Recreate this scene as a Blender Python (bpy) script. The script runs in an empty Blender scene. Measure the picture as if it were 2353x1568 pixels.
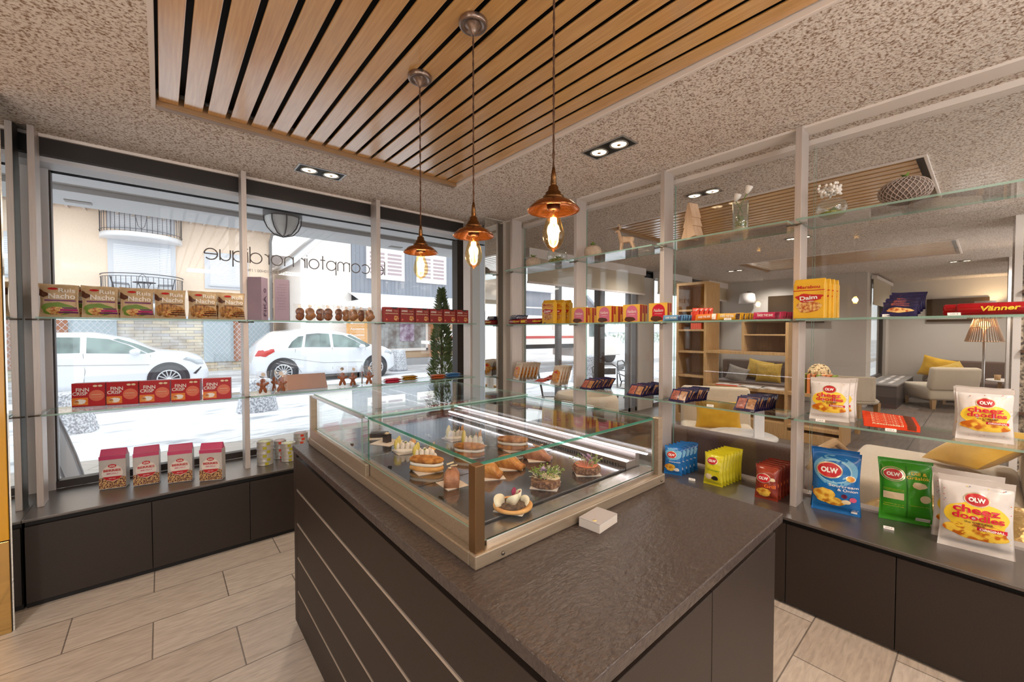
import bpy, bmesh, math, random
from mathutils import Vector, Matrix, noise
random.seed(7)
C = bpy.context.scene.collection
SC = bpy.context.scene
PI = math.pi

# ---------------------------------------------------------------- camera
FPX, EYE, YAW, PITCH = 939.0, 1.40, math.radians(49.35), math.atan(22.5 / 939.0)
cam = bpy.data.cameras.new('camera')
cam.sensor_fit = 'HORIZONTAL'; cam.sensor_width = 36.0
cam.lens = 36.0 * FPX / 2353.0
cam.clip_start = 0.02; cam.clip_end = 300
camo = bpy.data.objects.new('camera', cam); C.objects.link(camo)
camo.location = (0, 0, EYE)
camo.rotation_euler = (PI / 2 - PITCH, 0, YAW - PI / 2)
SC.camera = camo

# ---------------------------------------------------------------- sky, exposure
w = bpy.data.worlds.new('overcast_sky'); SC.world = w; w.use_nodes = True
bg = w.node_tree.nodes['Background']
bg.inputs[0].default_value = (0.93, 0.965, 1.0, 1); bg.inputs[1].default_value = 1.6
vs = SC.view_settings
vs.view_transform = 'Standard'; vs.look = 'None'; vs.gamma = 1; vs.use_curve_mapping = False
vs.exposure = 0.5
cy = SC.cycles
cy.max_bounces = 7; cy.diffuse_bounces = 4; cy.glossy_bounces = 4; cy.transmission_bounces = 4
cy.transparent_max_bounces = 24; cy.caustics_reflective = False; cy.caustics_refractive = False
cy.sample_clamp_indirect = 6; cy.use_denoising = True; cy.blur_glossy = 0.5
cy.use_adaptive_sampling = True; cy.adaptive_threshold = 0.02

def lamp(name, kind, loc, power, col=(1, .93, .82), size=.2, size_y=None, aim=None, spot=None, blend=.6):
    l = bpy.data.lights.new(name, kind); l.energy = power; l.color = col
    if kind == 'AREA':
        l.size = size
        if size_y: l.shape = 'RECTANGLE'; l.size_y = size_y
    else:
        l.shadow_soft_size = size
    if kind == 'SPOT': l.spot_size = spot; l.spot_blend = blend
    o = bpy.data.objects.new(name, l); C.objects.link(o); o.location = loc
    if aim is not None:
        d = Vector(aim) - Vector(loc); o.rotation_euler = d.to_track_quat('-Z', 'Y').to_euler()
    return o
WARM = (1, .86, .68); NEUT = (1, .95, .88)
# added upward fill behind the photographer and in the lounge, brightens the ceiling
for (x, y, p) in ((-1.7, .1, 34), (1.1, -1.7, 46), (-1.5, -2.6, 30), (4.6, -1.9, 48), (8.6, -2.2, 60), (11.4, -2.4, 40)):
    lamp('added_ceiling_fill', 'AREA', (x, y, 1.8), p, NEUT, .4, .4, (x, y, 3))
# added fill just under the ceiling, behind the photographer and in the lounge
for (x, y, p) in ((-1.6, -.8, 20), (.6, -1.6, 22), (1.9, -1.0, 20)):
    lamp('added_room_fill', 'AREA', (x, y, 2.44), p, NEUT, .5, .5, (x, y, 0))
lamp('added_spot_fill', 'SPOT', (-1.2, .9, 2.44), 60, NEUT, .06, aim=(-1.2, .9, 0), spot=2.7, blend=1.)  # added spot fill, no fixture hangs here
for (x, y, p) in ((5.4, 1.6, 60), (9.3, 2.9, 50), (9.0, 0.0, 70), (11.4, .4, 60), (5.4, -1.0, 70), (5.6, 3.3, 40), (3.6, 2.6, 30)):
    lamp('added_lounge_fill', 'SPOT', (x, y, 2.44), p, NEUT, .06, aim=(x, y, 0), spot=2.7, blend=1.)  # added to keep the lounge bright, separate from its twin spots

# ---------------------------------------------------------------- photograph measurements to points in the room
_f = Vector((math.cos(YAW), math.sin(YAW), 0)); _r = Vector((math.sin(YAW), -math.cos(YAW), 0))
_fw = _f * math.cos(PITCH) - Vector((0, 0, math.sin(PITCH))); _up = Vector((0, 0, math.cos(PITCH))) + _f * math.sin(PITCH)
def _ray(u, v): return _fw + _r * (u - 1176.5) / FPX - _up * (v - 784.0) / FPX
def ax(u, v, x): d = _ray(u, v); return Vector((0, 0, EYE)) + d * (x / d.x)
def ay(u, v, y): d = _ray(u, v); return Vector((0, 0, EYE)) + d * (y / d.y)
def az(u, v, z): d = _ray(u, v); return Vector((0, 0, EYE)) + d * ((z - EYE) / d.z)

# ---------------------------------------------------------------- materials
_mats = {}
def lin(c): return tuple(((x / 255.0) / 12.92 if x / 255.0 <= .04045 else ((x / 255.0 + .055) / 1.055) ** 2.4) for x in c)
def mat(name, rgb=(128, 128, 128), rough=.5, metal=0., rgb2=None, nscale=20., ndet=3., stretch=(1, 1, 1), contrast=(.35, .65),
        bump=0., bscale=None, coat=0., emit=None, estr=0., kind='noise', spec=.5, coords='Object', alpha=None, sheen=0., sub=0., trans=0., ior=1.45, bdist=.002, crough=.08, cior=1.5):
    if name in _mats: return _mats[name]
    m = bpy.data.materials.new(name); m.use_nodes = True; nt = m.node_tree; N = nt.nodes; L = nt.links
    p = N['Principled BSDF']
    p.inputs['Roughness'].default_value = rough; p.inputs['Metallic'].default_value = metal
    p.inputs['Specular IOR Level'].default_value = spec; p.inputs['Coat Weight'].default_value = coat
    p.inputs['Coat Roughness'].default_value = crough; p.inputs['Coat IOR'].default_value = cior; p.inputs['Sheen Weight'].default_value = sheen
    p.inputs['IOR'].default_value = ior; p.inputs['Transmission Weight'].default_value = trans
    p.inputs['Base Color'].default_value = (*lin(rgb), 1)
    if sub: p.inputs['Subsurface Weight'].default_value = sub; p.inputs['Subsurface Radius'].default_value = (.02, .01, .005)
    if alpha is not None: p.inputs['Alpha'].default_value = alpha
    if emit: p.inputs['Emission Color'].default_value = (*lin(emit), 1); p.inputs['Emission Strength'].default_value = estr
    tc = N.new('ShaderNodeTexCoord'); mp = N.new('ShaderNodeMapping'); mp.inputs['Scale'].default_value = stretch
    L.new(tc.outputs[coords], mp.inputs['Vector'])
    def tex(kind, sc):
        if kind == 'voronoi':
            t = N.new('ShaderNodeTexVoronoi'); t.inputs['Scale'].default_value = sc; L.new(mp.outputs[0], t.inputs['Vector']); return t.outputs['Distance']
        if kind == 'wave':
            t = N.new('ShaderNodeTexWave'); t.inputs['Scale'].default_value = sc; t.inputs['Distortion'].default_value = 1.5; L.new(mp.outputs[0], t.inputs['Vector']); return t.outputs['Fac']
        t = N.new('ShaderNodeTexNoise'); t.inputs['Scale'].default_value = sc; t.inputs['Detail'].default_value = ndet
        L.new(mp.outputs[0], t.inputs['Vector']); return t.outputs['Fac']
    if rgb2 is not None:
        f = tex(kind, nscale); r = N.new('ShaderNodeValToRGB'); L.new(f, r.inputs[0])
        r.color_ramp.elements[0].position = contrast[0]; r.color_ramp.elements[1].position = contrast[1]
        r.color_ramp.elements[0].color = (*lin(rgb), 1); r.color_ramp.elements[1].color = (*lin(rgb2), 1)
        L.new(r.outputs[0], p.inputs['Base Color'])
    if bump:
        f = tex('noise' if kind != 'voronoi' else kind, bscale or nscale); b = N.new('ShaderNodeBump')
        b.inputs['Strength'].default_value = bump; b.inputs['Distance'].default_value = bdist
        L.new(f, b.inputs['Height']); L.new(b.outputs[0], p.inputs['Normal'])
    _mats[name] = m; return m

def glass(name, tint=(1, 1, 1), f0=.04, rough=0., body=0., bodycol=(.8, .9, .85)):
    if name in _mats: return _mats[name]
    m = bpy.data.materials.new(name); m.use_nodes = True; nt = m.node_tree; N = nt.nodes; L = nt.links
    N.remove(N['Principled BSDF']); out = N['Material Output']
    tr = N.new('ShaderNodeBsdfTransparent'); tr.inputs[0].default_value = (*tint, 1)
    gl = N.new('ShaderNodeBsdfGlossy'); gl.inputs['Roughness'].default_value = rough
    lw = N.new('ShaderNodeLayerWeight'); lw.inputs[0].default_value = .5
    pw = N.new('ShaderNodeMath'); pw.operation = 'POWER'; pw.inputs[1].default_value = 5; L.new(lw.outputs['Facing'], pw.inputs[0])
    ma = N.new('ShaderNodeMath'); ma.operation = 'MULTIPLY_ADD'; ma.inputs[1].default_value = 1 - f0; ma.inputs[2].default_value = f0
    L.new(pw.outputs[0], ma.inputs[0])
    mx = N.new('ShaderNodeMixShader'); L.new(ma.outputs[0], mx.inputs[0]); L.new(gl.outputs[0], mx.inputs[2])
    if body:
        df = N.new('ShaderNodeBsdfDiffuse'); df.inputs[0].default_value = (*bodycol, 1)
        m2 = N.new('ShaderNodeMixShader'); m2.inputs[0].default_value = body
        L.new(tr.outputs[0], m2.inputs[1]); L.new(df.outputs[0], m2.inputs[2]); L.new(m2.outputs[0], mx.inputs[1])
    else:
        L.new(tr.outputs[0], mx.inputs[1])
    L.new(mx.outputs[0], out.inputs[0])
    _mats[name] = m; return m

def brick(name, c1, c2, mortar, bw, rh, msize, loc, rot=0., rough=.5, grain=None, offset=.5, bumpy=.0, vari=.5, stretchy=(1, 10, 1), gscale=3, coords='Object'):
    if name in _mats: return _mats[name]
    m = bpy.data.materials.new(name); m.use_nodes = True; nt = m.node_tree; N = nt.nodes; L = nt.links
    p = N['Principled BSDF']; p.inputs['Roughness'].default_value = rough
    tc = N.new('ShaderNodeTexCoord'); mp = N.new('ShaderNodeMapping'); mp.inputs['Location'].default_value = loc; mp.inputs['Rotation'].default_value = rot if isinstance(rot, tuple) else (0, 0, rot)
    L.new(tc.outputs[coords], mp.inputs[0])
    b = N.new('ShaderNodeTexBrick'); b.inputs['Scale'].default_value = 1; b.inputs['Brick Width'].default_value = bw; b.inputs['Row Height'].default_value = rh
    b.inputs['Mortar Size'].default_value = msize; b.inputs['Mortar Smooth'].default_value = .1; b.offset = offset
    b.inputs['Color1'].default_value = (*lin(c1), 1); b.inputs['Color2'].default_value = (*lin(c2), 1); b.inputs['Mortar'].default_value = (*lin(mortar), 1)
    L.new(mp.outputs[0], b.inputs[0]); col = b.outputs['Color']
    if grain:
        g = N.new('ShaderNodeMapping'); g.inputs['Scale'].default_value = stretchy; L.new(mp.outputs[0], g.inputs[0])
        n = N.new('ShaderNodeTexNoise'); n.inputs['Scale'].default_value = gscale; n.inputs['Detail'].default_value = 6; n.inputs['Distortion'].default_value = .6; L.new(g.outputs[0], n.inputs[0])
        r = N.new('ShaderNodeValToRGB'); r.color_ramp.elements[0].position = .32; r.color_ramp.elements[1].position = .62
        r.color_ramp.elements[0].color = (*lin(grain), 1); r.color_ramp.elements[1].color = (1, 1, 1, 1); L.new(n.outputs['Fac'], r.inputs[0])
        mx = N.new('ShaderNodeMixRGB'); mx.blend_type = 'MULTIPLY'; mx.inputs[0].default_value = vari
        L.new(col, mx.inputs[1]); L.new(r.outputs[0], mx.inputs[2]); col = mx.outputs[0]
    L.new(col, p.inputs['Base Color'])
    if bumpy:
        bu = N.new('ShaderNodeBump'); bu.inputs['Strength'].default_value = bumpy; bu.inputs['Distance'].default_value = .003; bu.invert = True
        L.new(b.outputs['Fac'], bu.inputs['Height']); L.new(bu.outputs[0], p.inputs['Normal'])
    _mats[name] = m; return m

# ---------------------------------------------------------------- mesh building
class MB:
    def __init__(s): s.v = []; s.f = []; s.m = []; s.sm = []; s.ml = []
    def mi(s, m):
        if m not in s.ml: s.ml.append(m)
        return s.ml.index(m)
    def add(s, vs, fs, m, smooth=False, M=None):
        o = len(s.v); k = s.mi(m)
        s.v += [tuple(M @ Vector(v)) if M is not None else tuple(v) for v in vs]
        for f in fs: s.f.append([i + o for i in f]); s.m.append(k); s.sm.append(smooth)
        return s
    def box(s, a, b, m, M=None, side=None):
        x0, y0, z0 = a; x1, y1, z1 = b
        vs = [(x, y, z) for z in (z0, z1) for y in (y0, y1) for x in (x0, x1)]
        fc = [(0, 2, 3, 1), (4, 5, 7, 6), (0, 1, 5, 4), (3, 2, 6, 7), (1, 3, 7, 5), (2, 0, 4, 6)]; axs = (2, 2, 1, 1, 0, 0)
        d = (x1 - x0, y1 - y0, z1 - z0); thin = d.index(min(d))
        big = [f for f, k in zip(fc, axs) if k == thin or side is None]; rim = [f for f, k in zip(fc, axs) if k != thin and side is not None]
        s.add(vs, big, m, False, M)
        if rim:
            o = len(s.v) - 8; k = s.mi(side)
            for f in rim: s.f.append([i + o for i in f]); s.m.append(k); s.sm.append(False)
        return s
    def cbox(s, c, d, m, M=None, side=None):
        return s.box([c[i] - d[i] / 2 for i in range(3)], [c[i] + d[i] / 2 for i in range(3)], m, M, side)
    def lathe(s, prof, m, seg=24, M=None, smooth=True):
        n = len(prof); vs = []; fs = []
        for j in range(seg):
            a = 2 * PI * j / seg
            for r, z in prof: vs.append((r * math.cos(a), r * math.sin(a), z))
        for j in range(seg):
            k = (j + 1) % seg
            for i in range(n - 1): fs.append((j * n + i, k * n + i, k * n + i + 1, j * n + i + 1))
        return s.add(vs, fs, m, smooth, M)
    def cyl(s, p0, p1, r0, m, r1=None, seg=16, smooth=True):
        r1 = r0 if r1 is None else r1; p0 = Vector(p0); p1 = Vector(p1); d = (p1 - p0); L = d.length
        q = d.to_track_quat('Z', 'Y').to_matrix().to_4x4(); M = Matrix.Translation(p0) @ q
        vs = []; fs = []
        for j in range(seg):
            a = 2 * PI * j / seg; vs += [(r0 * math.cos(a), r0 * math.sin(a), 0), (r1 * math.cos(a), r1 * math.sin(a), L)]
        for j in range(seg):
            k = (j + 1) % seg; fs.append((2 * j, 2 * k, 2 * k + 1, 2 * j + 1))
        s.add(vs, fs, m, smooth, M)
        o = len(s.v) - 2 * seg; k = s.mi(m)
        s.f.append([o + 2 * j for j in reversed(range(seg))]); s.m.append(k); s.sm.append(False)
        s.f.append([o + 2 * j + 1 for j in range(seg)]); s.m.append(k); s.sm.append(False)
        return s
    def tube(s, pts, r, m, seg=8, closed=False):
        pts = [Vector(p) for p in pts]; n = len(pts); vs = []; fs = []
        rr = r if isinstance(r, (list, tuple)) else [r] * n
        up = Vector((0, 0, 1))
        for i, p in enumerate(pts):
            a = pts[i - 1] if (i > 0 or closed) else p; b = pts[(i + 1) % n] if (i < n - 1 or closed) else p
            t = (b - a); t = t.normalized() if t.length > 1e-9 else Vector((0, 0, 1))
            sd = t.cross(up)
            if sd.length < .1: sd = t.cross(Vector((0, 1, 0)))
            sd.normalize(); u2 = sd.cross(t)
            for j in range(seg):
                q = 2 * PI * j / seg; vs.append(p + (sd * math.cos(q) + u2 * math.sin(q)) * rr[i])
        for i in range(n if closed else n - 1):
            k = (i + 1) % n
            for j in range(seg):
                l = (j + 1) % seg; fs.append((i * seg + j, i * seg + l, k * seg + l, k * seg + j))
        if not closed: fs.append(tuple(reversed(range(seg)))); fs.append(tuple(range((n - 1) * seg, n * seg)))
        return s.add(vs, fs, m, True)
    def ball(s, c, r, m, seg=16, rings=10, M=None, fn=None):
        if not isinstance(r, (tuple, list)): r = (r, r, r)
        vs = []; fs = []
        for i in range(rings + 1):
            t = PI * i / rings
            for j in range(seg):
                a = 2 * PI * j / seg; d = Vector((math.sin(t) * math.cos(a), math.sin(t) * math.sin(a), math.cos(t)))
                k = fn(d) if fn else 1.
                vs.append((c[0] + d.x * r[0] * k, c[1] + d.y * r[1] * k, c[2] + d.z * r[2] * k))
        for i in range(rings):
            for j in range(seg):
                k = (j + 1) % seg; fs.append((i * seg + j, (i + 1) * seg + j, (i + 1) * seg + k, i * seg + k))
        return s.add(vs, fs, m, True, M)
    def prism(s, out, z0, z1, m, M=None, side=None, smooth=False):
        n = len(out); vs = [(x, y, z0) for x, y in out] + [(x, y, z1) for x, y in out]
        s.add(vs, [tuple(reversed(range(n))), tuple(range(n, 2 * n))], m, False, M)
        o = len(s.v) - 2 * n; k = s.mi(side or m)
        for i in range(n):
            j = (i + 1) % n; s.f.append([o + i, o + j, o + n + j, o + n + i]); s.m.append(k); s.sm.append(smooth)
        return s
    def patch(s, out, m, surf, off=.0008, rings=3, c=None):
        # a printed shape given as an outline in x, z, laid on the surface y = surf(x, z) that faces -Y
        n = len(out); c = c or (sum(p[0] for p in out) / n, sum(p[1] for p in out) / n)
        vs = [(c[0], surf(*c) - off, c[1])]; fs = []
        for k in range(1, rings + 1):
            t = k / rings
            for x, z in out:
                X = c[0] + (x - c[0]) * t; Z = c[1] + (z - c[1]) * t; vs.append((X, surf(X, Z) - off, Z))
        for i in range(n):
            j = (i + 1) % n; fs.append((0, 1 + i, 1 + j))
            for k in range(rings - 1):
                a = 1 + k * n; b = a + n; fs.append((a + i, b + i, b + j, a + j))
        return s.add(vs, fs, m, True)
    def text(s, body, cx, cz, width, m, surf=None, off=.0012, height=None, bold=0., shear=0., rot=0., flip=False):
        vs, fs = glyphs(body, bold, shear)
        x0 = min(v[0] for v in vs); x1 = max(v[0] for v in vs); z0 = min(v[1] for v in vs); z1 = max(v[1] for v in vs)
        k = width / (x1 - x0); kz = k if height is None else height / (z1 - z0)
        o = []
        for v in vs:
            x = (v[0] - (x0 + x1) / 2) * k * (-1 if flip else 1); z = (v[1] - (z0 + z1) / 2) * kz
            X = cx + x * math.cos(rot) - z * math.sin(rot); Z = cz + x * math.sin(rot) + z * math.cos(rot)
            o.append((X, (surf(X, Z) if surf else 0) - off, Z))
        return s.add(o, fs, m, False)
    def build(s, name, parent=None, loc=None, rotz=None, bev=0., M=None, seg=2, recalc=False):
        me = bpy.data.meshes.new(name)
        vs = [tuple(M @ Vector(v)) for v in s.v] if M is not None else s.v
        me.from_pydata(vs, [], s.f)
        for i, p in enumerate(me.polygons): p.material_index = s.m[i]; p.use_smooth = s.sm[i]
        for m in s.ml: me.materials.append(m)
        if bev or recalc:
            b = bmesh.new(); b.from_mesh(me)
            if recalc: bmesh.ops.recalc_face_normals(b, faces=b.faces)
            if bev:
                ed = [e for e in b.edges if len(e.link_faces) == 2 and e.calc_face_angle(0) > .6]
                bmesh.ops.bevel(b, geom=ed, offset=bev, segments=seg, affect='EDGES', profile=.5, clamp_overlap=True)
            b.to_mesh(me); b.free()
        me.update()
        o = bpy.data.objects.new(name, me); C.objects.link(o)
        if parent is not None: o.parent = parent
        if loc is not None: o.location = loc
        if rotz is not None: o.rotation_euler.z = rotz
        return o

_gl = {}
def glyphs(body, bold=0., shear=0.):
    k = (body, bold, shear)
    if k not in _gl:
        cu = bpy.data.curves.new('lettering', 'FONT'); cu.body = body; cu.size = 1; cu.offset = bold; cu.shear = shear; cu.resolution_u = 3
        o = bpy.data.objects.new('lettering', cu); C.objects.link(o); bpy.context.view_layer.update()
        dg = bpy.context.evaluated_depsgraph_get(); e = o.evaluated_get(dg); me = e.to_mesh()
        _gl[k] = ([(v.co.x, v.co.y) for v in me.vertices], [tuple(p.vertices) for p in me.polygons])
        e.to_mesh_clear(); bpy.data.objects.remove(o); bpy.data.curves.remove(cu)
    return _gl[k]

def tag(o, label, cat, group=None, kind=None):
    o['label'] = label; o['category'] = cat
    if group: o['group'] = group
    if kind: o['kind'] = kind
    return o
def thing(name, label, cat, loc=(0, 0, 0), rotz=0., group=None):
    o = bpy.data.objects.new(name, None); C.objects.link(o); o.location = loc; o.rotation_euler.z = rotz; o.empty_display_size = .05
    return tag(o, label, cat, group)
def struct(o, label=None):
    o['kind'] = 'structure'
    if label: o['label'] = label
    return o
def dup(root, loc, rot=None, label=None, group=None, scale=None):
    def cp(o, par):
        c = o.copy(); C.objects.link(c); c.parent = par
        for ch in list(o.children): cp(ch, c)
        return c
    r = cp(root, None); r.location = loc
    if rot is not None: r.rotation_euler = rot if isinstance(rot, tuple) else (0, 0, rot)
    if scale is not None: r.scale = scale if isinstance(scale, tuple) else (scale,) * 3
    if label: r['label'] = label
    if group: r['group'] = group
    return r
def ell(cx, cz, rx, rz, n=28, a0=0.): return [(cx + rx * math.cos(a0 + 2 * PI * i / n), cz + rz * math.sin(a0 + 2 * PI * i / n)) for i in range(n)]
def rct(x0, z0, x1, z1, n=4):
    o = []
    for (a, b) in (((x0, z0), (x1, z0)), ((x1, z0), (x1, z1)), ((x1, z1), (x0, z1)), ((x0, z1), (x0, z0))):
        for i in range(n): o.append((a[0] + (b[0] - a[0]) * i / n, a[1] + (b[1] - a[1]) * i / n))
    return o
def blob(cx, cz, rx, rz, n=30, amp=.12, seed=0):
    rs = random.Random(seed); ph = [rs.uniform(0, 6) for _ in range(4)]
    return [(cx + rx * math.cos(t) * k, cz + rz * math.sin(t) * k) for t in [2 * PI * i / n for i in range(n)]
            for k in [1 + amp * (math.sin(3 * t + ph[0]) * .5 + math.sin(5 * t + ph[1]) * .35 + math.sin(8 * t + ph[2]) * .25)]]
ORD = ['first', 'second', 'third', 'fourth', 'fifth', 'sixth', 'seventh', 'eighth', 'ninth', 'tenth', 'eleventh', 'twelfth']
# ================================================================ the room
CEIL = 2.48
m_ceil = mat('rough_plaster', (138, 108, 84), .95, rgb2=(234, 226, 218), nscale=105, ndet=3, contrast=(.33, .54), bump=.55, bscale=85, bdist=.006)
m_floor = brick('wood_look_tiles', (202, 190, 178), (184, 170, 156), (120, 110, 102), .6, .295, .0028, (.05, -2.59, 0), rough=.42, grain=(140, 120, 102), bumpy=.3, vari=.32, stretchy=(1.5, 9, 1), gscale=7)
m_lfloor = brick('lounge_tiles', (128, 116, 106), (112, 102, 94), (70, 64, 58), .9, .6, .006, (0, 0, 0), rough=.45, grain=(150, 130, 115), vari=.4)
m_white = mat('white_paint', (230, 222, 216), .55)
m_wall = mat('wall_paint', (196, 188, 178), .8, bump=.05, bscale=200)
m_alu = mat('brushed_aluminium', (206, 196, 190), .4, .4, rgb2=(196, 186, 180), nscale=8, stretch=(40, 40, 1))
m_dark = mat('dark_laminate', (36, 27, 22), .5, rgb2=(46, 35, 29), nscale=260, bump=.15, bscale=400)
m_black = mat('black_recess', (18, 15, 13), .6)
m_top = mat('slate_worktop', (62, 53, 50), .33, rgb2=(74, 64, 60), nscale=90, stretch=(1, 1.7, 1), bump=1., bscale=62, ndet=3, bdist=.0035)
m_sill = mat('grey_sill_worktop', (66, 58, 53), .34, rgb2=(76, 67, 61), nscale=160, bump=.12, bscale=300, coat=.7, crough=.28, cior=1.8)
m_wood = mat('oak_slats', (204, 152, 86), .32, rgb2=(220, 170, 104), nscale=9, ndet=6, stretch=(14, .6, 1), coat=1., spec=.6, crough=.16, cior=1.9)
m_gold_trim = mat('oak_trim', (150, 118, 84), .4)
m_glass = glass('clear_glass'); m_gedge = glass('glass_edge', (.62, .85, .76), .07, .05, .55, (.36, .56, .48))
m_win = glass('window_glass', (.985, 1, .995), .035)
m_mirror = mat('mirror', (228, 232, 230), .02, 1.)
m_brown_frame = mat('dark_window_frame', (52, 42, 36), .4)

struct(MB().box((-5, -5.0, -.12), (2.84, 3.6, 0), m_floor).build('floor'))
struct(MB().box((2.84, -5.0, -.12), (13, 4.15, 0), m_lfloor).build('floor_lounge'))
# ceiling with openings for the slatted panels
def ceiling_with_holes(name, x0, y0, x1, y1, holes, m, z=CEIL, t=.16):
    mb = MB(); xs = sorted({x0, x1} | {h[0] for h in holes} | {h[2] for h in holes}); ys = sorted({y0, y1} | {h[1] for h in holes} | {h[3] for h in holes})
    for i in range(len(xs) - 1):
        for j in range(len(ys) - 1):
            cx = (xs[i] + xs[i + 1]) / 2; cyy = (ys[j] + ys[j + 1]) / 2
            if any(h[0] < cx < h[2] and h[1] < cyy < h[3] for h in holes): continue
            mb.box((xs[i], ys[j], z), (xs[i + 1], ys[j + 1], z + t), m)
    return struct(mb.build(name))
HOLES = [(-.02, -3.2, 1.69, 2.62), (3.55, .26, 4.76, 2.63), (7.06, .25, 8.4, 2.65),
         (.68, 2.92, .985, 3.05), (1.95, 1.36, 2.08, 1.58)]
ceiling_with_holes('ceiling', -5, -5.0, 13, 4.15, HOLES[:3], m_ceil)
struct(MB().box((-5, -5, 2.72), (13, 4.15, 2.74), m_black).build('ceiling_slab'))

def slat_panel(name, x0, y0, x1, y1, pitch, gap, label, along_y=True):
    t = thing(name, label, 'ceiling panel', (x0, y0, CEIL)); L = y1 - y0; W = x1 - x0
    fr = MB(); f = .018
    for a, b in (((0, 0, -.012), (f, L, .06)), ((W - f, 0, -.012), (W, L, .06)), ((f, 0, -.012), (W - f, f, .06))): fr.box(a, b, m_white)
    fr.build('frame', t, bev=.003)
    MB().box((f, L - .045, -.014), (W - f, L, .05), m_gold_trim).build('end_rail', t, bev=.004)
    MB().box((f, f, .07), (W - f, L - .04, .075), m_black).build('backing', t)
    n = int(round((W - 2 * f) / pitch)); p = (W - 2 * f) / n
    for i in range(n):
        MB().box((f + i * p + gap / 2, .06, .010), (f + (i + 1) * p - gap / 2, L - .048, .018), m_wood).build('slat', t, bev=.002)
    return t
slat_panel('slatted_ceiling_panel', -.02, -3.2, 1.69, 2.62, .0945, .02, 'large honey oak slatted panel set in the plaster ceiling above the counter')
slat_panel('slatted_ceiling_panel', 3.55, .26, 4.76, 2.63, .0945, .028, 'oak slatted ceiling panel seen through the glass, nearer of the two in the lounge')
slat_panel('slatted_ceiling_panel', 7.06, .25, 8.4, 2.65, .0945, .03, 'oak slatted ceiling panel farther back in the lounge, over the sofas')

# walls behind the photographer, openings added to let sky light brighten the ceiling
for i, (a, b) in enumerate(((-5, -4.4), (-1.7, -1.4), (1.7, 2.9), (6.0, 6.5), (10, 13))):
    struct(MB().box((a, -5.2, 0), (b, -5.0, CEIL), m_wall).build('wall_back_%d' % (i + 1)))
struct(MB().box((-5, -5.2, 2.35), (13, -5.0, CEIL), m_wall).build('wall_back_lintel'))
struct(MB().box((-5.2, -5.2, 0), (-5.0, 3.6, CEIL), m_wall).build('wall_left'))
struct(MB().box((-5, 2.955, 0), (-.545, 3.6, CEIL), m_wall).build('wall_corner'))
# panel left of the mirror, a yellow reflection painted in as its colour
yl = thing('yellow_reflection_panel', 'tall glossy panel painted with a yellow reflection at the far left edge beside the mirror', 'panel', (-.548, 2.95, 0))
MB().box((-1.3, -.02, .435), (0, 0, 2.26), mat('painted_yellow_reflection', (206, 150, 14), .12, coat=.6)).build('upper_panel', yl, bev=.002)
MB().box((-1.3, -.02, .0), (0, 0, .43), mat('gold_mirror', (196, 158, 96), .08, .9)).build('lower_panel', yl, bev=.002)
mr = MB().box((-.545, 2.94, 0.0), (-.54, 3.6, CEIL), m_mirror).build('wall_mirror')
tag(mr, 'narrow floor to ceiling mirror on the left side wall next to the window', 'mirror')
mr = MB().box((2.335, 3.11, 0.46), (2.555, 3.115, CEIL - .01), m_mirror)
mr = mr.build('corner_mirror'); tag(mr, 'narrow tall mirror panel in the far corner behind the glass shelves', 'mirror')
struct(MB().prism([(2.345, 3.117), (2.84, 3.117), (2.84, 4.0), (2.80, 4.0), (2.74, 3.6)], 0, CEIL, m_wall).build('wall_corner_right'))

# ---- window wall
WY = 3.6
m_reveal = mat('white_reveal', (214, 216, 222), .45)
m_headband = mat('dark_head_band', (40, 34, 31), .5)
struct(MB().box((-.54, 3.40, 2.372), (2.72, 3.44, 2.466), m_headband).build('trim_1'))           # dark band above the window
hb = MB().box((-.54, 3.385, CEIL - .016), (2.31, 3.60, CEIL), m_white); struct(hb.build('trim_2'))
struct(MB().box((-.54, 3.44, 2.345), (2.72, 3.66, 2.40), m_reveal).build('trim_3'))
for i, (a, b) in enumerate(((-.54, -.487), (2.72, 2.76))):
    struct(MB().box((a, 3.58, .40), (b, 3.72, 2.5), m_reveal).build('wall_pier_%d' % (i + 1)))
w1 = bpy.data.objects.new('window_1', None); C.objects.link(w1); w1['kind'] = 'structure'
fr = MB()
fr.box((-.487, 3.60, .46), (2.72, 3.66, .505), m_brown_frame)
fr.box((-.487, 3.605, .505), (-.479, 3.66, 2.345), m_brown_frame)
fr.box((2.33, 3.58, .505), (2.42, 3.68, 2.345), m_brown_frame)
fr.box((-.487, 3.60, 2.345), (2.72, 3.66, 2.37), m_brown_frame)
fr.build('window_frame', w1, bev=.002)
MB().box((-.475, 3.625, .505), (2.72, 3.633, 2.345), m_win).build('window_pane', w1)
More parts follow.
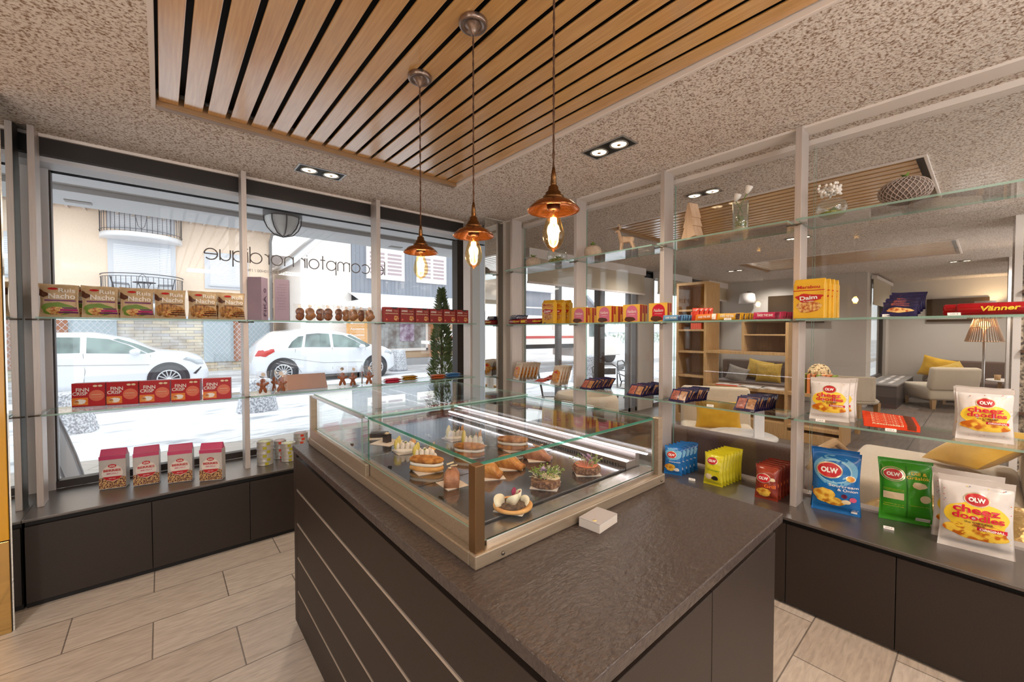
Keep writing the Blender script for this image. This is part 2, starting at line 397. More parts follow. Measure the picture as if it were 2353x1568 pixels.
# shop lettering on the pane, read from the street
LM = mat('window_lettering', (120, 112, 108), .5)
def letters_on_pane():
    # thin geometric letters, read from the street, so they run towards -X seen from inside
    mb = MB(); y = 3.620
    arc = lambda cx, cz, r, a0, a1, n=22: [(cx + r * math.cos(math.radians(a0 + (a1 - a0) * i / n)), cz + r * math.sin(math.radians(a0 + (a1 - a0) * i / n))) for i in range(n + 1)]
    G_ = {'o': (1.0, [arc(.5, .5, .5, 0, 360)]), 'c': (.92, [arc(.5, .5, .5, 42, 318)]), 'e': (1.0, [[(0, .52), (1, .52)] , arc(.5, .5, .5, 3, 318)]),
          'd': (1.0, [arc(.5, .5, .5, 0, 360), [(1, 0), (1, 1.55)]]), 'q': (1.0, [arc(.5, .5, .5, 0, 360), [(1, 1), (1, -.5)]]), 'p': (1.0, [arc(.5, .5, .5, 0, 360), [(0, 1), (0, -.5)]]),
          'n': (.8, [[(0, 0), (0, 1)], arc(.4, .6, .4, 180, 0) + [(.8, 0)]]), 'm': (1.3, [[(0, 0), (0, 1)], arc(.325, .68, .325, 180, 0) + [(.65, 0)], arc(.975, .68, .325, 180, 0) + [(1.3, 0)]]),
          'u': (.8, [[(.8, 0), (.8, 1)], [(0, 1)] + arc(.4, .4, .4, 180, 360)]), 'r': (.42, [[(0, 0), (0, 1)], arc(.42, .55, .42, 180, 95)]), 'i': (.0, [[(0, 0), (0, 1)], [(0, 1.26), (0, 1.32)]]),
          't': (.4, [[(.2, 0), (.2, 1.45)], [(-.05, 1), (.45, 1)]]), 'l': (.0, [[(0, 0), (0, 1.55)]])}
    def word(s_, x_start, x_end, z0, xh):
        gap = .20; tot = sum(G_[c][0] for c in s_) + gap * (len(s_) - 1); k = (x_start - x_end) / tot; cur = 0
        for c in s_:
            w_, st = G_[c]
            for line in st: mb.tube([(x_start - (cur + px) * k, y, z0 + pz * xh) for px, pz in line], .0042, LM, 5)
            cur += w_ + gap
    zb = ay(484, 596, y).z; xh = ay(484, 571, y).z - zb
    word('nordique', ay(674, 600, y).x, ay(469, 585, y).x, zb, xh)
    word('comptoir', ay(849, 620, y).x, ay(691, 610, y).x, zb, xh)
    word('le', ay(884, 620, y).x, ay(866, 610, y).x, zb, xh)
    mb.text('OUVERT 7/7 - 10H00 / 19H00', (ay(545, 0, y).x + ay(668, 0, y).x) / 2, zb - .055, ay(668, 0, y).x - ay(545, 0, y).x, LM, lambda x, z: y, .0, height=.022, flip=True)
    return mb.build('window_lettering')
lo = letters_on_pane(); lo.parent = w1; lo['label'] = 'thin grey shop name lettering, mirrored from inside'

# ---- left low cupboards under the window
def cupboard_run(name, label, edges, depth_to, front, horizontal=True, top=.455, rail=.418, base=0.0):
    t = thing(name, label, 'cabinet')
    a, b = edges[0], edges[-1]
    body = MB(); drs = []
    if horizontal:   # front face looks to -Y at y=front
        body.box((a, front + .022, base), (b, depth_to, .446), m_black)
        for i in range(len(edges) - 1):
            MB().box((edges[i] + .0015, front, .03 if base == 0 else base), (edges[i + 1] - .0015, front + .019, rail), m_dark).build('door', t, bev=.0015)
    else:            # front face looks to -X at x=front
        body.box((front + .022, a, base), (depth_to, b, .440), m_black)
        for i in range(len(edges) - 1):
            MB().box((front, edges[i] + .0015, .012), (front + .019, edges[i + 1] - .0015, rail), m_dark).build('door', t, bev=.0015)
    body.build('body', t)
    return t
cupboard_run('window_cupboard', 'long low dark brown cupboard under the shop window', (-.535, -.056, .423, .90, 1.38, 1.86, 2.335), 3.6, 3.115)
s = MB().box((-.54, 3.10, .447), (2.345, 3.60, .46), m_sill).build('window_sill_worktop', bev=.002)
tag(s, 'long grey-brown laminate ledge under the shop window', 'worktop')
cupboard_run('partition_cupboard', 'long low dark brown cupboard under the glass partition at right', (-3.0, -1.83, -1.42, -1.0, -.59, -.175, .241, .652, 1.066, 1.48, 1.9, 2.31, 2.70), 2.84, 2.40, False)
s = MB().box((2.39, -3.0, .441), (2.84, 3.105, .455), m_sill).build('partition_worktop', bev=.002)
tag(s, 'long grey-brown laminate ledge below the glass partition', 'worktop')
s = MB().box((2.345, 2.75, .0), (2.42, 3.105, .44), m_dark).build('corner_cupboard')
tag(s, 'dark corner cupboard block where the two ledges meet', 'cabinet')

# ---- posts
posts = []
def post(x0, y0, x1, y1, label, z0=.46):
    t = MB().box((x0, y0, z0), (x1, y1, CEIL - .001), m_alu).build('shelf_post', bev=.0015)
    return tag(t, label, 'post', 'upright aluminium shelf posts')
post(-.516, 3.28, -.49, 3.40, 'flat aluminium post beside the yellow panel, leftmost of the window posts')
post(.422, 3.28, .452, 3.40, 'aluminium post right of the tortilla snack bags, second of the window posts')
post(1.352, 3.28, 1.386, 3.40, 'aluminium post between the cookie bags and the red biscuit boxes')
post(2.282, 3.28, 2.308, 3.40, 'aluminium post at the right end of the window ledge, nearest the corner')
RP = (3.0, 2.20, 1.44, .668, -.10)
nm = ['aluminium post in the corner next to the tall mirror, farthest of the partition posts', 'aluminium post between the yellow cookie bags and the pink biscuit boxes',
      'aluminium post behind the right corner of the glass display case', 'aluminium post left of the large blue chips bag, nearest of the partition posts', 'aluminium post at the far right past the frame edge']
for y, l in zip(RP[:4], nm): post(2.567, y - .015, 2.69, y + .015, l, .455)
# rails at the ceiling
struct(MB().box((2.585, -3, CEIL - .012), (2.70, 3.1, CEIL + .002), m_white).build('trim_4', bev=.002))
struct(MB().box((2.80, -3, CEIL - .03), (2.875, 3.1, CEIL + .002), m_white).build('trim_5', bev=.004))
struct(MB().box((2.80, -3, .455), (2.87, 3.1, .467), m_alu).build('trim_6'))
# ---- partition panes
for i, (a, b) in enumerate(((2.305, 3.105), (1.493, 2.30), (.662, 1.488), (-.17, .652), (-1.0, -.175), (-3, -1.005))):
    w_ = MB().box((2.836, a, .465), (2.846, b, CEIL - .02), m_glass, side=m_gedge).build('window_%d' % (i + 2)); w_['kind'] = 'structure'
# ---- glass shelves
def shelf(a, b, label, grp):
    return tag(MB().box(a, b, m_glass, side=m_gedge).build('glass_shelf'), label, 'shelf', grp)
LX = (-.49, .437, 1.369, 2.30)
for i in range(3):
    pos = ('leftmost bay', 'middle bay', 'right bay')[i]
    shelf((LX[i] + .0, 3.195, 1.465), (LX[i + 1] - .004, 3.45, 1.475), 'upper glass shelf across the window, ' + pos, 'glass shelves across the window')
    shelf((LX[i] + .01, 3.195, .955), (LX[i + 1] - .02, 3.45, .965), 'lower glass shelf across the window, ' + pos, 'glass shelves across the window')
RY = (3.0, 2.20, 1.44, .668, -.9)
rb = ('in the far corner bay', 'in the bay of pink biscuit boxes', 'behind the display case corner', 'in the nearest right bay')
for i in range(4):
    for z, wd in ((1.465, 'eye level'), (.945, 'lower'), (1.975, 'top')):
        shelf((2.49 if z != 1.975 else 2.47, RY[i + 1] + .018, z - .01), (2.75, RY[i] - .018, z), '%s glass shelf of the partition, %s' % (wd, rb[i]), 'glass shelves along the partition')
# clips that carry the shelves
m_clip = mat('steel_clip', (120, 110, 100), .3, .8)
for (x, y, horiz) in [(LX[0] + .0, 3.34, 1), (.437, 3.34, 1), (1.369, 3.34, 1)] + [(2.63, yy, 0) for yy in RP[:4]]:
    for z in ((1.462, .952) if horiz else (1.452, .932, 1.962)):
        mb = MB()
        if horiz: mb.cyl((x - .045, y - .075, z), (x + .045, y - .075, z), .004, m_clip, seg=8); mb.cyl((x, y - .08, z), (x, y, z), .004, m_clip, seg=8)
        else: mb.cyl((x - .08, y - .045, z), (x - .08, y + .045, z), .004, m_clip, seg=8); mb.cyl((x - .085, y, z), (x, y, z), .004, m_clip, seg=8)
        n = bpy.data.objects.get('shelf_post')
        o = mb.build('shelf_clip')
        best = min([p for p in bpy.data.objects if p.name.startswith('shelf_post')], key=lambda p: abs(sum(v.co.x for v in p.data.vertices) / len(p.data.vertices) - x) + abs(sum(v.co.y for v in p.data.vertices) / len(p.data.vertices) - y))
        o.parent = best

# ================================================================ island counter
isl = thing('island_counter', 'dark brown island counter with grooved drawer side and slate-like top', 'counter')
MB().box((.447, .372, .853), (1.341, 2.062, .88), m_top).build('counter_top', isl, bev=.003, seg=3)
bd = MB(); bd.box((.50, .42, .02), (1.30, 2.08, .80), m_black); bd.box((.55, .47, .80), (1.24, 2.0, .853), m_black); bd.build('body', isl)
m_grv = mat('groove_edge', (176, 162, 150), .35, .3)
MB().box((.467, 2.085, .02), (1.322, 2.135, .835), m_dark).build('end_panel', isl, bev=.0015)
zz = [.06, .205, .36, .515, .67, .829]
zz = [.02, .19, .35, .51, .67, .829]
for i in range(5):
    MB().box((.467, .402, zz[i]), (.486, 2.083, zz[i + 1] - .014), m_dark).build('drawer_front', isl, bev=.0012)
    if i < 4: MB().box((.4675, .402, zz[i + 1] - .0135), (.50, 2.083, zz[i + 1] - .0055), m_grv).build('grip_strip', isl)
for (a, b) in ((.492, .912), (.915, 1.322)):
    MB().box((a, .385, .02), (b, .402, .825), m_dark).build('door', isl, bev=.0012)
MB().box((1.303, .404, .02), (1.322, 2.083, .829), m_dark).build('back_panel', isl, bev=.0012)
wb = thing('white_card_box', 'small white card box with a round hole lying on the counter', 'box', (.886, .675, .88), .1)
MB().box((-.045, -.032, 0), (.045, .032, .022), mat('white_card', (206, 198, 190), .5)).build('tray', wb, bev=.001)
MB().box((-.045, -.032, .0222), (.045, .032, .024), mat('grey_card', (170, 166, 168), .4)).build('lid', wb)
MB().lathe([(0, .0243), (.006, .0243), (.006, .0245), (0, .0245)], mat('cream_dot', (220, 205, 150), .5), 12, Matrix.Translation((-.034, -.01, 0))).build('sticker', wb)

# ================================================================ refrigerated display case
m_brz = mat('bronze_anodised', (176, 160, 140), .34, .6, rgb2=(164, 148, 128), nscale=6, stretch=(1, 30, 30))
m_brzd = mat('bronze_dark', (120, 92, 62), .35, .7)
m_steel = mat('brushed_steel', (190, 184, 178), .25, .9, rgb2=(176, 170, 164), nscale=10, stretch=(1, 40, 1))
dc = thing('display_case', 'bronze framed glass pastry display case standing on the island counter', 'display case')
X0, X1, Y0, Y1 = .508, 1.305, .713, 2.035
fr = MB()
fr.box((X0, Y0, .88), (X1, Y0 + .025, .912), m_brz); fr.box((X0, Y1 - .025, .88), (X1, Y1, .912), m_brz)
fr.box((X0, Y0 + .025, .88), (X0 + .02, Y1 - .025, .912), m_brz); fr.box((X1 - .02, Y0 + .025, .88), (X1, Y1 - .025, .912), m_brz)
fr.build('base_frame', dc, bev=.003)
MB().box((X0 + .02, Y0 + .025, .882), (X1 - .02, Y1 - .025, .905), m_steel).build('base_plate', dc)
rr = MB(); rr.box((.527, .735, .905), (.540, 1.40, .957), m_brz); rr.box((.512, 1.35, .905), (.526, 2.02, .952), m_brz); rr.box((.528, 1.36, .90), (.534, 2.02, .93), m_brzd)
rr.build('side_rail', dc, bev=.0015)
MB().box((.555, .735, .905), (1.29, .795, .924), m_steel).build('front_ledge', dc, bev=.002)
MB().box((.541, .80, .905), (.575, 2.0, .936), m_steel).build('side_ledge', dc, bev=.0015)
for i, (x, y, mm) in enumerate(((.513, .72, m_brzd), (1.272, .72, m_brz), (.513, 2.003, m_brz), (1.272, 2.003, m_brz))):
    MB().box((x, y, .905), (x + .026, y + .026, 1.105), mm).build('corner_post', dc, bev=.0015)
m_cg = glass('case_glass', (.99, 1, .995), .045); m_ce = glass('case_glass_edge', (.2, .5, .4), .08, .05, .75, (.06, .24, .17))
MB().box((.540, .742, 1.096), (1.272, 1.385, 1.104), m_cg, side=m_ce).build('top_pane', dc)
MB().box((.530, 1.37, 1.106), (1.272, 2.02, 1.112), m_cg, side=m_gedge).build('rear_top_pane', dc)
MB().box((.522, .746, .955), (.527, 1.41, 1.103), m_cg, side=m_gedge).build('left_pane', dc)
MB().box((.531, 1.375, .952), (.536, 2.02, 1.105), m_cg, side=m_ce).build('sliding_pane', dc)
MB().box((.540, .736, .924), (1.270, .741, 1.098), m_cg, side=m_gedge).build('front_pane', dc)
MB().box((.540, 2.018, .924), (1.270, 2.023, 1.104), m_cg, side=m_gedge).build('rear_pane', dc)
MB().box((1.293, .746, .924), (1.298, 2.003, 1.104), m_cg, side=m_gedge).build('right_pane', dc)
MB().box((.514, 1.40, 1.100), (.530, 2.003, 1.108), m_steel).build('top_bar', dc)
# cooling duct with grille and the two light strips
m_duct = mat('duct_steel', (160, 152, 148), .3, .85); m_led = mat('led_strip', (255, 250, 245), .4, emit=(250, 246, 255), estr=6.5)
du = MB(); du.box((1.205, .80, .905), (1.262, 1.96, .950), m_duct); du.box((1.262, .80, .905), (1.285, 1.98, .972), m_duct); du.build('cooling_duct', dc, bev=.002)
g = MB()
for i in range(96): g.box((1.2035, .83 + i * .0117, .913), (1.2052, .8355 + i * .0117, .938), m_black)
g.build('vent_grille', dc)
MB().box((1.207, .80, .951), (1.219, 1.95, .9545), m_led).build('light_strip', dc)
MB().box((1.263, .76, .973), (1.273, 1.98, .9765), m_led).build('light_strip', dc)
m_tray = mat('black_tray', (52, 48, 48), .16, 0., coat=1., crough=.1, cior=1.8)
for k, (a, b) in enumerate(((.80, 1.105), (1.109, 1.49), (1.494, 1.98))):
    MB().box((.578, a, .906), (1.198, b, .9315), m_tray).build('tray', dc, bev=.001)
for (x, y) in ((.585, Y0 - .0005), (1.28, Y0 - .0005)):
    MB().lathe([(0, 0), (.005, 0), (.004, .002), (0, .0025)], m_clip, 10, Matrix.Translation((x, y, .893)) @ Matrix.Rotation(PI / 2, 4, 'X')).build('screw', dc)

# ================================================================ pendant lamps
m_copper = mat('copper_shade', (146, 92, 56), .16, .9); m_copper2 = mat('aged_brass', (112, 78, 46), .3, .9)
m_cord = mat('brown_twisted_cord', (74, 48, 34), .8, rgb2=(96, 66, 46), nscale=300)
m_bulb = glass('amber_bulb', (1, .86, .58), .06)
m_fil = mat('filament', (255, 190, 90), .5, emit=(255, 196, 110), estr=60.)
def pendant(x, y, label, zr=2.492):
    t = thing('pendant_lamp', label, 'pendant lamp', (x, y, zr), 0, 'copper pendant lamps over the island')
    zc = 1.752 - zr        # rim height of the shade below the rose
    MB().lathe([(0, .0), (.047, 0), (.050, -.004), (.050, -.016), (.047, -.021), (.036, -.021), (.034, -.017), (.026, -.017), (.010, -.040), (.006, -.05), (0, -.05)], mat('satin_nickel', (150, 130, 118), .3, .85), 32).build('ceiling_rose', t)
    co = MB(); top = -.045; bot = zc + .105; n = 90
    for ph in (0, PI):
        co.tube([(math.cos(i * .55 + ph) * .0016, math.sin(i * .55 + ph) * .0016, top + (bot - top) * i / n) for i in range(n + 1)], .002, m_cord, 5)
    co.build('cord', t)
    hd = MB(); hd.lathe([(0, .105), (.004, .105), (.007, .085), (.009, .06), (.007, .058), (.014, .052), (.016, .04), (.022, .036), (.024, .026), (.030, .024), (.031, .016), (0, .016)], m_copper2, 24, Matrix.Translation((0, 0, zc)))
    hd.build('lamp_holder', t)
    MB().lathe([(.018, .018), (.032, .016), (.054, .007), (.068, -.006), (.0735, -.014), (.072, -.015), (.067, -.008), (.053, .005), (.032, .014), (.018, .016)], m_copper, 48, Matrix.Translation((0, 0, zc))).build('shade', t)
    MB().lathe([(0, .017), (.019, .017), (.019, -.010), (.016, -.014), (0, -.014)], mat('dark_socket', (58, 30, 20), .4, .5), 20, Matrix.Translation((0, 0, zc))).build('socket', t)
    bl = MB().lathe([(.014, -.012), (.015, -.02), (.018, -.032), (.026, -.055), (.0305, -.075), (.031, -.088), (.027, -.104), (.017, -.118), (.006, -.124), (.003, -.129), (0, -.13)], m_bulb, 24, Matrix.Translation((0, 0, zc)))
    b = bl.build('bulb', t)
    fi = MB()
    for k in range(7):
        a = 2 * PI * k / 7; r0, r1 = .007, .0125
        fi.tube([(r0 * math.cos(a), r0 * math.sin(a), zc - .034), (r1 * math.cos(a + .2), r1 * math.sin(a + .2), zc - .095)], .0016, m_fil, 5)
    fi.tube([(0, 0, zc - .015), (0, 0, zc - .05)], .003, mat('glass_stem', (230, 200, 150), .3), 6)
    fi.build('filament', b)
    lamp('pendant_glow', 'POINT', (x, y, 1.755 - .068), 2.2, (1, .62, .3), .022)
    return t
pendant(.855, 1.60, 'copper pendant lamp with glowing filament bulb, left of the three and farthest away')
pendant(.85, 1.20, 'copper pendant lamp with glowing filament bulb, middle of the three')
pendant(.84, .80, 'copper pendant lamp with glowing filament bulb, right and nearest of the three')

# ================================================================ recessed twin spots
m_frm = mat('steel_frame', (168, 164, 160), .3, .7); m_on = mat('lamp_on', (255, 235, 200), .4, emit=(255, 226, 180), estr=9.)
def twin_spot(cx, cyy, rot, label, L=.30, W=.155, on=9, dx=.07, power=9, aimless=False):
    t = thing('recessed_spot_light', label, 'ceiling light', (cx, cyy, CEIL), rot, 'twin recessed ceiling spots')
    a, b, f = L / 2, W / 2, .01; mb = MB()
    for (p, q) in (((-a, -b, -.004), (a, -b + f, .0)), ((-a, b - f, -.004), (a, b, .0)), ((-a, -b + f, -.004), (-a + f, b - f, .0)), ((a - f, -b + f, -.004), (a, b - f, .0))): mb.box(p, q, m_frm)
    mb.build('frame', t)
    MB().box((-a + f, -b + f, -.002), (a - f, b - f, -.0005), m_black).build('recess', t)
    for s in (-1, 1):
        M = Matrix.Translation((s * dx, 0, 0))
        MB().lathe([(.052, -.003), (.055, -.006), (.048, -.010), (.044, -.006)], m_frm, 28, M).build('lamp_ring', t)
        MB().lathe([(0, -.007), (.022, -.0075), (.042, -.004)], m_on, 24, M).build('bulb', t)
        MB().lathe([(0, -.010), (.010, -.010), (.012, -.0075)], mat('lamp_cap', (180, 130, 70), .3, .6), 14, M).build('bulb_cap', t)
    c, s2 = math.cos(rot), math.sin(rot)
    if power: lamp('spot_glow', 'SPOT', (cx, cyy, CEIL - .03), power, WARM, .05, aim=(cx, cyy, 0), spot=2.3, blend=1.)
    return t
twin_spot(.838, 2.975, 0, 'twin recessed spot light in the plaster ceiling above the window', power=30)
twin_spot(2.018, 1.475, PI / 2, 'bright twin recessed spot light in the ceiling between the slats and the partition', power=34)
twin_spot(3.233, 1.47, PI / 2, 'twin recessed spot in the lounge ceiling just behind the glass, above the wooden tree', .26, .13, power=14)
twin_spot(7.77, 2.95, PI / 2, 'small twin recessed spot deep in the lounge ceiling above the bookshelf', .26, .13, power=14)
twin_spot(5.6, 1.45, PI / 2, 'twin recessed spot in the lounge ceiling between the two slatted panels', .26, .13, power=14)
twin_spot(9.35, .3, PI / 2, 'round twin recessed spot near the stone pillar at the back right', .24, .13, power=10)
# ================================================================ the street outside
G = -.10
m_snow = mat('snow', (234, 236, 241), .75, rgb2=(176, 180, 188), nscale=1.6, ndet=8, stretch=(.8, 2.2, 1), contrast=(.55, .68), bump=1., bscale=4, bdist=.08)
m_slush = mat('slushy_road', (176, 176, 180), .5, rgb2=(232, 234, 238), nscale=1.1, ndet=6, stretch=(.35, 2.2, 1), contrast=(.40, .60))
m_pave = brick('pavement_slabs', (188, 180, 172), (180, 172, 166), (150, 144, 138), 1.3, .9, .008, (.3, .2, 0), rot=.5, rough=.6, grain=(190, 185, 180), vari=.3)
m_kerb = mat('wet_asphalt', (128, 128, 132), .4, rgb2=(150, 150, 154), nscale=6)
struct(MB().box((-60, 3.66, G - .3), (90, 120, G), m_slush).build('ground'))
struct(MB().box((-30, 3.66, G), (30, 6.75, G + .01), m_pave).build('floor_pavement'))
struct(MB().box((-30, 10.4, G), (30, 12.0, G + .006), m_kerb).build('floor_road_strip'))
def snowfield(name, x0, x1, y0, y1, nx, ny, h, label):
    vs = []; fs = []
    for j in range(ny + 1):
        for i in range(nx + 1):
            x = x0 + (x1 - x0) * i / nx; y = y0 + (y1 - y0) * j / ny
            e = min(j, ny - j) / 3.; e = min(1., e)
            wob = .22 * noise.noise(Vector((x * .9, y, 0)))
            z = G + .012 + h * e * (.6 + .6 * noise.noise(Vector((x * 1.3, y * 2.6, 1)))) + (.012 * noise.noise(Vector((x * 5, y * 9, 4))) if e > .3 else 0)
            vs.append((x, y + wob, z))
    for j in range(ny):
        for i in range(nx):
            a = j * (nx + 1) + i; fs.append((a, a + 1, a + nx + 2, a + nx + 1))
    o = MB().add(vs, fs, m_snow, True).build(name); tag(o, label, 'snow', kind='stuff'); return o
snowfield('snow', -8, 14, 6.7, 10.4, 220, 40, .05, 'trodden white snow covering the pavement between the window and the street')
snowfield('snow', -8, 7, 11.9, 12.85, 110, 12, .04, 'strip of snow along the row of parked cars')

# ---- canopy over the shop window
m_soff = mat('grey_soffit', (196, 197, 200), .6); m_soffd = mat('soffit_slot', (150, 146, 144), .6)
cn = thing('entrance_canopy', 'pale grey canopy soffit with a darker groove above the shop window outside', 'canopy', (0, 0, 0))
MB().box((-.95, 3.66, 2.75), (10, 5.50, 2.95), m_soff).build('soffit', cn)
MB().box((-.95, 5.80, 2.75), (10, 6.45, 2.95), m_soff).build('fascia_beam', cn)
MB().box((-.95, 5.50, 2.80), (10, 5.80, 2.95), m_soffd).build('groove', cn)
for u, v in ((180, 464), (909, 568)):
    p = az(u, v, 2.75); MB().box((p.x - .1, p.y - .05, 2.742), (p.x + .1, p.y + .05, 2.7495), m_soffd).build('vent', cn)
struct(MB().box((-1.6, 3.66, G), (-.95, 4.4, 3.0), m_soff).build('wall_outer_pier'))
p = ay(650, 500, 5.2)
ol = thing('outdoor_ceiling_lamp', 'half dome outdoor lamp with dark metal ribs under the canopy', 'lamp', (p.x, 5.2, 2.75))
m_darkm = mat('dark_grey_metal', (92, 90, 92), .5, .3)
MB().lathe([(0, 0), (.19, 0), (.195, -.01), (.195, -.075), (.185, -.08), (0, -.08)], m_darkm, 32).build('lamp_base', ol)
MB().lathe([(.178, -.08), (.17, -.14), (.14, -.20), (.09, -.25), (.04, -.275), (0, -.28)], mat('opal_glass', (225, 226, 228), .25), 28).build('lamp_shade', ol)
for k in range(4):
    a = PI * k / 4
    MB().tube([(math.cos(a) * r_, math.sin(a) * r_, z_) for r_, z_ in ((.19, -.07), (.186, -.13), (.155, -.2), (.10, -.26), (0, -.29), (-.10, -.26), (-.155, -.2), (-.186, -.13), (-.19, -.07))], .007, m_darkm, 6).build('rib', ol)

# ---- peach building opposite
m_peach = mat('peach_render', (246, 224, 202), .85, rgb2=(240, 216, 194), nscale=30)
m_surr = mat('pale_grey_surround', (214, 216, 222), .7)
m_shut = brick('roller_shutter', (238, 240, 246), (232, 234, 240), (196, 200, 208), 30, .06, .006, (0, 0, 0), rot=(PI / 2, 0, 0), rough=.6)
m_stone = brick('dry_stone', (226, 214, 190), (190, 190, 196), (150, 146, 140), .46, .11, .008, (0, 0, 0), rot=(PI / 2, 0, 0), rough=.8, grain=(200, 176, 140), vari=.8, stretchy=(1, 1, 1), gscale=1.6)
m_iron = mat('wrought_iron', (84, 84, 92), .5, .3)
FY = 19.0
pb = thing('peach_building', 'peach rendered building across the street with a rounded balcony above a stone ground floor', 'building')
MB().box((-14, FY, 1.9), (3.46, FY + 7, 9), m_peach).build('upper_wall', pb)
gf = MB(); gf.box((-14, FY + .02, G), (3.46, FY + 7, 1.9), m_stone); gf.build('stone_base', pb)
MB().box((-14, FY - .08, 1.83), (3.46, FY, 1.95), m_surr).build('string_course', pb)
def facade_window(par, x0, z0, x1, z1, y, fr=.16, shut=None, sill=True):
    a = MB().box((x0 - fr, y - .05, z0 - fr), (x1 + fr, y + .0, z1 + fr), m_surr).build('window_surround', par)
    MB().box((x0, y - .065, z0), (x1, y - .052, z1), shut or m_shut).build('shutter', a)
    if sill: MB().box((x0 - .05, y - .12, z0 - .06), (x1 + .05, y - .05, z0), m_surr).build('sill', a)
facade_window(pb, 1.42, 3.15, 2.48, 4.2, FY)
facade_window(pb, -4.2, 3.1, -2.95, 4.3, FY)
facade_window(pb, -1.16, 1.98, .30, 4.32, FY, .14, sill=False)
facade_window(pb, -1.16, 4.95, .30, 7.2, FY, .14, sill=False)
def balcony(z, name):
    R_, cx = 1.06, -.43
    arc = [(cx + R_ * math.cos(a), FY - 1.05 * math.sin(a)) for a in [PI * (1 - i / 24) for i in range(25)]]
    b = MB().prism(arc, z - .16, z, mat('white_concrete', (236, 236, 238), .7), smooth=True).build('balcony_slab', pb, recalc=True)
    r_ = MB(); r_.tube([(x, y, z + .95) for x, y in arc], .016, m_iron, 6); r_.tube([(x, y, z + .86) for x, y in arc], .009, m_iron, 5); r_.tube([(x, y, z + .09) for x, y in arc], .009, m_iron, 5)
    for i in range(0, 25):
        x, y = arc[i]; x = cx + (x - cx) * .985; r_.tube([(x, y, z), (x, y, z + .86)], .009, m_iron, 5)
    mx, my = cx, FY - 1.05
    r_.tube([(mx - .14, my, z + .5), (mx - .08, my, z + .86), (mx, my, z + .94), (mx + .08, my, z + .86), (mx + .14, my, z + .5), (mx + .08, my, z + .18), (mx, my, z + .1), (mx - .08, my, z + .18)], .009, m_iron, 5, closed=True)
    r_.build('balcony_railing', b)
balcony(2.32, 'lower'); balcony(4.62, 'upper')
def bistro_chair(x, y, z, rz, label):
    t = thing('balcony_chair', label, 'chair', (x, y, z), rz, 'bistro chairs on the balcony')
    MB().box((-.2, -.2, .42), (.2, .2, .44), m_iron).build('seat', t)
    k = MB(); k.tube([(-.19, .19, .43), (-.2, .22, .62), (-.2, .27, .86), (.2, .27, .86), (.2, .22, .62), (.19, .19, .43)], .012, m_iron, 6)
    for i in range(5): k.tube([(-.14 + .07 * i, .2, .45), (-.14 + .07 * i, .27, .86)], .006, m_iron, 5)
    k.build('backrest', t)
    for sx in (-1, 1):
        MB().tube([(sx * .2, .2, 0), (sx * .2, .19, .43)], .012, m_iron, 6).build('leg', t)
        MB().tube([(sx * .2, -.22, 0), (sx * .2, -.19, .43), (sx * .22, -.17, .64), (sx * .21, .24, .66)], .012, m_iron, 6).build('leg', t)
    return t
bistro_chair(-.95, FY - .45, 2.32, PI / 2, 'dark wire bistro chair at the left end of the balcony opposite')
bistro_chair(.12, FY - .45, 2.32, -PI / 2, 'dark wire bistro chair at the right end of the balcony opposite')
bt = thing('balcony_table', 'round dark bistro table between the two chairs on the balcony opposite', 'table', (-.40, FY - .5, 2.32))
MB().lathe([(0, .70), (.3, .70), (.3, .72), (0, .72)], m_iron, 28).build('table_top', bt)
for k in range(3):
    a = 2 * PI * k / 3 + .5; MB().tube([(math.cos(a) * .25, math.sin(a) * .25, 0), (math.cos(a) * .04, math.sin(a) * .04, .36), (math.cos(a) * .18, math.sin(a) * .18, .70)], .012, m_iron, 6).build('leg', bt)
# grilled shop windows of the ground floor
m_grey = mat('grey_glass_front', (176, 190, 198), .3); m_brick = mat('terracotta_frame', (176, 120, 92), .7)
def grille(x0, x1, z0, z1):
    b = MB().box((x0, FY - .03, z0), (x1, FY + .03, z1), m_grey).build('shop_window', pb)
    MB().box((x0 + (x1 - x0) * .42, FY - .06, z0), (x0 + (x1 - x0) * .55, FY - .03, z1), m_brick).build('frame', b)
    g = MB(); st = .16; n = int((x1 - x0 + z1 - z0) / st)
    for i in range(n + 1):
        for s in (-1, 1):
            pts = []
            for k in range(9):
                zz_ = z0 + (z1 - z0) * k / 8; xx = (x0 + i * st - (zz_ - z0) * .8) if s < 0 else (x1 - i * st + (zz_ - z0) * .8)
                if x0 <= xx <= x1: pts.append((xx, FY - .10, zz_))
            if len(pts) > 1: g.tube(pts, .007, m_surr, 4)
    g.build('lattice_grille', b)
grille(-3.6, -1.12, .25, 1.8); grille(1.2, 3.4, .25, 1.8); grille(-8, -4.2, .25, 1.8)
MB().tube([(3.40, FY - .08, G), (3.40, FY - .08, 5.0), (3.40, FY - .5, 5.25), (3.9, FY - 1.0, 5.35)], .055, m_soffd, 8).build('downpipe', pb)
rf = MB()
m_rafter = mat('pale_rafters', (214, 200, 190), .7); m_snowroof = mat('roof_snow', (232, 236, 242), .8)
rf.add([(-14, FY - 1.4, 5.45), (4.9, FY - 1.4, 5.45), (4.9, FY + 7, 9.2), (-14, FY + 7, 9.2)], [(0, 1, 2, 3)], m_rafter)
for i in range(46): rf.box((3.5 - i * .38, FY - 1.38, 5.28), (3.56 - i * .38, FY + .0, 5.4), m_rafter)
for i in range(14): rf.cyl((3.46, FY + i * .5, 5.9 + i * .22), (4.85, FY + i * .5, 5.86 + i * .22), .05, m_soffd, seg=6)
rf.add([(-14, FY - 1.45, 5.55), (4.95, FY - 1.45, 5.55), (4.95, FY + 7, 9.35), (-14, FY + 7, 9.35)], [(0, 1, 2, 3)], m_snowroof)
rf.build('roof', pb)
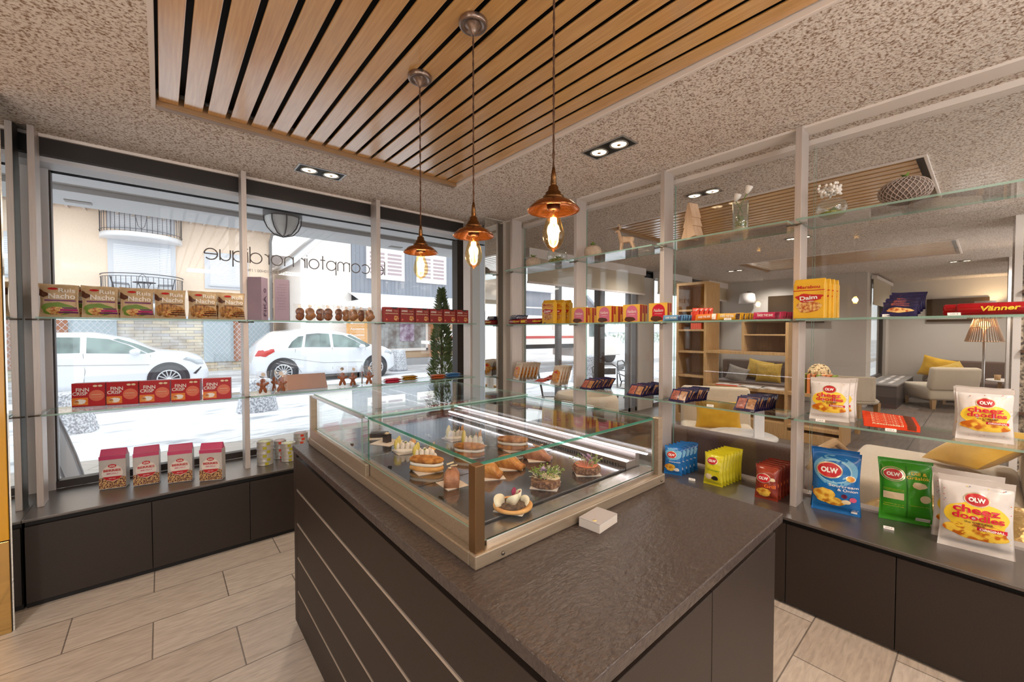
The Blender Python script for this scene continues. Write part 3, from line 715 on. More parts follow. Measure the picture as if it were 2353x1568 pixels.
# ---- white gabled building
wbld = thing('white_building', 'plain white gable wall of a house between the peach and grey buildings', 'building')
m_ww = mat('white_render', (244, 236, 230), .85)
WYB = 17.0; wx0 = ay(690, 600, WYB).x; wz0 = ay(690, 592, WYB).z; wx1 = ay(738, 552, WYB).x; wz1 = ay(738, 550, WYB).z
MB().prism([(wx0, WYB), (5.93, WYB), (5.93, WYB + 5), (wx0, WYB + 5)], G, wz0, m_ww).build('wall', wbld)
MB().prism([(wx0, wz0), (5.93, wz0), (5.93, wz1 + .5), (wx1 + .6, wz1 + .5), (wx1, wz1)], -WYB - 5, -WYB, m_ww, Matrix.Rotation(PI / 2, 4, 'X')).build('gable', wbld, recalc=True)
kx = (wz1 - wz0) / (wx1 - wx0)
MB().add([(wx0 - .25, WYB - .4, wz0 - .25 * kx), (wx1 + .6, WYB - .4, wz1 + .6 * kx), (wx1 + .6, WYB + 5, wz1 + .6 * kx), (wx0 - .25, WYB + 5, wz0 - .25 * kx), (wx0 - .25, WYB - .4, wz0 - .25 * kx + .14), (wx1 + .6, WYB - .4, wz1 + .6 * kx + .14), (wx1 + .6, WYB + 5, wz1 + .6 * kx + .14), (wx0 - .25, WYB + 5, wz0 - .25 * kx + .14)], [(0, 1, 2, 3), (4, 7, 6, 5), (0, 4, 5, 1), (0, 3, 7, 4)], m_snowroof).build('roof', wbld)
# ---- grey clad building with white canopy and shop
m_clad = brick('grey_cladding', (138, 142, 152), (128, 132, 142), (96, 98, 106), .17, 40, .006, (0, 0, 0), rot=(PI / 2, 0, 0), rough=.7, offset=0)
gb = thing('grey_building', 'grey timber clad building with a white fascia and a shop beneath, across the street', 'building')
GY = 17.0
MB().box((5.95, GY, 2.95), (11.9, GY + 5, 7.5), m_clad).build('upper_wall', gb)
MB().box((5.80, GY - 1.2, 2.30), (11.9, GY + .1, 2.62), mat('white_fascia', (240, 241, 244), .6)).build('fascia', gb, bev=.01)
MB().add([(5.80, GY - 1.2, 2.62), (11.9, GY - 1.2, 2.62), (11.9, GY + .02, 3.0), (5.80, GY + .02, 3.0)], [(0, 1, 2, 3)], m_snowroof).build('canopy_roof', gb)
MB().box((5.95, GY + .4, G), (11.9, GY + 5, 2.4), mat('beige_shopfront', (206, 178, 148), .7)).build('ground_floor_wall', gb)
def shuttered(x0, z0, x1, z1):
    a = MB().box((x0, GY - .06, z0), (x1, GY, z1), m_ww).build('window_surround', gb)
    s_ = MB(); n = 6; cw = (x1 - x0 - .42) / 2
    for c in range(2):
        for i in range(n):
            xx = x0 + .14 + c * (cw + .14); zz_ = z0 + .22 + i * (z1 - z0 - .34) / n; s_.box((xx, GY - .075, zz_), (xx + cw, GY - .061, zz_ + .09), mat('mauve_slats', (176, 158, 164), .7))
    s_.build('shutter_slats', a)
shuttered(6.55, 3.62, 8.25, 4.95); shuttered(8.85, 3.62, 10.4, 4.95)
sw = MB().box((7.15, GY + .36, .62), (9.5, GY + .40, 1.95), mat('shop_glass', (170, 172, 172), .25, rgb2=(120, 108, 104), nscale=3.2, ndet=5)).build('shop_window', gb)
MB().box((7.05, GY + .30, .50), (9.6, GY + .40, .62), m_ww).build('sill', sw)
for x in (7.05, 9.5): MB().box((x, GY + .3, .5), (x + .1, GY + .4, 2.05), m_ww).build('frame', sw)
MB().box((8.2, GY + .33, .95), (8.9, GY + .355, 1.75), mat('window_poster', (190, 176, 196), .5, rgb2=(120, 84, 110), nscale=5)).build('poster', sw)
so = MB().text('Rapid Marché', 7.9, 2.12, 1.4, mat('green_letters', (120, 205, 120), .5), height=.16).build('shop_lettering', gb); so.location.y = GY + .385
so['label'] = 'green shop lettering'
MB().box((9.75, GY - .1, G), (9.95, GY + .4, 2.2), mat('orange_wall', (226, 160, 110), .7)).build('orange_pier', gb)
MB().box((6.9, GY - .3, G), (11.9, GY + .4, .18), mat('concrete_step', (168, 168, 170), .7)).build('step', gb)
q = thing('orange_sign', 'orange street board listing hiking offers, beside the white parked car', 'sign', (5.96, 16.45, 0))
MB().box((-.41, 0, .2), (.41, .05, 1.92), mat('orange_board', (226, 168, 104), .6)).build('board', q, bev=.01)
tx = MB()
for i, s in enumerate(('Randonnées', 'Alpinisme', 'Raquettes')): tx.text(s, 0, 1.72 - i * .24, .56, m_ww, off=.003, bold=.01)
for z in (1.6, 1.36, 1.12, .9): tx.box((-.3, -.002, z), (.3, -.001, z + .01), m_ww)
tx.build('lettering', q)
for sx in (-.35, .35): MB().box((sx - .02, .0, G), (sx + .02, .04, .2), m_darkm).build('leg', q)
# ---- orange and red house farther right
oh = thing('orange_house', 'orange rendered house with red door farther along the street', 'building')
MB().box((11.95, 18, G), (15.4, 26, 7), mat('orange_render', (236, 178, 140), .8)).build('wall', oh)
MB().box((13.0, 17.95, G), (14.2, 18, 2.3), mat('red_door', (176, 60, 60), .6)).build('door', oh)
# ---- grey and white building beyond the truck
gx0 = ay(1200, 700, 30).x; gx1 = ay(1266, 700, 30).x
vb = thing('clad_outbuilding', 'grey clad building with white base beyond the flatbed truck', 'building')
MB().box((gx0, 30, 3.0), (gx1, 36, 5.4), m_clad).build('upper_wall', vb); MB().box((gx0, 30, G), (gx1, 36, 3.0), m_ww).build('base_wall', vb); MB().box((gx0 - .5, 29.5, 5.4), (gx1 + .6, 36, 5.7), m_snowroof).build('roof', vb)
# ---- dark chalet in the gap
ch = thing('timber_chalet', 'dark timber chalet with balconies seen in the gap beside the peach building', 'building')
m_tim = mat('weathered_timber', (120, 104, 98), .8, rgb2=(96, 82, 78), nscale=4, stretch=(1, 1, 8))
MB().box((5.2, 31, G), (7.4, 38, 5.6), m_ww).build('wall', ch)
MB().add([(4.6, 29.6, 5.0), (8.2, 29.6, 5.0), (8.2, 38, 7.6), (4.6, 38, 7.6)], [(0, 1, 2, 3)], m_tim).build('roof', ch)
for z in (2.0, 3.6): MB().box((5.1, 29.9, z), (7.9, 31, z + .9), m_tim).build('balcony', ch)
# ---- hillside and houses to the right
for i, (u, vt, Y, wd, hgt, c, lab) in enumerate(((1345, 678, 42, 7.5, 2.6, (126, 124, 134), 'grey chalet with a small white square window behind the truck'), (1440, 690, 46, 9, 2.2, (226, 228, 232), 'snow covered pale house behind the terrace'))):
    p = ay(u, vt, Y)
    h = thing('distant_house', lab, 'building', (p.x, Y, G)); H_ = p.z - G
    MB().box((-wd / 2, 0, 0), (wd / 2, 6, H_ * .62), mat('far_wall_%d' % i, c, .8)).build('wall', h)
    MB().add([(-wd / 2 - .6, -.5, H_ * .58), (0, -.5, H_), (wd / 2 + .6, -.5, H_ * .58), (-wd / 2 - .6, 6, H_ * .58), (0, 6, H_), (wd / 2 + .6, 6, H_ * .58)], [(0, 1, 4, 3), (1, 2, 5, 4)], m_snowroof).build('roof', h)
    MB().add([(-wd / 2, 0, H_ * .6), (wd / 2, 0, H_ * .6), (0, 0, H_ * .96)], [(0, 1, 2)], mat('far_wall_%d' % i, c, .8)).build('gable', h)
    wn = MB().box((-.5, -.06, H_ * .62), (.5, 0, H_ * .76), m_ww).build('window', h)
hl = thing('snowy_hedge', 'snow dusted hedge and fence across the street behind the terrace chairs', 'hedge', (0, 0, G))
p0 = ay(1395, 790, 30); p1 = ay(1470, 790, 30)
MB().box((p0.x - 3, 30, 0), (p1.x + 6, 31, 1.35), mat('hedge_green', (120, 140, 112), .9, rgb2=(222, 226, 226), nscale=3, ndet=6, contrast=(.4, .55))).build('foliage', hl)
MB().box((p0.x - 3, 29.9, 1.35), (p1.x + 6, 31.1, 1.6), m_snow).build('snow_cap', hl)

# ---- cars
m_carw = mat('white_car_paint', (222, 225, 231), .18, coat=.6); m_cglass = mat('car_glass', (66, 78, 80), .06, spec=.8, rgb2=(120, 142, 138), nscale=1.6, contrast=(.4, .6))
m_rub = mat('tyre_rubber', (60, 60, 64), .8); m_rim = mat('alloy_rim', (206, 208, 212), .3, .5); m_red = mat('red_lamp', (196, 60, 56), .2, coat=.5); m_hl = mat('head_lamp', (176, 182, 188), .1, .3)
m_bl = mat('car_black_trim', (52, 52, 56), .5)
def interp(pts, x):
    if x <= pts[0][0]: return pts[0][1]
    for (a, b), (c, d) in zip(pts, pts[1:]):
        if x <= c: t = (x - a) / (c - a); t = t * t * (3 - 2 * t) * .35 + t * .65; return b + (d - b) * t
    return pts[-1][1]
def car(name, label, L, top, belt, glasses, wheels, loc, rotz, extras=None, hw=.89, wr=.33, paint=None):
    t = thing(name, label, 'car', loc, rotz); paint = paint or m_carw
    def halfw(x, z):
        e = max(0, (abs(x - L / 2) - L / 2 + .55) / .55); base = hw * (1 - .30 * e ** 2.2)
        b = interp(belt, x)
        if z > b: base -= (z - b) * .42
        return base * (1 - .05 * ((z - .62) / .45) ** 2 if z < b else .975)
    def surf(x, z): return -halfw(x, z)
    ns = 44; mb = MB(); vs = []; fs = []; rows = 9
    for i in range(ns + 1):
        x = L * i / ns; T = interp(top, x); e = max(0, (abs(x - L / 2) - L / 2 + .35) / .35); zb = .2 + .12 * e
        sec = [(-halfw(x, zb) * .9, zb - .02)] + [(-halfw(x, z), z) for z in [zb + (T - .03 - zb) * k / rows for k in range(rows + 1)]]
        sec += [(sec[-1][0] * .82, T), (0, T + .03)]
        full = sec + [(-y, z) for y, z in reversed(sec[:-1])]
        for y, z in full: vs.append((x, y, z))
    n = len(full)
    for i in range(ns):
        for k in range(n - 1): a = i * n + k; fs.append((a, a + n, a + n + 1, a + 1))
    fs.append(tuple(range(n))); fs.append(tuple(reversed(range(ns * n, ns * n + n))))
    mb.add(vs, fs, paint, True); mb.build('body', t, recalc=True)
    for side in (1, -1):
        S = Matrix.Scale(side, 4, (0, 1, 0))
        for g in glasses:
            gb_ = MB().patch(g, m_cglass, surf, .006, 4); o_ = gb_.build('side_window', t, M=S)
        for wx in wheels:
            ar = MB().patch(ell(wx, .34, wr + .075, wr + .075, 36), m_bl, lambda x, z: surf(x, .6), .004, 2); ar.build('wheel_arch', t, M=S)
            wl = MB(); prof = [(0, .11), (wr * .62, .11), (wr * .66, .10), (wr * .7, .115), (wr, .09), (wr + .01, .06), (wr + .01, -.08), (wr, -.1), (0, -.1)]
            Mw = Matrix.Translation((wx, (-hw + .065) * side, .33)) @ Matrix.Rotation(PI / 2 * side, 4, 'X')
            wl.lathe(prof, m_rub, 28, Mw); wo = wl.build('wheel', t)
            ri = MB()
            for k in range(14):
                M2 = Mw @ Matrix.Rotation(2 * PI * k / 14, 4, 'Z'); ri.box((.03, -.012, .112), (wr * .66, .012, .125), m_rim, M2)
            ri.lathe([(0, .13), (.05, .128), (.05, .112)], m_rim, 14, Mw); ri.lathe([(wr * .62, .112), (wr * .63, .13), (wr * .70, .125), (wr * .70, .11)], m_rim, 28, Mw); ri.build('rim', wo)
        seams = MB()
        for g in extras.get('seams', ()): seams.tube([(x, surf(x, z) - .002, z) for x, z in g], .006, m_soffd, 4)
        seams.build('door_seam', t, M=S)
        for k_, m_, out in extras.get('patches', ()): MB().patch(out, m_, surf, .01, 3).build(k_, t, M=S)
        mx_, mz_ = extras['mirror']; MB().ball((mx_, -(hw + .09), mz_), (.10, .10, .07), paint, 12, 8).build('wing_mirror', t, M=S)
    MB().box((.35, -hw + .12, .0 + .16), (L - .35, hw - .12, .3), m_bl).build('underbody', t)
    return t
# the smaller hatchback, nose to the right
top2 = [(0, .62), (.08, .95), (.32, 1.22), (.62, 1.47), (1.3, 1.545), (2.1, 1.54), (2.75, 1.40), (3.28, 1.08), (3.75, 1.0), (4.08, .84), (4.2, .55)]
gl2 = [[(.86, 1.02), (1.22, 1.04), (1.30, 1.36), (1.16, 1.34), (.98, 1.20)], [(1.30, 1.04), (2.03, 1.02), (2.03, 1.42), (1.7, 1.44), (1.38, 1.41)], [(2.12, 1.02), (3.12, .98), (2.80, 1.20), (2.45, 1.38), (2.12, 1.42)]]
car('parked_hatchback', 'white hatchback parked across the street with its red tail lamp at left', 4.2, top2, [(0, .95), (.9, 1.0), (3.2, .97), (4.2, .85)], gl2, (.72, 3.42), (1.9, 13.95, G), 0,
    {'mirror': (2.95, 1.02), 'seams': [[(1.05, .98), (1.02, .6), (1.2, .3)], [(2.08, 1.0), (2.08, .35)], [(3.1, .95), (3.1, .4)], [(.9, .72), (1.8, .55), (3.0, .52)]],
     'patches': [('windscreen', m_cglass, [(3.14, .99), (2.86, 1.19), (2.56, 1.37), (2.66, 1.385), (2.97, 1.23), (3.27, 1.05)]), ('tail_lamp', m_red, [(.06, .80), (.30, .78), (.52, .92), (.50, 1.0), (.14, .96)]), ('head_lamp', m_hl, [(3.72, .80), (4.0, .72), (4.05, .80), (3.80, .90)])]})
rw = MB().patch([(.0, 0), (1, 0), (1, 1), (0, 1)], m_cglass, lambda x, z: 0, 0, 1)
# the crossover, only its front half in view
top1 = [(0, .65), (.1, 1.0), (.5, 1.33), (1.2, 1.44), (2.1, 1.45), (2.7, 1.32), (3.25, 1.02), (3.8, .95), (4.12, .82), (4.25, .5)]
gl1 = [[(.9, 1.02), (1.95, 1.02), (1.95, 1.36), (1.3, 1.37), (1.0, 1.24)], [(2.05, 1.01), (3.05, .97), (2.72, 1.18), (2.40, 1.32), (2.05, 1.36)]]
car('parked_crossover', 'white crossover car parked across the street at left, front wheel and headlamp showing', 4.25, top1, [(0, .98), (.9, 1.0), (3.2, .96), (4.25, .82)], gl1, (.78, 3.45), (-3.32, 13.9, G), 0,
    {'mirror': (2.85, 1.02), 'seams': [[(2.0, 1.0), (2.03, .6), (2.0, .3)], [(3.12, .93), (3.12, .38)], [(1.0, .78), (3.1, .70)]],
     'patches': [('windscreen', m_cglass, [(3.08, .98), (2.78, 1.18), (2.47, 1.31), (2.56, 1.33), (2.90, 1.19), (3.22, 1.02)]), ('head_lamp', m_hl, [(3.72, .80), (4.0, .66), (4.14, .66), (4.12, .78), (3.80, .86)]), ('air_intake', m_bl, [(3.92, .44), (4.08, .60), (4.10, .58), (3.98, .42)])]})
# ---- flatbed truck seen through the lounge window
pw = az(1357, 832, G)
tr = thing('flatbed_truck', 'white flatbed truck with a red stripe parked beyond the terrace', 'truck', (pw.x - 1.0, pw.y + .2, G), -.12)
MB().box((-7.2, -1.0, 1.0), (-.6, 1.1, 1.12), m_ww).build('load_bed', tr)
MB().box((-7.2, -1.03, .95), (-.6, -1.0, 1.55), m_ww).build('side_board', tr); MB().box((-7.2, -1.045, 1.20), (-.6, -1.031, 1.30), m_red).build('red_stripe', tr)
rk = MB()
for x in (-7, -5.4, -3.8, -2.2, -.8): rk.box((x, -1.0, 1.5), (x + .06, -.94, 2.5), m_ww)
rk.box((-7, -1, 2.45), (-.8, -.94, 2.5), m_ww); rk.box((-7, -1, 2.0), (-.8, -.94, 2.04), m_ww); rk.build('rack', tr)
cb = MB(); cb.prism([(-.5, .35), (2.1, .35), (2.25, .8), (2.1, 1.15), (1.3, 1.3), (.75, 2.05), (.3, 2.15), (-.5, 2.15)], -1.0, 1.0, m_ww, Matrix.Rotation(PI / 2, 4, 'X')); cb.build('cab', tr, bev=.04, recalc=True)
MB().prism([(.0, 1.25), (1.15, 1.25), (.66, 1.95), (.0, 1.98)], 1.005, 1.012, m_cglass, Matrix.Rotation(PI / 2, 4, 'X')).build('side_window', tr)
for x in (1.45, -4.6):
    for sy in (-.86, .86): MB().lathe([(0, .12), (.2, .12), (.24, .10), (.36, .11), (.38, .08), (.38, -.1), (0, -.1)], m_rub, 24, Matrix.Translation((x, sy, .38)) @ Matrix.Rotation(PI / 2, 4, 'X')).build('wheel', tr)
MB().box((-7.0, -.6, .75), (.3, .6, 1.0), m_bl).build('chassis', tr)

cw = ay(1073, 700, 6.1)
o = MB().box((cw.x - .09, 6.0, G), (cw.x + .09, 6.2, 2.75), m_ww).build('canopy_column', bev=.01); tag(o, 'white square column carrying the canopy outside the right end of the window', 'column')
# ---- granite bollards
m_gran = mat('speckled_granite', (150, 152, 160), .8, rgb2=(222, 224, 230), nscale=38, ndet=4, contrast=(.42, .58))
def bollard(x, y, r0, r1, h, label):
    o = MB().lathe([(0, h), (r1 * .8, h), (r1, h - .03), (r0 * 1.0, .05), (r0 * .9, 0), (0, 0)], m_gran, 9, smooth=False).build('granite_bollard', loc=(x, y, G)); tag(o, label, 'bollard', 'tapered granite bollards in the snow'); return o
b1 = az(165, 1000, G); bollard(b1.x - .05, b1.y, .34, .22, .62, 'speckled granite bollard in the snow outside the left window bay')
b1 = az(592, 948, G); bollard(b1.x, b1.y, .34, .24, .62, 'speckled granite bollard behind the second aluminium post')
b1 = az(915, 852, G); bollard(b1.x, b1.y, .36, .27, .80, 'granite bollard at the nose of the white hatchback')
b1 = az(1345, 880, G); bollard(b1.x, b1.y, .42, .32, .8, 'pale granite bollard beyond the terrace in front of the truck')
# ---- conifer in a pot by the window
def conifer(x, y, h, r, label):
    t = thing('potted_conifer', label, 'tree', (x, y, G))
    MB().lathe([(0, 0), (.16, 0), (.22, .34), (.20, .35), (.19, .31), (0, .31)], mat('dark_pot', (70, 66, 66), .6), 20).build('pot', t)
    MB().cyl((0, 0, .3), (0, 0, h * .9), .025, mat('bark', (96, 72, 54), .9), .008, 8).build('trunk', t)
    mb = MB(); rs = random.Random(3); m1 = mat('conifer_green', (84, 108, 52), .8, rgb2=(120, 140, 74), nscale=5)
    for i in range(5200):
        k = rs.random() ** .8; z = .42 + (h - .42) * k; R = r * (1 - k) ** .6 * (.75 + .35 * math.sin(k * 25) * .3); a = rs.uniform(0, 2 * PI); rr_ = R * math.sqrt(rs.uniform(.25, 1.0))
        c = Vector((rr_ * math.cos(a), rr_ * math.sin(a), z)); d = Vector((math.cos(a), math.sin(a), rs.uniform(.4, 1.6))).normalized(); s_ = d.cross(Vector((rs.uniform(-1, 1), rs.uniform(-1, 1), .2))).normalized() * .008; l = rs.uniform(.03, .075)
        mb.add([c - s_, c + s_, c + d * l + s_ * .3, c + d * l - s_ * .3], [(0, 1, 2, 3)], m1)
    mb.build('foliage', t); return t
conifer(ay(1015, 800, 5.0).x, 5.0, 2.08, .26, 'slender green potted conifer outside the right end of the shop window')
# ---- curved feather banner at the left
fb = thing('feather_banner', 'white curved banner on a grey pole outside the left end of the window', 'banner', (0, 0, 0))
pl = [ay(u, v, 5.0) for u, v in ((118, 930), (132, 960), (152, 1000), (172, 1045), (187, 1085), (200, 1135))]
MB().tube([tuple(p) for p in pl] + [(pl[-1].x + .02, 5.0, G)], .014, mat('banner_pole', (160, 162, 170), .4, .4), 8).build('pole', fb)
inn = [ay(u, v, 5.0) for u, v in ((95, 1010), (104, 1012), (120, 1040), (135, 1075), (150, 1110), (158, 1135))]
vs_ = [tuple(p) for p in pl] + [(p.x, 5.03, p.z) for p in inn]
MB().add(vs_, [(i, i + 1, i + 7, i + 6) for i in range(5)], mat('banner_cloth', (224, 226, 232), .8), True).build('cloth', fb)
MB().tube([tuple(p) for p in inn], .012, mat('banner_pole', (160, 162, 170), .4, .4), 8).build('inner_pole', fb)
# ---- terrace chairs outside the lounge
m_ch = mat('grey_tube_metal', (120, 120, 124), .35, .6)
def terrace_chair(x, y, rz, label):
    t = thing('terrace_chair', label, 'chair', (x, y, G), rz, 'grey metal terrace chairs')
    MB().prism([(-.22, -.2), (.22, -.2), (.24, .2), (-.24, .2)], .44, .455, m_ch).build('seat', t, bev=.004)
    MB().tube([(-.23, .2, .45), (-.25, .27, .8), (-.15, .29, .86), (.15, .29, .86), (.25, .27, .8), (.23, .2, .45)], .013, m_ch, 8).build('backrest', t)
    MB().box((-.22, .265, .66), (.22, .275, .78), m_ch).build('back_slat', t)
    for s in (-1, 1):
        MB().tube([(s * .24, -.24, 0), (s * .23, -.2, .45), (s * .26, -.16, .66), (s * .27, .25, .68)], .013, m_ch, 8).build('leg', t)
        MB().tube([(s * .25, .28, 0), (s * .23, .18, .45)], .013, m_ch, 8).build('leg', t)
    return t
c1 = az(1400, 945, G); terrace_chair(c1.x, c1.y, -.6, 'grey metal terrace chair outside, behind the dark snack packets')
c2 = az(1245, 975, G); terrace_chair(c2.x + .3, c2.y, .8, 'grey metal terrace chair outside, partly hidden behind the display case')
c2 = az(1490, 950, G); terrace_chair(c2.x + .9, c2.y + .9, .3, 'grey metal terrace chair outside, half hidden by the aluminium post')
# ---- passer-by in a high visibility vest
def person(x, y, rz):
    t = thing('person', 'person in yellow high visibility jacket and orange hood walking outside the lounge window', 'person', (x, y, G), rz)
    def skin(pts, edges, rad, name, m, parent):
        me = bpy.data.meshes.new(name); me.from_pydata(pts, edges, []); me.materials.append(m)
        o = bpy.data.objects.new(name, me); C.objects.link(o); o.parent = parent
        sk = o.modifiers.new('Skin', 'SKIN'); sk.use_smooth_shade = True
        for i, v in enumerate(me.skin_vertices[0].data): v.radius = (rad[i], rad[i] * .85)
        me.skin_vertices[0].data[0].use_root = True
        sb = o.modifiers.new('Sub', 'SUBSURF'); sb.levels = 1; sb.render_levels = 1
        return o
    body = skin([(0, 0, .95), (0, 0, 1.15), (0, 0, 1.36), (0, 0, 1.5), (0, -.01, 1.62), (0, -.01, 1.72), (.17, 0, 1.40), (.25, -.03, 1.15), (.22, -.16, .98), (-.17, 0, 1.40), (-.25, -.03, 1.15), (-.22, -.16, .98), (.10, 0, .88), (.11, -.06, .5), (.11, .02, .08), (.11, -.12, .05), (-.10, 0, .88), (-.11, .08, .5), (-.11, .18, .1), (-.11, .06, .05)],
         [(0, 1), (1, 2), (2, 3), (3, 4), (4, 5), (2, 6), (6, 7), (7, 8), (2, 9), (9, 10), (10, 11), (0, 12), (12, 13), (13, 14), (14, 15), (0, 16), (16, 17), (17, 18), (18, 19)],
         [.15, .15, .16, .06, .085, .07, .07, .05, .035, .07, .05, .035, .09, .065, .045, .04, .09, .065, .045, .04], 'body', mat('dark_trousers', (56, 56, 64), .8), t)
    MB().lathe([(.16, .92), (.185, 1.05), (.20, 1.25), (.19, 1.4), (.10, 1.5), (.07, 1.53)], mat('hi_vis_yellow', (214, 226, 40), .7), 18).build('vest', t)
    MB().ball((0, 0, 1.66), (.115, .125, .14), mat('orange_hood', (232, 120, 50), .8), 14, 10).build('hood', t)
    return t
pp = ay(1471, 740, 9.5); person(pp.x, 9.5, .4)
# ================================================================ the lounge behind the partition
m_cream = mat('cream_upholstery', (214, 200, 178), .9, rgb2=(202, 186, 162), nscale=180, sheen=.2, bump=.2, bscale=260)
m_brownup = mat('brown_upholstery', (92, 72, 62), .9, rgb2=(104, 82, 72), nscale=120, sheen=.3)
m_oak = mat('light_oak', (190, 154, 108), .45, rgb2=(172, 134, 88), nscale=5, ndet=6, stretch=(16, 16, 1.2))
m_yel = mat('mustard_cushion', (222, 174, 46), .85, rgb2=(208, 158, 34), nscale=8, sheen=.3)
m_yelp = mat('yellow_woven_cushion', (212, 178, 84), .9, rgb2=(190, 150, 56), nscale=60, sheen=.2)
m_gcush = mat('grey_cushion', (150, 142, 134), .9)
m_blind = mat('cream_roller_blind', (196, 184, 162), .9)
m_granw = mat('granite_wall', (70, 60, 54), .55, rgb2=(190, 172, 150), nscale=42, ndet=3, contrast=(.38, .6))
m_marble = mat('white_marble', (226, 224, 222), .2, rgb2=(196, 196, 198), nscale=4, ndet=6, stretch=(1, 3, 1), contrast=(.5, .75))
LW = 4.0
# facade of the lounge
struct(MB().box((2.84, LW - .01, 0), (3.64, LW + .15, CEIL), m_granw).build('wall_lounge_corner'))
struct(MB().box((3.64, LW, 2.36), (9.8, LW + .15, CEIL), m_wall).build('wall_lintel'))
for i, (a, b) in enumerate(((6.36, 6.85), (8.05, 8.85))):
    struct(MB().box((a, LW, 0), (b, LW + .15, CEIL), m_wall).build('wall_lounge_pier_%d' % (i + 1)))
MFR = mat('grey_window_frame', (126, 122, 122), .4, .3)
for k, (a, b, mull) in enumerate(((3.64, 6.36, (4.34, 5.25, 6.10)), (6.85, 8.05, ()), (8.85, 9.8, (9.35,)))):
    w_ = bpy.data.objects.new('window_%d' % (9 + k), None); C.objects.link(w_); w_['kind'] = 'structure'
    f_ = MB()
    for x in (a, b - .05) + mull: f_.box((x, LW + .02, .0), (x + (.17 if x == 5.25 else .06), LW + .10, 2.36), MFR if x != 5.25 else m_brown_frame)
    f_.box((a, LW + .02, 0), (b, LW + .10, .07), MFR); f_.build('window_frame', w_)
    MB().box((a + .03, LW + .05, .05), (b - .03, LW + .056, 2.36), m_win).build('window_pane', w_)
    bl_ = MB().box((a - .02, LW - .10, 2.05 if k == 0 else 2.1), (b + .02, LW - .092, 2.36), m_blind)
    bl_.box((a - .02, LW - .11, 2.025 if k == 0 else 2.075), (b + .02, LW - .085, 2.052 if k == 0 else 2.102), m_white)
    o = bl_.build('roller_blind'); tag(o, ('wide cream roller blind over the lounge door to the terrace', 'cream roller blind on the lounge window hidden behind the bookshelf', 'cream roller blind at the far window right of the bookshelf tower')[k], 'blind')
    o = MB().box((a - .02, LW - .13, 2.36), (b + .02, LW, CEIL), m_white).build('trim_%d' % (7 + k)); struct(o)
# walls at the far end
struct(MB().box((9.8, 1.45, 0), (9.95, LW + .15, CEIL), m_wall).build('wall_lounge_end'))
struct(MB().box((9.95, 1.45, 0), (10.25, 1.60, CEIL), m_wall).build('wall_bay_left'))
struct(MB().box((12.0, 1.45, 0), (12.6, 1.60, CEIL), m_wall).build('wall_bay_right'))
struct(MB().box((10.25, 1.45, 0), (12.0, 1.60, .42), m_wall).build('wall_bay_sill'))
struct(MB().box((10.25, 1.45, 2.3), (12.0, 1.60, CEIL), m_wall).build('wall_bay_lintel'))
struct(MB().box((12.5, -5, 0), (12.65, 1.6, CEIL), m_wall).build('wall_far'))
w_ = bpy.data.objects.new('window_12', None); C.objects.link(w_); w_['kind'] = 'structure'
f_ = MB(); f_.box((10.25, 1.50, .42), (12, 1.56, .48), m_brown_frame); f_.box((11.93, 1.50, .42), (12, 1.56, 2.3), m_brown_frame); f_.box((10.25, 1.50, .42), (10.31, 1.56, 2.3), m_brown_frame); f_.build('window_frame', w_)
MB().box((10.28, 1.53, .45), (11.97, 1.536, 2.3), m_win).build('window_pane', w_)
o = MB().box((10.1, 1.40, 1.95), (12.1, 1.41, 2.38), m_blind).box((10.1, 1.395, 1.9), (12.1, 1.415, 1.95), m_blind).build('roller_blind'); tag(o, 'cream roller blind above the far side window of the bay', 'blind')
o = MB().box((10.1, 1.36, 2.38), (12.1, 1.44, 2.44), m_white).build('blind_box'); tag(o, 'white blind housing under the ceiling of the bay', 'blind')
# granite pillars at the right
def pillar(x0, y0, x1, y1, label):
    t = thing('granite_pillar', label, 'pillar', (x0, y0, 0))
    MB().box((.012, 0, 0), (x1 - x0, y1 - y0, CEIL), m_granw).build('shaft', t)
    MB().box((-.0, y1 - y0 - .05, 0), (.012, y1 - y0, CEIL), m_white).build('corner_trim', t)
    m_bb = mat('brown_bracket', (92, 62, 44), .6)
    for z in (.62, 1.2, 1.75): MB().box((-.03, .0, z), (.0, y1 - y0 - .05, z + .03), m_bb).build('bracket', t)
pillar(6.06, -1.2, 6.7, -.15, 'speckled granite pillar at the right edge of the lounge, nearer one')
pillar(9.34, -.9, 9.9, -.18, 'speckled granite pillar farther back beside the nearer one')
# dark picture panels
o = MB().box((9.74, 2.075, 1.565), (9.795, 3.04, 2.135), mat('dark_screen', (66, 52, 38), .12)).build('wall_screen', bev=.004); tag(o, 'dark glossy screen on the wall above the bookshelf', 'screen')
o = MB().box((12.44, -.01, 1.60), (12.495, .865, 2.08), mat('dark_picture', (60, 42, 22), .3)).build('wall_picture', bev=.004); tag(o, 'dark brown panel picture on the far wall behind the floor lamp', 'picture')
# uplight on the far wall and the wall lamp over the bookshelf
lamp('uplight', 'SPOT', (12.2, -.1, 1.9), 12, (1, .72, .42), .05, aim=(12.45, 0.1, 2.6), spot=2.2)
o = thing('wall_lamp', 'white shaded wall lamp in the corner above the bookshelf', 'lamp', (9.62, 3.4, 2.0))
MB().lathe([(.10, .22), (.14, .20), (.17, .0), (.165, 0), (.13, .19)], m_ww, 24).build('lamp_shade', o)
MB().tube([(0, 0, .1), (0, 0, .26), (.16, 0, .26)], .01, m_clip, 8).build('arm', o)

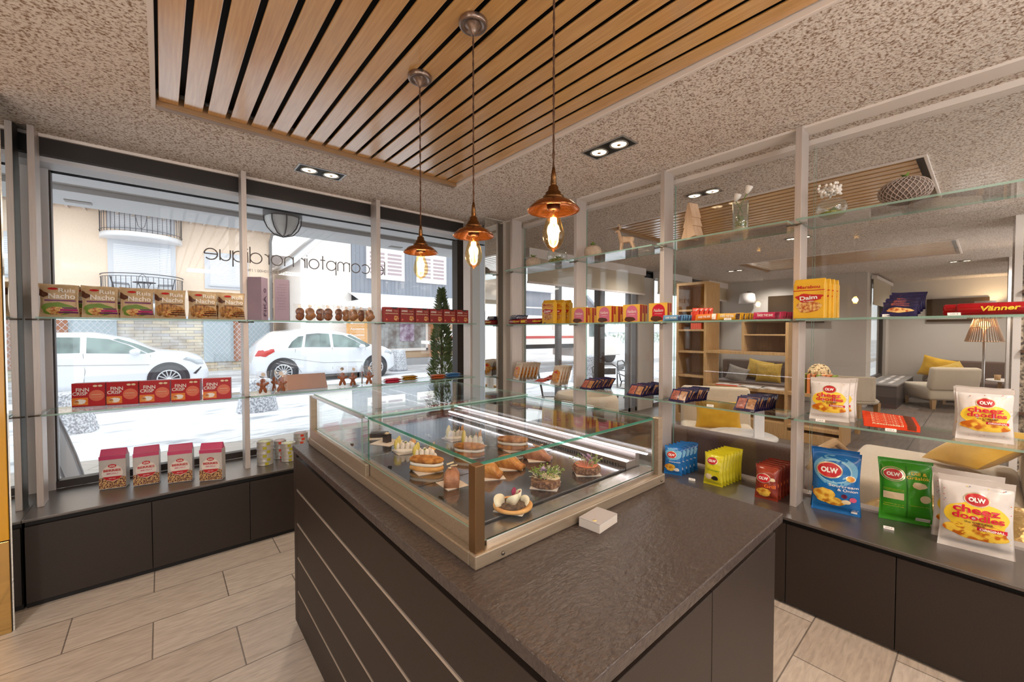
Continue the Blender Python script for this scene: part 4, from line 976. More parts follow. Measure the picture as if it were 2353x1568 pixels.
# ---- bookshelf
bs = thing('bookshelf', 'tall light oak open bookshelf room divider with magazines on its middle board', 'bookshelf', (6.1, 0, 0))
T = .035; D = .46
def board(y0, y1, z0, z1, name='board', d0=0., d1=None, m=None): return MB().box((d0, y0, z0), (D if d1 is None else d1, y1, z1), m or m_oak).build(name, bs, bev=.002)
def px_(u, v): p = ax(u, v, 6.1); return p.y, p.z
ya, yb = 3.17, 2.71       # left tower
board(yb, ya, 2.10, 2.14); board(ya - T, ya, 0, 2.10, 'side_panel'); board(yb, yb + T, 0, 2.10, 'side_panel')
for z in (1.70, 1.40, 1.07, .70, .30): board(yb + T, ya - T, z, z + .03, 'shelf_board')
board(yb + T, ya - T, .0, .12, 'plinth'); MB().box((D - .012, yb + T, .12), (D, ya - T, 2.1), m_oak).build('back_panel', bs)
yr = 1.70                 # right tower
board(yr - T, yr, 0, 1.54, 'side_panel'); board(2.19, 2.19 + T, 1.12, 1.54, 'side_panel'); board(yr, 2.19 + T, 1.52, 1.55)
board(yr, yb, 1.08, 1.12, 'middle_board'); board(yr, 2.19, 1.34, 1.36, 'shelf_board'); MB().box((D - .012, yr, 1.12), (D, 2.19, 1.52), m_oak).build('back_panel', bs)
board(yr, yb, .58, .62, 'desk_board'); board(yr, yb, 0, .20, 'plinth', .0); MB().box((D - .012, yr, .2), (D, yb, .58), m_oak).build('back_panel', bs)
board(1.13, yr - T, .16, .20, 'shelf_board'); board(1.13, yr - T, .0, .12, 'plinth'); board(1.10, 1.135, 0, .62, 'side_panel'); board(1.135, yr - T, .58, .62, 'desk_board')
# magazines and books on the desk board
m_pap = mat('magazine_paper', (214, 208, 200), .5, rgb2=(150, 132, 120), nscale=9, contrast=(.5, .66)); m_bk = mat('orange_book', (222, 130, 70), .6); m_rb = mat('red_book', (214, 74, 54), .6)
for i, (y, x, r, ds) in enumerate(((2.45, 6.18, .2, 'leftmost of the magazines on the bookshelf desk board, reddish edge'), (2.12, 6.16, -.3, 'middle magazine lying on the bookshelf desk board'), (1.86, 6.17, .15, 'rightmost open magazine on the bookshelf desk board'))):
    o = MB().cbox((0, 0, .008), (.22, .29, .014), m_pap, side=m_rb if i == 0 else None).build('magazine', loc=(x + .06, y, .621), rotz=r); tag(o, ds, 'magazine', 'magazines on the bookshelf')
for i in range(6):
    o = MB().cbox((0, 0, .13), (.16, .022, .26), m_rb, side=mat('red_book_edge', (226, 96, 70), .6)).build('red_book', loc=(6.18, 2.80 + i * .026, 1.4305)); tag(o, 'thin red book standing on the left tower of the bookshelf, %s from the right' % ORD[i], 'book', 'red books in the tower')
for i in range(7):
    o = MB().cbox((0, 0, .12), (.16, .03, .24), m_bk if i % 3 else mat('green_book', (150, 170, 70), .6)).build('upright_book', loc=(6.2, 1.20 + i * .05, .621)); tag(o, 'upright book at the low end of the bookshelf, %s from the right' % ORD[i], 'book', 'books at the low end of the bookshelf')
# hydrangea
fp = ax(1878, 895, 6.0)
fl = thing('hydrangea_vase', 'cream hydrangea head in a small dark green vase on the low end of the bookshelf', 'flower', (6.3, 1.38, .62))
MB().lathe([(0, 0), (.035, 0), (.045, .06), (.03, .12), (.032, .14)], mat('dark_green_glass', (50, 66, 48), .2), 16).build('vase', fl)
hf = MB(); rs = random.Random(5); m_hy = mat('hydrangea_petals', (236, 208, 160), .8)
for i in range(240):
    d = Vector((rs.gauss(0, 1), rs.gauss(0, 1), rs.gauss(0, 1))).normalized(); c = d * .115 + Vector((0, 0, .25)); s_ = d.cross(Vector((rs.random(), rs.random(), 1))).normalized() * .02; t_ = d.cross(s_).normalized() * .02
    hf.add([c - s_, c - t_, c + s_, c + t_, c + d * .008], [(0, 1, 4), (1, 2, 4), (2, 3, 4), (3, 0, 4)], m_hy)
hf.ball((0, 0, .25), .1, m_hy, 14, 10); hf.build('flower_head', fl)
# ---- soft furniture
def soft(mb, a, b, m, r=.05, M=None, name='cushion', parent=None):
    t_ = MB().box(a, b, m, M); o = t_.build(name, parent, bev=r, seg=4)
    for p in o.data.polygons: p.use_smooth = True
    return o
def cushion(w, h, t, m, label, cat='cushion', loc=(0, 0, 0), rot=(0, 0, 0), group=None, name='cushion'):
    mb = MB(); n = 16; vs = []; fs = []
    for s in (1, -1):
        for j in range(n + 1):
            for i in range(n + 1):
                u = 2 * i / n - 1; v = 2 * j / n - 1; e = max(0, (1 - u * u)) ** .45 * max(0, (1 - v * v)) ** .45
                pin = 1 - .10 * (1 - max(abs(u), abs(v)) ** 4 * 0 - abs(u * v))
                x = u * w / 2 * (1 - .09 * (1 - v * v) * abs(u) ** 3); z = v * h / 2 * (1 - .09 * (1 - u * u) * abs(v) ** 3)
                vs.append((x, s * t / 2 * e + .008 * noise.noise(Vector((u * 2.2, v * 2.2, s))) * e * 2, z))
    N_ = (n + 1) ** 2
    for s in range(2):
        for j in range(n):
            for i in range(n): a = s * N_ + j * (n + 1) + i; q = (a, a + 1, a + n + 2, a + n + 1); fs.append(q if s else tuple(reversed(q)))
    mb.add(vs, fs, m, True); o = mb.build(name, loc=loc); o.rotation_euler = rot; return tag(o, label, cat, group)
def legs(t, pts, h, m, r=.03):
    for x, y in pts: MB().add([(x - r, y - r, h), (x + r, y - r, h), (x + r, y + r, h), (x - r, y + r, h), (x - r * .7, y - r * .7, 0), (x + r * .7, y - r * .7, 0), (x + r * .7, y + r * .7, 0), (x - r * .7, y + r * .7, 0)], [(0, 3, 2, 1)[::-1], (4, 5, 6, 7)[::-1], (0, 1, 5, 4), (1, 2, 6, 5), (2, 3, 7, 6), (3, 0, 4, 7)], m).build('leg', t)
def armchair(loc, rz, label, w=.70, d=.72, seat=.40, back=.78):
    t = thing('armchair', label, 'armchair', loc, rz, 'cream armchairs')
    legs(t, [(-w / 2 + .06, -d / 2 + .06), (w / 2 - .06, -d / 2 + .06), (-w / 2 + .06, d / 2 - .06), (w / 2 - .06, d / 2 - .06)], .16, m_oak, .035)
    soft(None, (-w / 2, -d / 2, .155), (w / 2, d / 2 - .05, seat), m_cream, .05, None, 'seat', t)
    M = Matrix.Translation((0, d / 2 - .10, seat - .08)) @ Matrix.Rotation(-.18, 4, 'X')
    soft(None, (-w / 2, -.07, 0), (w / 2, .07, back - seat + .08), m_cream, .045, M, 'backrest', t)
    return t
armchair((4.45, 1.85, 0), -1.08, 'cream armchair facing the glass with a mustard cushion, in front of the bookshelf')
cushion(.44, .30, .14, m_yel, 'mustard yellow cushion propped on the cream armchair before the bookshelf', loc=(4.37, 1.81, .53), rot=(-.25, 0, -1.08))
armchair((10.95, .58, 0), 2.2, 'cream armchair at the back of the lounge seen from behind, on pale wooden legs', .72, .8, .42, .76)
cushion(.42, .42, .14, m_yelp, 'orange yellow cushion leaning inside the back armchair', loc=(11.3, .4, .60), rot=(.5, .3, 2.2))
# chair with the herringbone cover just behind the glass
chs = thing('lounge_chaise', 'low cream herringbone chaise behind the green chips bag, with a pale bent wood side', 'armchair', (4.05, .2, 0))
soft(None, (-.55, -.36, .18), (.6, .50, .43), m_cream, .06, None, 'seat', chs)
soft(None, (-.50, -.62, .18), (.58, -.36, .70), m_cream, .05, None, 'backrest', chs)
mb = MB(); mb.tube([(-.55, .58, 0), (-.60, .60, .2), (-.56, .60, .42), (-.40, .60, .52), (.1, .60, .50), (.5, .60, .35), (.56, .6, 0)], .028, m_oak, 10); mb.build('wooden_side', chs)
legs(chs, [(-.5, -.5), (.5, -.5), (-.5, .4), (.5, .4)], .19, m_oak)
cushion(.5, .44, .17, m_yel, 'large mustard yellow cushion lying on the herringbone chaise', loc=(4.22, .02, .60), rot=(1.05, .15, .6))
# gold crumpled pouf
def crump(d): return 1 + .06 * noise.noise(d * 3.2) + .035 * noise.noise(d * 8.)
m_goldp = mat('gold_leather', (206, 170, 104), .35, .55, rgb2=(176, 136, 72), nscale=10, bump=.8, bscale=16, bdist=.02)
o = MB().ball((0, 0, .27), (.23, .62, .27), m_goldp, 48, 32, fn=crump).build('gold_pouf', loc=(3.13, -.10, 0)); tag(o, 'long crumpled gold leather pouf directly behind the white cheese snack bag', 'pouf')
# cream rounded chair at the far right edge
rc = thing('tub_chair', 'rounded cream tub chair cut off by the right edge of the picture', 'armchair', (3.7, -1.05, 0))
soft(None, (-.3, -.3, .1), (.3, .3, .42), m_cream, .09, None, 'seat', rc); MB().lathe([(.28, .38), (.36, .40), (.38, .6), (.35, .72), (.29, .70), (.27, .5)], m_cream, 28).build('backrest', rc); legs(rc, [(-.2, -.2), (.2, -.2), (-.2, .2), (.2, .2)], .11, m_oak)
# brown bench sofa with its back to the glass
sf = thing('brown_sofa', 'brown upholstered bench sofa with its back against the glass partition', 'sofa', (2.95, .74, 0))
soft(None, (0, 0, .02), (.16, 1.75, .665), m_brownup, .04, None, 'backrest', sf); soft(None, (.16, 0, .06), (.62, 1.75, .42), m_brownup, .04, None, 'seat', sf)
# round marble table and the folded card
mt = thing('marble_table', 'round white marble coffee table behind the brown sofa', 'table', (3.82, 1.38, 0))
MB().lathe([(0, .48), (.26, .48), (.27, .485), (.27, .498), (.26, .503), (0, .503)], m_marble, 48).build('table_top', mt)
MB().lathe([(0, .02), (.17, .02), (.17, .0), (0, 0)], m_white, 28).cyl((0, 0, .01), (0, 0, .48), .022, m_white).build('pedestal', mt)
tp = az(1757, 1010, .503)
tc_ = thing('menu_card', 'tall white folded menu card standing on the marble table', 'card', (tp.x + .05, tp.y + .02, .504), .4)
m_card = mat('white_menu_card', (232, 230, 230), .5)
for s in (-1, 1): MB().box((-.045, 0, 0), (.045, .002, .27), m_card, Matrix.Translation((0, .0, 0)) @ Matrix.Rotation(s * .6 + PI / 2, 4, 'Z') @ Matrix.Translation((.045, 0, 0))).build('card_panel', tc_)
# far window sofa with cushions
o = thing('window_sofa', 'grey brown sofa under the far window behind the bookshelf', 'sofa', (9.05, 2.4, 0))
soft(None, (0, 0, .0), (.72, 1.5, .36), m_brownup, .04, None, 'seat', o); soft(None, (.55, 0, .3), (.72, 1.5, .78), m_brownup, .04, None, 'backrest', o)
cushion(.46, .40, .15, m_yelp, 'pale yellow cushion on the far window sofa, right one seen through the bookshelf', loc=(9.32, 2.88, .56), rot=(-.25, 0, -1.5))
cushion(.46, .40, .15, m_yelp, 'pale yellow cushion on the far window sofa, half behind the other yellow one', loc=(9.46, 3.10, .60), rot=(-.25, .2, -1.4))
cushion(.40, .34, .14, m_gcush, 'grey cushion on the far window sofa seen through the bookshelf', loc=(9.18, 3.42, .50), rot=(-.3, .3, -1.2))
# low chair seen at left behind the round table
rc = thing('tub_chair', 'pale cream rounded chair behind the right corner of the display case', 'armchair', (3.35, 2.72, 0))
MB().lathe([(.0, .36), (.30, .38), (.34, .42), (.33, .70), (.30, .76), (.26, .74), (.24, .46), (0, .44)], m_cream, 32).build('shell', rc); legs(rc, [(-.2, -.2), (.2, -.2), (-.2, .2), (.2, .2)], .38, m_oak)
# pale wooden round chair at the low end of the shelf
wc = thing('wooden_chair', 'light wood chair with rounded cream back beside the end of the bookshelf', 'chair', (7.45, 1.25, 0), 1.2)
MB().lathe([(0, .40), (.28, .40), (.30, .43), (.28, .45), (0, .45)], m_cream, 28).build('seat', wc)
arc = [(.30 * math.cos(a), .30 * math.sin(a)) for a in [PI * i / 14 for i in range(15)]]
MB().prism(arc + [(.25 * x / .3, .25 * y / .3) for x, y in reversed(arc)], .44, .78, m_cream).build('backrest', wc, bev=.015, recalc=True)
legs(wc, [(-.2, -.2), (.2, -.2), (-.2, .2), (.2, .2)], .40, m_oak)
# low bench under the bay window
bn = thing('window_bench', 'low dark grey bench with vent slots under the bay window', 'bench', (10.0, 1.05, 0))
MB().box((0, 0, 0), (2.45, .395, .40), mat('dark_bench', (88, 78, 74), .5)).build('body', bn); MB().box((-.01, -.01, .40), (2.45, .395, .425), mat('bench_top', (150, 144, 140), .4)).build('bench_top', bn)
for i in range(3): MB().box((.3 + i * .7, .1, .4255), (.85 + i * .7, .16, .428), m_white).box((.3 + i * .7, .24, .4255), (.85 + i * .7, .30, .428), m_white).build('vent', bn)
# far sofa along the end wall, table, lamp
o = thing('far_sofa', 'long brown sofa along the far wall of the lounge', 'sofa', (11.75, -3.2, 0))
soft(None, (0, 0, .05), (.70, 4.02, .43), m_brownup, .04, None, 'seat', o); soft(None, (.52, 0, .35), (.70, 4.02, .80), m_brownup, .04, None, 'backrest', o)
cushion(.5, .42, .15, m_yel, 'bright yellow cushion upright on the far brown sofa', loc=(11.9, .66, .66), rot=(.1, .25, -1.35))
cushion(.5, .42, .15, m_yelp, 'orange patterned cushion lying on the far brown sofa', loc=(11.75, .42, .50), rot=(1.35, 0, -1.2))
ft = thing('side_table', 'oval white table in front of the far sofa', 'table', (11.1, -.35, 0))
MB().lathe([(0, .53), (.36, .53), (.37, .54), (.36, .555), (0, .555)], m_white, 36).build('table_top', ft); legs(ft, [(-.15, -.15), (.15, -.15), (0, .2)], .53, m_oak, .025)
o = MB().box((-.05, -.006, 0), (.05, .006, .26), m_card).build('menu_stand', loc=(11.05, -.25, .556), rotz=PI / 2 + .2); tag(o, 'white menu stand on the oval table at the back', 'card')
o = MB().lathe([(0, 0), (.035, 0), (.04, .09), (0, .09)], m_oak, 16).build('candle_holder', loc=(10.95, -.12, .556)); tag(o, 'small wooden candle holder on the oval table', 'candle')
# slatted floor lamp
fl_ = thing('floor_lamp', 'floor lamp with slatted pale wood shade glowing orange, on a slim steel pole', 'floor lamp', (7.9, .03, 0))
MB().lathe([(0, 0), (.14, 0), (.14, .015), (0, .02)], m_steel, 28).build('base', fl_)
MB().cyl((0, 0, .01), (0, 0, 1.70), .014, m_steel).build('pole', fl_)
sh = MB(); m_sl = mat('shade_slats', (236, 206, 176), .6)
for i in range(40):
    a = 2 * PI * i / 40; c, s_ = math.cos(a), math.sin(a)
    sh.tube([(c * .075, s_ * .075, 1.62), (c * .165, s_ * .165, 1.27)], .0058, m_sl, 4)
for r_, z_ in ((.075, 1.62), (.12, 1.45), (.165, 1.27)): sh.tube([(math.cos(2 * PI * i / 28) * r_, math.sin(2 * PI * i / 28) * r_, z_) for i in range(28)], .004, m_sl, 4, True)
sh.build('lamp_shade', fl_)
MB().lathe([(.09, 1.78), (.12, 1.66), (.115, 1.66), (.085, 1.77)], m_ww, 24).build('top_shade', fl_)
MB().ball((0, 0, 1.48), .05, mat('warm_bulb', (255, 190, 120), .4, emit=(255, 176, 96), estr=6.), 14, 10).build('bulb', fl_)
lamp('floor_lamp_glow', 'POINT', (7.9, .12, 1.55), 5, (1, .7, .42), .05)
# ================================================================ goods on the shelves
K = lambda n, c, r=.35, **k: mat(n, c, r, **k)
m_wtxt = K('print_white', (240, 236, 230)); m_cream_p = K('print_cream', (226, 208, 172)); m_redp = K('print_red', (190, 28, 36)); m_blk = K('print_black', (40, 34, 32))
m_pink = K('print_pink', (214, 92, 128)); m_chips = mat('print_chips', (244, 202, 84), .35, rgb2=(206, 130, 34), nscale=42, ndet=3, contrast=(.42, .6))
m_food = mat('print_food', (226, 190, 120), .4, rgb2=(176, 84, 40), nscale=70, ndet=3, contrast=(.4, .6)); m_grn = K('print_green', (110, 140, 50))
m_purp = K('print_purple', (110, 42, 100)); m_mag = K('print_magenta', (176, 30, 110)); m_brn = K('print_brown', (86, 46, 26)); m_silver = K('print_silver', (200, 186, 160), .25, metal=.5)
m_yelp2 = K('print_yellow', (244, 208, 60)); m_orgp = K('print_orange', (226, 130, 50)); m_salm = K('print_salmon', (214, 110, 84))
def clampf(x, a=0., b=1.): return max(a, min(b, x))
def bag_fn(w, h, t, seed, crimp=.09, wr=.0032):
    def f(x, z):
        u = clampf(abs(2 * x / w)); zz = clampf((z / h - crimp) / (1 - 2 * crimp))
        b = 1.18 * (1 - u ** 2.2) ** .55 * math.sin(PI * zz) ** .5 if 0 < zz < 1 and u < 1 else 0
        n_ = noise.noise(Vector((x * 22, z * 17, seed))) + .6 * noise.noise(Vector((x * 55, z * 40, seed + 5)))
        return -(t / 2 * b + wr * n_ * (.35 + b) + .001)
    return f
def bag(name, label, cat, w, h, t, m, seed=0, crimp=.09, top=None, group=None, pinch=.075, nx=22, nz=26, crimp_mat=None):
    root = thing(name, label, cat, group=group); f = bag_fn(w, h, t, seed, crimp); g = bag_fn(w, h, t, seed + 9, crimp)
    vs = []; fs = []; mb = MB(); ms = []
    for s in (0, 1):
        for j in range(nz + 1):
            for i in range(nx + 1):
                x = w * (i / nx - .5); z = h * j / nz; X = x * (1 - pinch * math.sin(PI * j / nz)); zz = z + .004 * noise.noise(Vector((x * 20, seed, s * 0))) * (j / nz)
                vs.append((X, f(x, z) if s == 0 else -g(x, z), zz))
    n1 = (nx + 1) * (nz + 1)
    for s in (0, 1):
        for j in range(nz):
            for i in range(nx):
                a = s * n1 + j * (nx + 1) + i; q = (a, a + 1, a + nx + 2, a + nx + 1); fs.append(q if s == 0 else tuple(reversed(q)))
    for j in range(nz):
        for i in (0, nx): a = j * (nx + 1) + i; q = (a, a + nx + 1, a + nx + 1 + n1, a + n1); fs.append(q if i else tuple(reversed(q)))
    mb.add(vs, fs, m, True); mb.build('pouch', root)
    if crimp_mat:
        cb_ = MB().patch(rct(-w / 2 * .98, h * (1 - crimp * .9), w / 2 * .98, h * .995, 8), crimp_mat, f, .0008, 2); cb_.build('crimped_top', root)
    root['_w'] = w
    return root, f
def deco(root, f, prints=(), words=(), sc=1.):
    mb = MB()
    for i, (out, m) in enumerate(prints): mb.patch(out, m, f, .0006 + .00035 * i, 4)
    for wd in words: mb.text(wd[0], wd[1], wd[2], wd[3], wd[4], f, .0022 + .0004 * len(prints) * .6, height=wd[5] if len(wd) > 5 else None, bold=wd[6] if len(wd) > 6 else .012, rot=wd[7] if len(wd) > 7 else 0., shear=wd[8] if len(wd) > 8 else 0.)
    if mb.v: mb.build('printed_front', root)
def carton(name, label, cat, w, d, h, m, side=None, group=None):
    root = thing(name, label, cat, group=group); MB().box((-w / 2, 0, 0), (w / 2, d, h), m).build('carton', root, bev=.0012)
    return root, (lambda x, z: 0.)
def place(root, loc, rz=0., tilt=0.): root.location = loc; root.rotation_euler = (tilt, 0, rz)
def clean(root):
    if '_w' in root: del root['_w']

# ---- tortilla snack bags
m_kraft = mat('kraft_foil', (206, 182, 146), .4, rgb2=(188, 160, 122), nscale=24)
def nacho(green, label):
    w, h = .152, .178
    r, f = bag('snack_bag', label, 'snack bag', w, h, .05, m_kraft, 3 if green else 6, .07, group='tortilla snack bags on the window shelf')
    tri = [(-.07, .15), (-.03, .12), (-.055, .105), (-.072, .115)]
    if green: pr = [(tri, m_brn), (blob(-.005, .045, .062, .034, seed=4), m_grn), (blob(-.012, .035, .034, .022, seed=2), m_food), (rct(-.052, .086, .062, .094), m_purp), (rct(.012, .048, .066, .054), m_purp), (rct(.004, .034, .068, .045), m_mag), (rct(-.002, .022, .070, .031), m_purp)]
    else: pr = [(tri, m_brn), (blob(-.004, .05, .066, .042, seed=4), mat('print_wheat', (204, 152, 84), .4, rgb2=(120, 70, 30), nscale=40, stretch=(3, 1, 1))), (blob(.005, .036, .036, .024, seed=2), m_food), (rct(-.045, .088, .062, .092), m_brn), (rct(.012, .048, .066, .053), m_brn), (rct(.004, .034, .068, .042), m_brn), (rct(-.002, .022, .070, .029), m_brn)]
    pr.append((ell(-.022, .153, .019, .006), m_redp))
    deco(r, f, pr, [('Ruis', .030, .146, .062, m_wtxt, .024, .02), ('Nacho', .012, .114, .098, m_wtxt, .028, .022)])
    clean(r); return r
na = nacho(True, 'tortilla snack bag with green salad print, leftmost on the upper window shelf'); place(na, (-.415, 3.285, 1.4755))
for x, y, l in ((-.258, 3.275, 'tortilla snack bag with green salad print, second from the left'), (-.104, 3.27, 'tortilla snack bag with green salad print, third from the left'), (-.335, 3.365, 'tortilla snack bag with green print, standing behind the first two'), (-.185, 3.365, 'tortilla snack bag with green print, standing behind the second and third')):
    dup(na, (x, y, 1.4755), .0, l)
nb = nacho(False, 'tortilla snack bag with brown wheat print, fourth in the front row'); place(nb, (.045, 3.27, 1.4755))
for x, y, l in ((.205, 3.27, 'tortilla snack bag with brown wheat print, fifth in the front row'), (.357, 3.272, 'tortilla snack bag with brown wheat print, rightmost beside the post'), (.28, 3.36, 'tortilla snack bag with brown print, standing behind the last two')): dup(nb, (x, y, 1.4755), .02, l)

# ---- red crispbread boxes
m_fred = mat('crisp_red_card', (188, 26, 34), .35, rgb2=(164, 18, 26), nscale=4)
fc, f0 = carton('crispbread_box', 'red crispbread carton on the lower window shelf, leftmost of five', 'box', .144, .05, .135, m_fred, group='red crispbread cartons')
deco(fc, f0, [(rct(-.072, .01, -.002, .052), m_orgp), (blob(-.035, .03, .024, .014, seed=2), m_wtxt), (blob(-.052, .027, .012, .010, seed=5), m_food), (ell(.036, .062, .034, .032, 30), m_salm), (ell(.030, .118, .010, .006), m_cream_p), (ell(.052, .118, .010, .006), m_cream_p)],
     [('FINN', -.024, .098, .056, m_wtxt, .021, .014), ('CRISP', -.035, .076, .064, m_wtxt, .019, .014), ('ORIGINAL', .036, .068, .045, m_cream_p, .006), ('ORIGINAL TASTE', .036, .054, .05, m_cream_p, .003, 0)])
A = Vector((-.395, 3.412)); B = Vector((.326, 3.193)); dd = (B - A) / 5
for i in range(5):
    p = A + dd * (i + .5); l = 'red crispbread carton on the lower window shelf, %s' % ('leftmost of five', 'second of five from the left', 'middle one of five', 'fourth of five from the left', 'rightmost of five, beyond a gap')[i]
    a = math.atan2(dd.y, dd.x) + (.02, -.0, .03, -.02, .06)[i]
    if i == 0: place(fc, (p.x, p.y - .02, .9655), a); fc['label'] = l
    else: dup(fc, (p.x + (.01 if i == 4 else 0), p.y - .02, .9655), a, l)

# ---- lavender gift boxes
m_lav = mat('lavender_card', (168, 150, 168), .55, rgb2=(160, 142, 160), nscale=6); m_lavt = K('lavender_print', (96, 78, 100))
def fika(label, words):
    r, f = carton('lavender_box', label, 'box', .088, .088, .292, m_lav, group='tall lavender boxes'); deco(r, f, (), words); return r
fk = fika('tall lavender box with the word FIKA, next to the second window post', [('FIKA', .0, .10, .14, m_lavt, .035, 0, PI / 2), ('O', .0, .205, .03, m_lavt, .03)]); place(fk, (.545, 3.245, 1.4755), .95)
MB().box((.0445, .02, .12), (.0447, .07, .25), m_lav).build('side_print', fk)
fk2 = fika('tall lavender box with menu text, right of the first lavender box', [('Sandwich', .01, .255, .05, m_lavt, .005, 0), ('Saumon fumé', .0, .235, .06, m_lavt, .005, 0), ('Pain nordique', .0, .22, .055, m_lavt, .005, 0), ('Fromage blanc', .0, .20, .06, m_lavt, .005, 0), ('Crème', .0, .18, .04, m_lavt, .005, 0), ('Gravlax aneth', .0, .16, .06, m_lavt, .005, 0), ('Boulettes', .0, .14, .05, m_lavt, .005, 0), ('Salade', .0, .12, .04, m_lavt, .005, 0), ('Café filtre', .0, .10, .05, m_lavt, .005, 0), ('Thé glacé', .0, .08, .05, m_lavt, .005, 0)])
place(fk2, (.655, 3.275, 1.4755), -.28)

# ---- cookie bags
m_cello = glass('cellophane', (1, 1, 1), .07, .08, .045, (.92, .92, .94)); m_cook = mat('cookie', (150, 84, 36), .85, rgb2=(98, 48, 18), nscale=60, bump=.8, bscale=70, bdist=.004); m_stick = K('round_sticker', (206, 196, 188))
m_cook2 = mat('cookie_light', (170, 110, 44), .85, rgb2=(132, 76, 26), nscale=30, bump=.5, bscale=60, bdist=.003)
def cookie_bag(label, mm, seed, extra=True):
    w, h = .078, .125; r, f = bag('cookie_bag', label, 'cookie bag', w, h, .032, m_cello, seed, .05, nx=12, nz=14, group='clear bags of cookies')
    rs = random.Random(seed)
    for (x, z, rr_) in ((rs.uniform(-.006, .006), .030, .029), (rs.uniform(-.008, .008), .068, .031)) + (((.018, .040, .024),) if extra else ()):
        MB().ball((x, rs.uniform(-.004, .006), z), (rr_, .0075, rr_ * .92), mm, 20, 12, fn=lambda d: 1 + .05 * noise.noise(d * 3 + Vector((seed, x, z)))).build('cookie', r)
    MB().patch(ell(0, .107, .0125, .0125, 20), m_stick, f, .001, 1).build('sticker', r); clean(r); return r
ca = cookie_bag('x', m_cook, 2); cb2 = cookie_bag('x', m_cook2, 11)
spots = [(686.7, 3.29, 0, 'clear bag of dark cookies, leftmost on the window shelf'), (712, 3.245, 1, 'clear bag of pale cookies, second from the left'), (734, 3.31, 0, 'clear bag of dark cookies half hidden behind the second bag'), (752, 3.24, 0, 'clear bag of knobbly cookies in the front, third from the left'), (776, 3.25, 0, 'clear bag of two round cookies in the middle of the row'), (796, 3.33, 1, 'clear bag of cookies at the back right of the middle bag'), (812, 3.24, 1, 'clear bag of seeded cookies in the front, second from the right'), (828, 3.31, 0, 'clear bag of cookies half behind the seeded ones'), (849, 3.26, 1, 'clear bag of smooth golden cookies, rightmost next to the post')]
for i, (u, y, k, l) in enumerate(spots):
    x = ay(u, 735, y).x; src = cb2 if k else ca
    if i == 0: place(ca, (x, y, 1.4755), .1); ca['label'] = l
    elif i == 1: place(cb2, (x, y, 1.4755), -.1); cb2['label'] = l
    else: dup(src, (x, y, 1.4755), (.3 * math.sin(i * 2.1)), l)

# ---- red ginger biscuit boxes
m_ared = mat('biscuit_red_card', (146, 40, 36), .4)
an, f0 = carton('biscuit_box', 'x', 'box', .132, .055, .125, m_ared, group='dark red ginger biscuit boxes')
deco(an, f0, [(blob(.036, .035, .022, .02, seed=3), m_food), (ell(-.048, .022, .008, .008), m_salm), ([(-.01, .124), (.05, .124), (.036, .112), (.004, .112)], m_blk)], [('ANNAS', -.030, .096, .055, m_wtxt, .016, .03), ('Original', .034, .094, .040, m_cream_p, .010, .0, 0, .3), ('PEPPARKAKOR', -.004, .072, .11, m_cream_p, .010)])
for i, x in enumerate((1.462, 1.602, 1.742, 1.882, 2.022, 2.162)):
    l = 'dark red ginger biscuit carton on the window shelf, %s' % (ORD[i] + ' from the left'); y = 3.235
    if i == 0: place(an, (x, y, 1.4755), 0); an['label'] = l
    else: dup(an, (x, y, 1.4755), .0, l)

# ---- gingerbread men in bags
m_ging = mat('gingerbread', (168, 90, 34), .8, rgb2=(138, 68, 24), nscale=40, bump=.3, bscale=80); m_ice = K('red_icing', (190, 50, 40))
def ginger(label, seed):
    w, h = .082, .16; r, f = bag('gingerbread_bag', label, 'gingerbread bag', w, h, .030, m_cello, seed, .04, nx=12, nz=14, group='clear bags with a gingerbread man')
    g = MB(); T_ = .005
    g.ball((0, 0, .092), (.017, T_, .018), m_ging, 18, 10); g.ball((0, 0, .062), (.018, T_, .028), m_ging, 18, 10)
    for s in (-1, 1):
        g.ball((s * .023, 0, .070), (.018, T_, .009), m_ging, 14, 8, Matrix.Translation((s * .023, 0, .07)) @ Matrix.Rotation(-s * .5, 4, 'Y') @ Matrix.Translation((-s * .023, 0, -.07)))
        g.ball((s * .013, 0, .030), (.011, T_, .024), m_ging, 14, 8, Matrix.Translation((s * .013, 0, .03)) @ Matrix.Rotation(-s * .3, 4, 'Y') @ Matrix.Translation((-s * .013, 0, -.03)))
    go = g.build('gingerbread_man', r)
    MB().tube([(-.008, -.0058, .086), (0, -.0062, .083), (.008, -.0058, .086)], .0013, m_ice, 5).ball((-.006, -.0055, .096), .0018, m_ice, 8, 6).ball((.006, -.0055, .096), .0018, m_ice, 8, 6).build('icing', go)
    MB().patch(ell(0, .137, .0135, .0135, 20), m_stick, f, .001, 1).build('sticker', r); clean(r); return r
gm_ = ginger('x', 4)
for i, (u, y, rz, l) in enumerate(((604, 3.24, .1, 'gingerbread man bag beside the second post, leftmost on the lower shelf'), (646, 3.25, -.2, 'gingerbread man bag left of the copper tray'), (630, 3.33, .9, 'gingerbread man bag turned sideways behind the left pair'), (787, 3.30, 3.0, 'gingerbread man bag seen from behind, right of the copper tray'), (811, 3.235, .25, 'gingerbread man bag in front, middle of the right group'), (832, 3.32, 1.2, 'gingerbread man bag turned edge on in the right group'), (848, 3.24, 0, 'gingerbread man bag next to the third post, rightmost'))):
    x = ay(u, 890, y).x
    if i == 0: place(gm_, (x, y, .9655), rz); gm_['label'] = l
    else: dup(gm_, (x, y, .9655), rz, l)
ct = thing('copper_tray', 'rose copper coloured slanted card holder between the gingerbread bags', 'tray', (.80, 3.30, .9655), -.06)
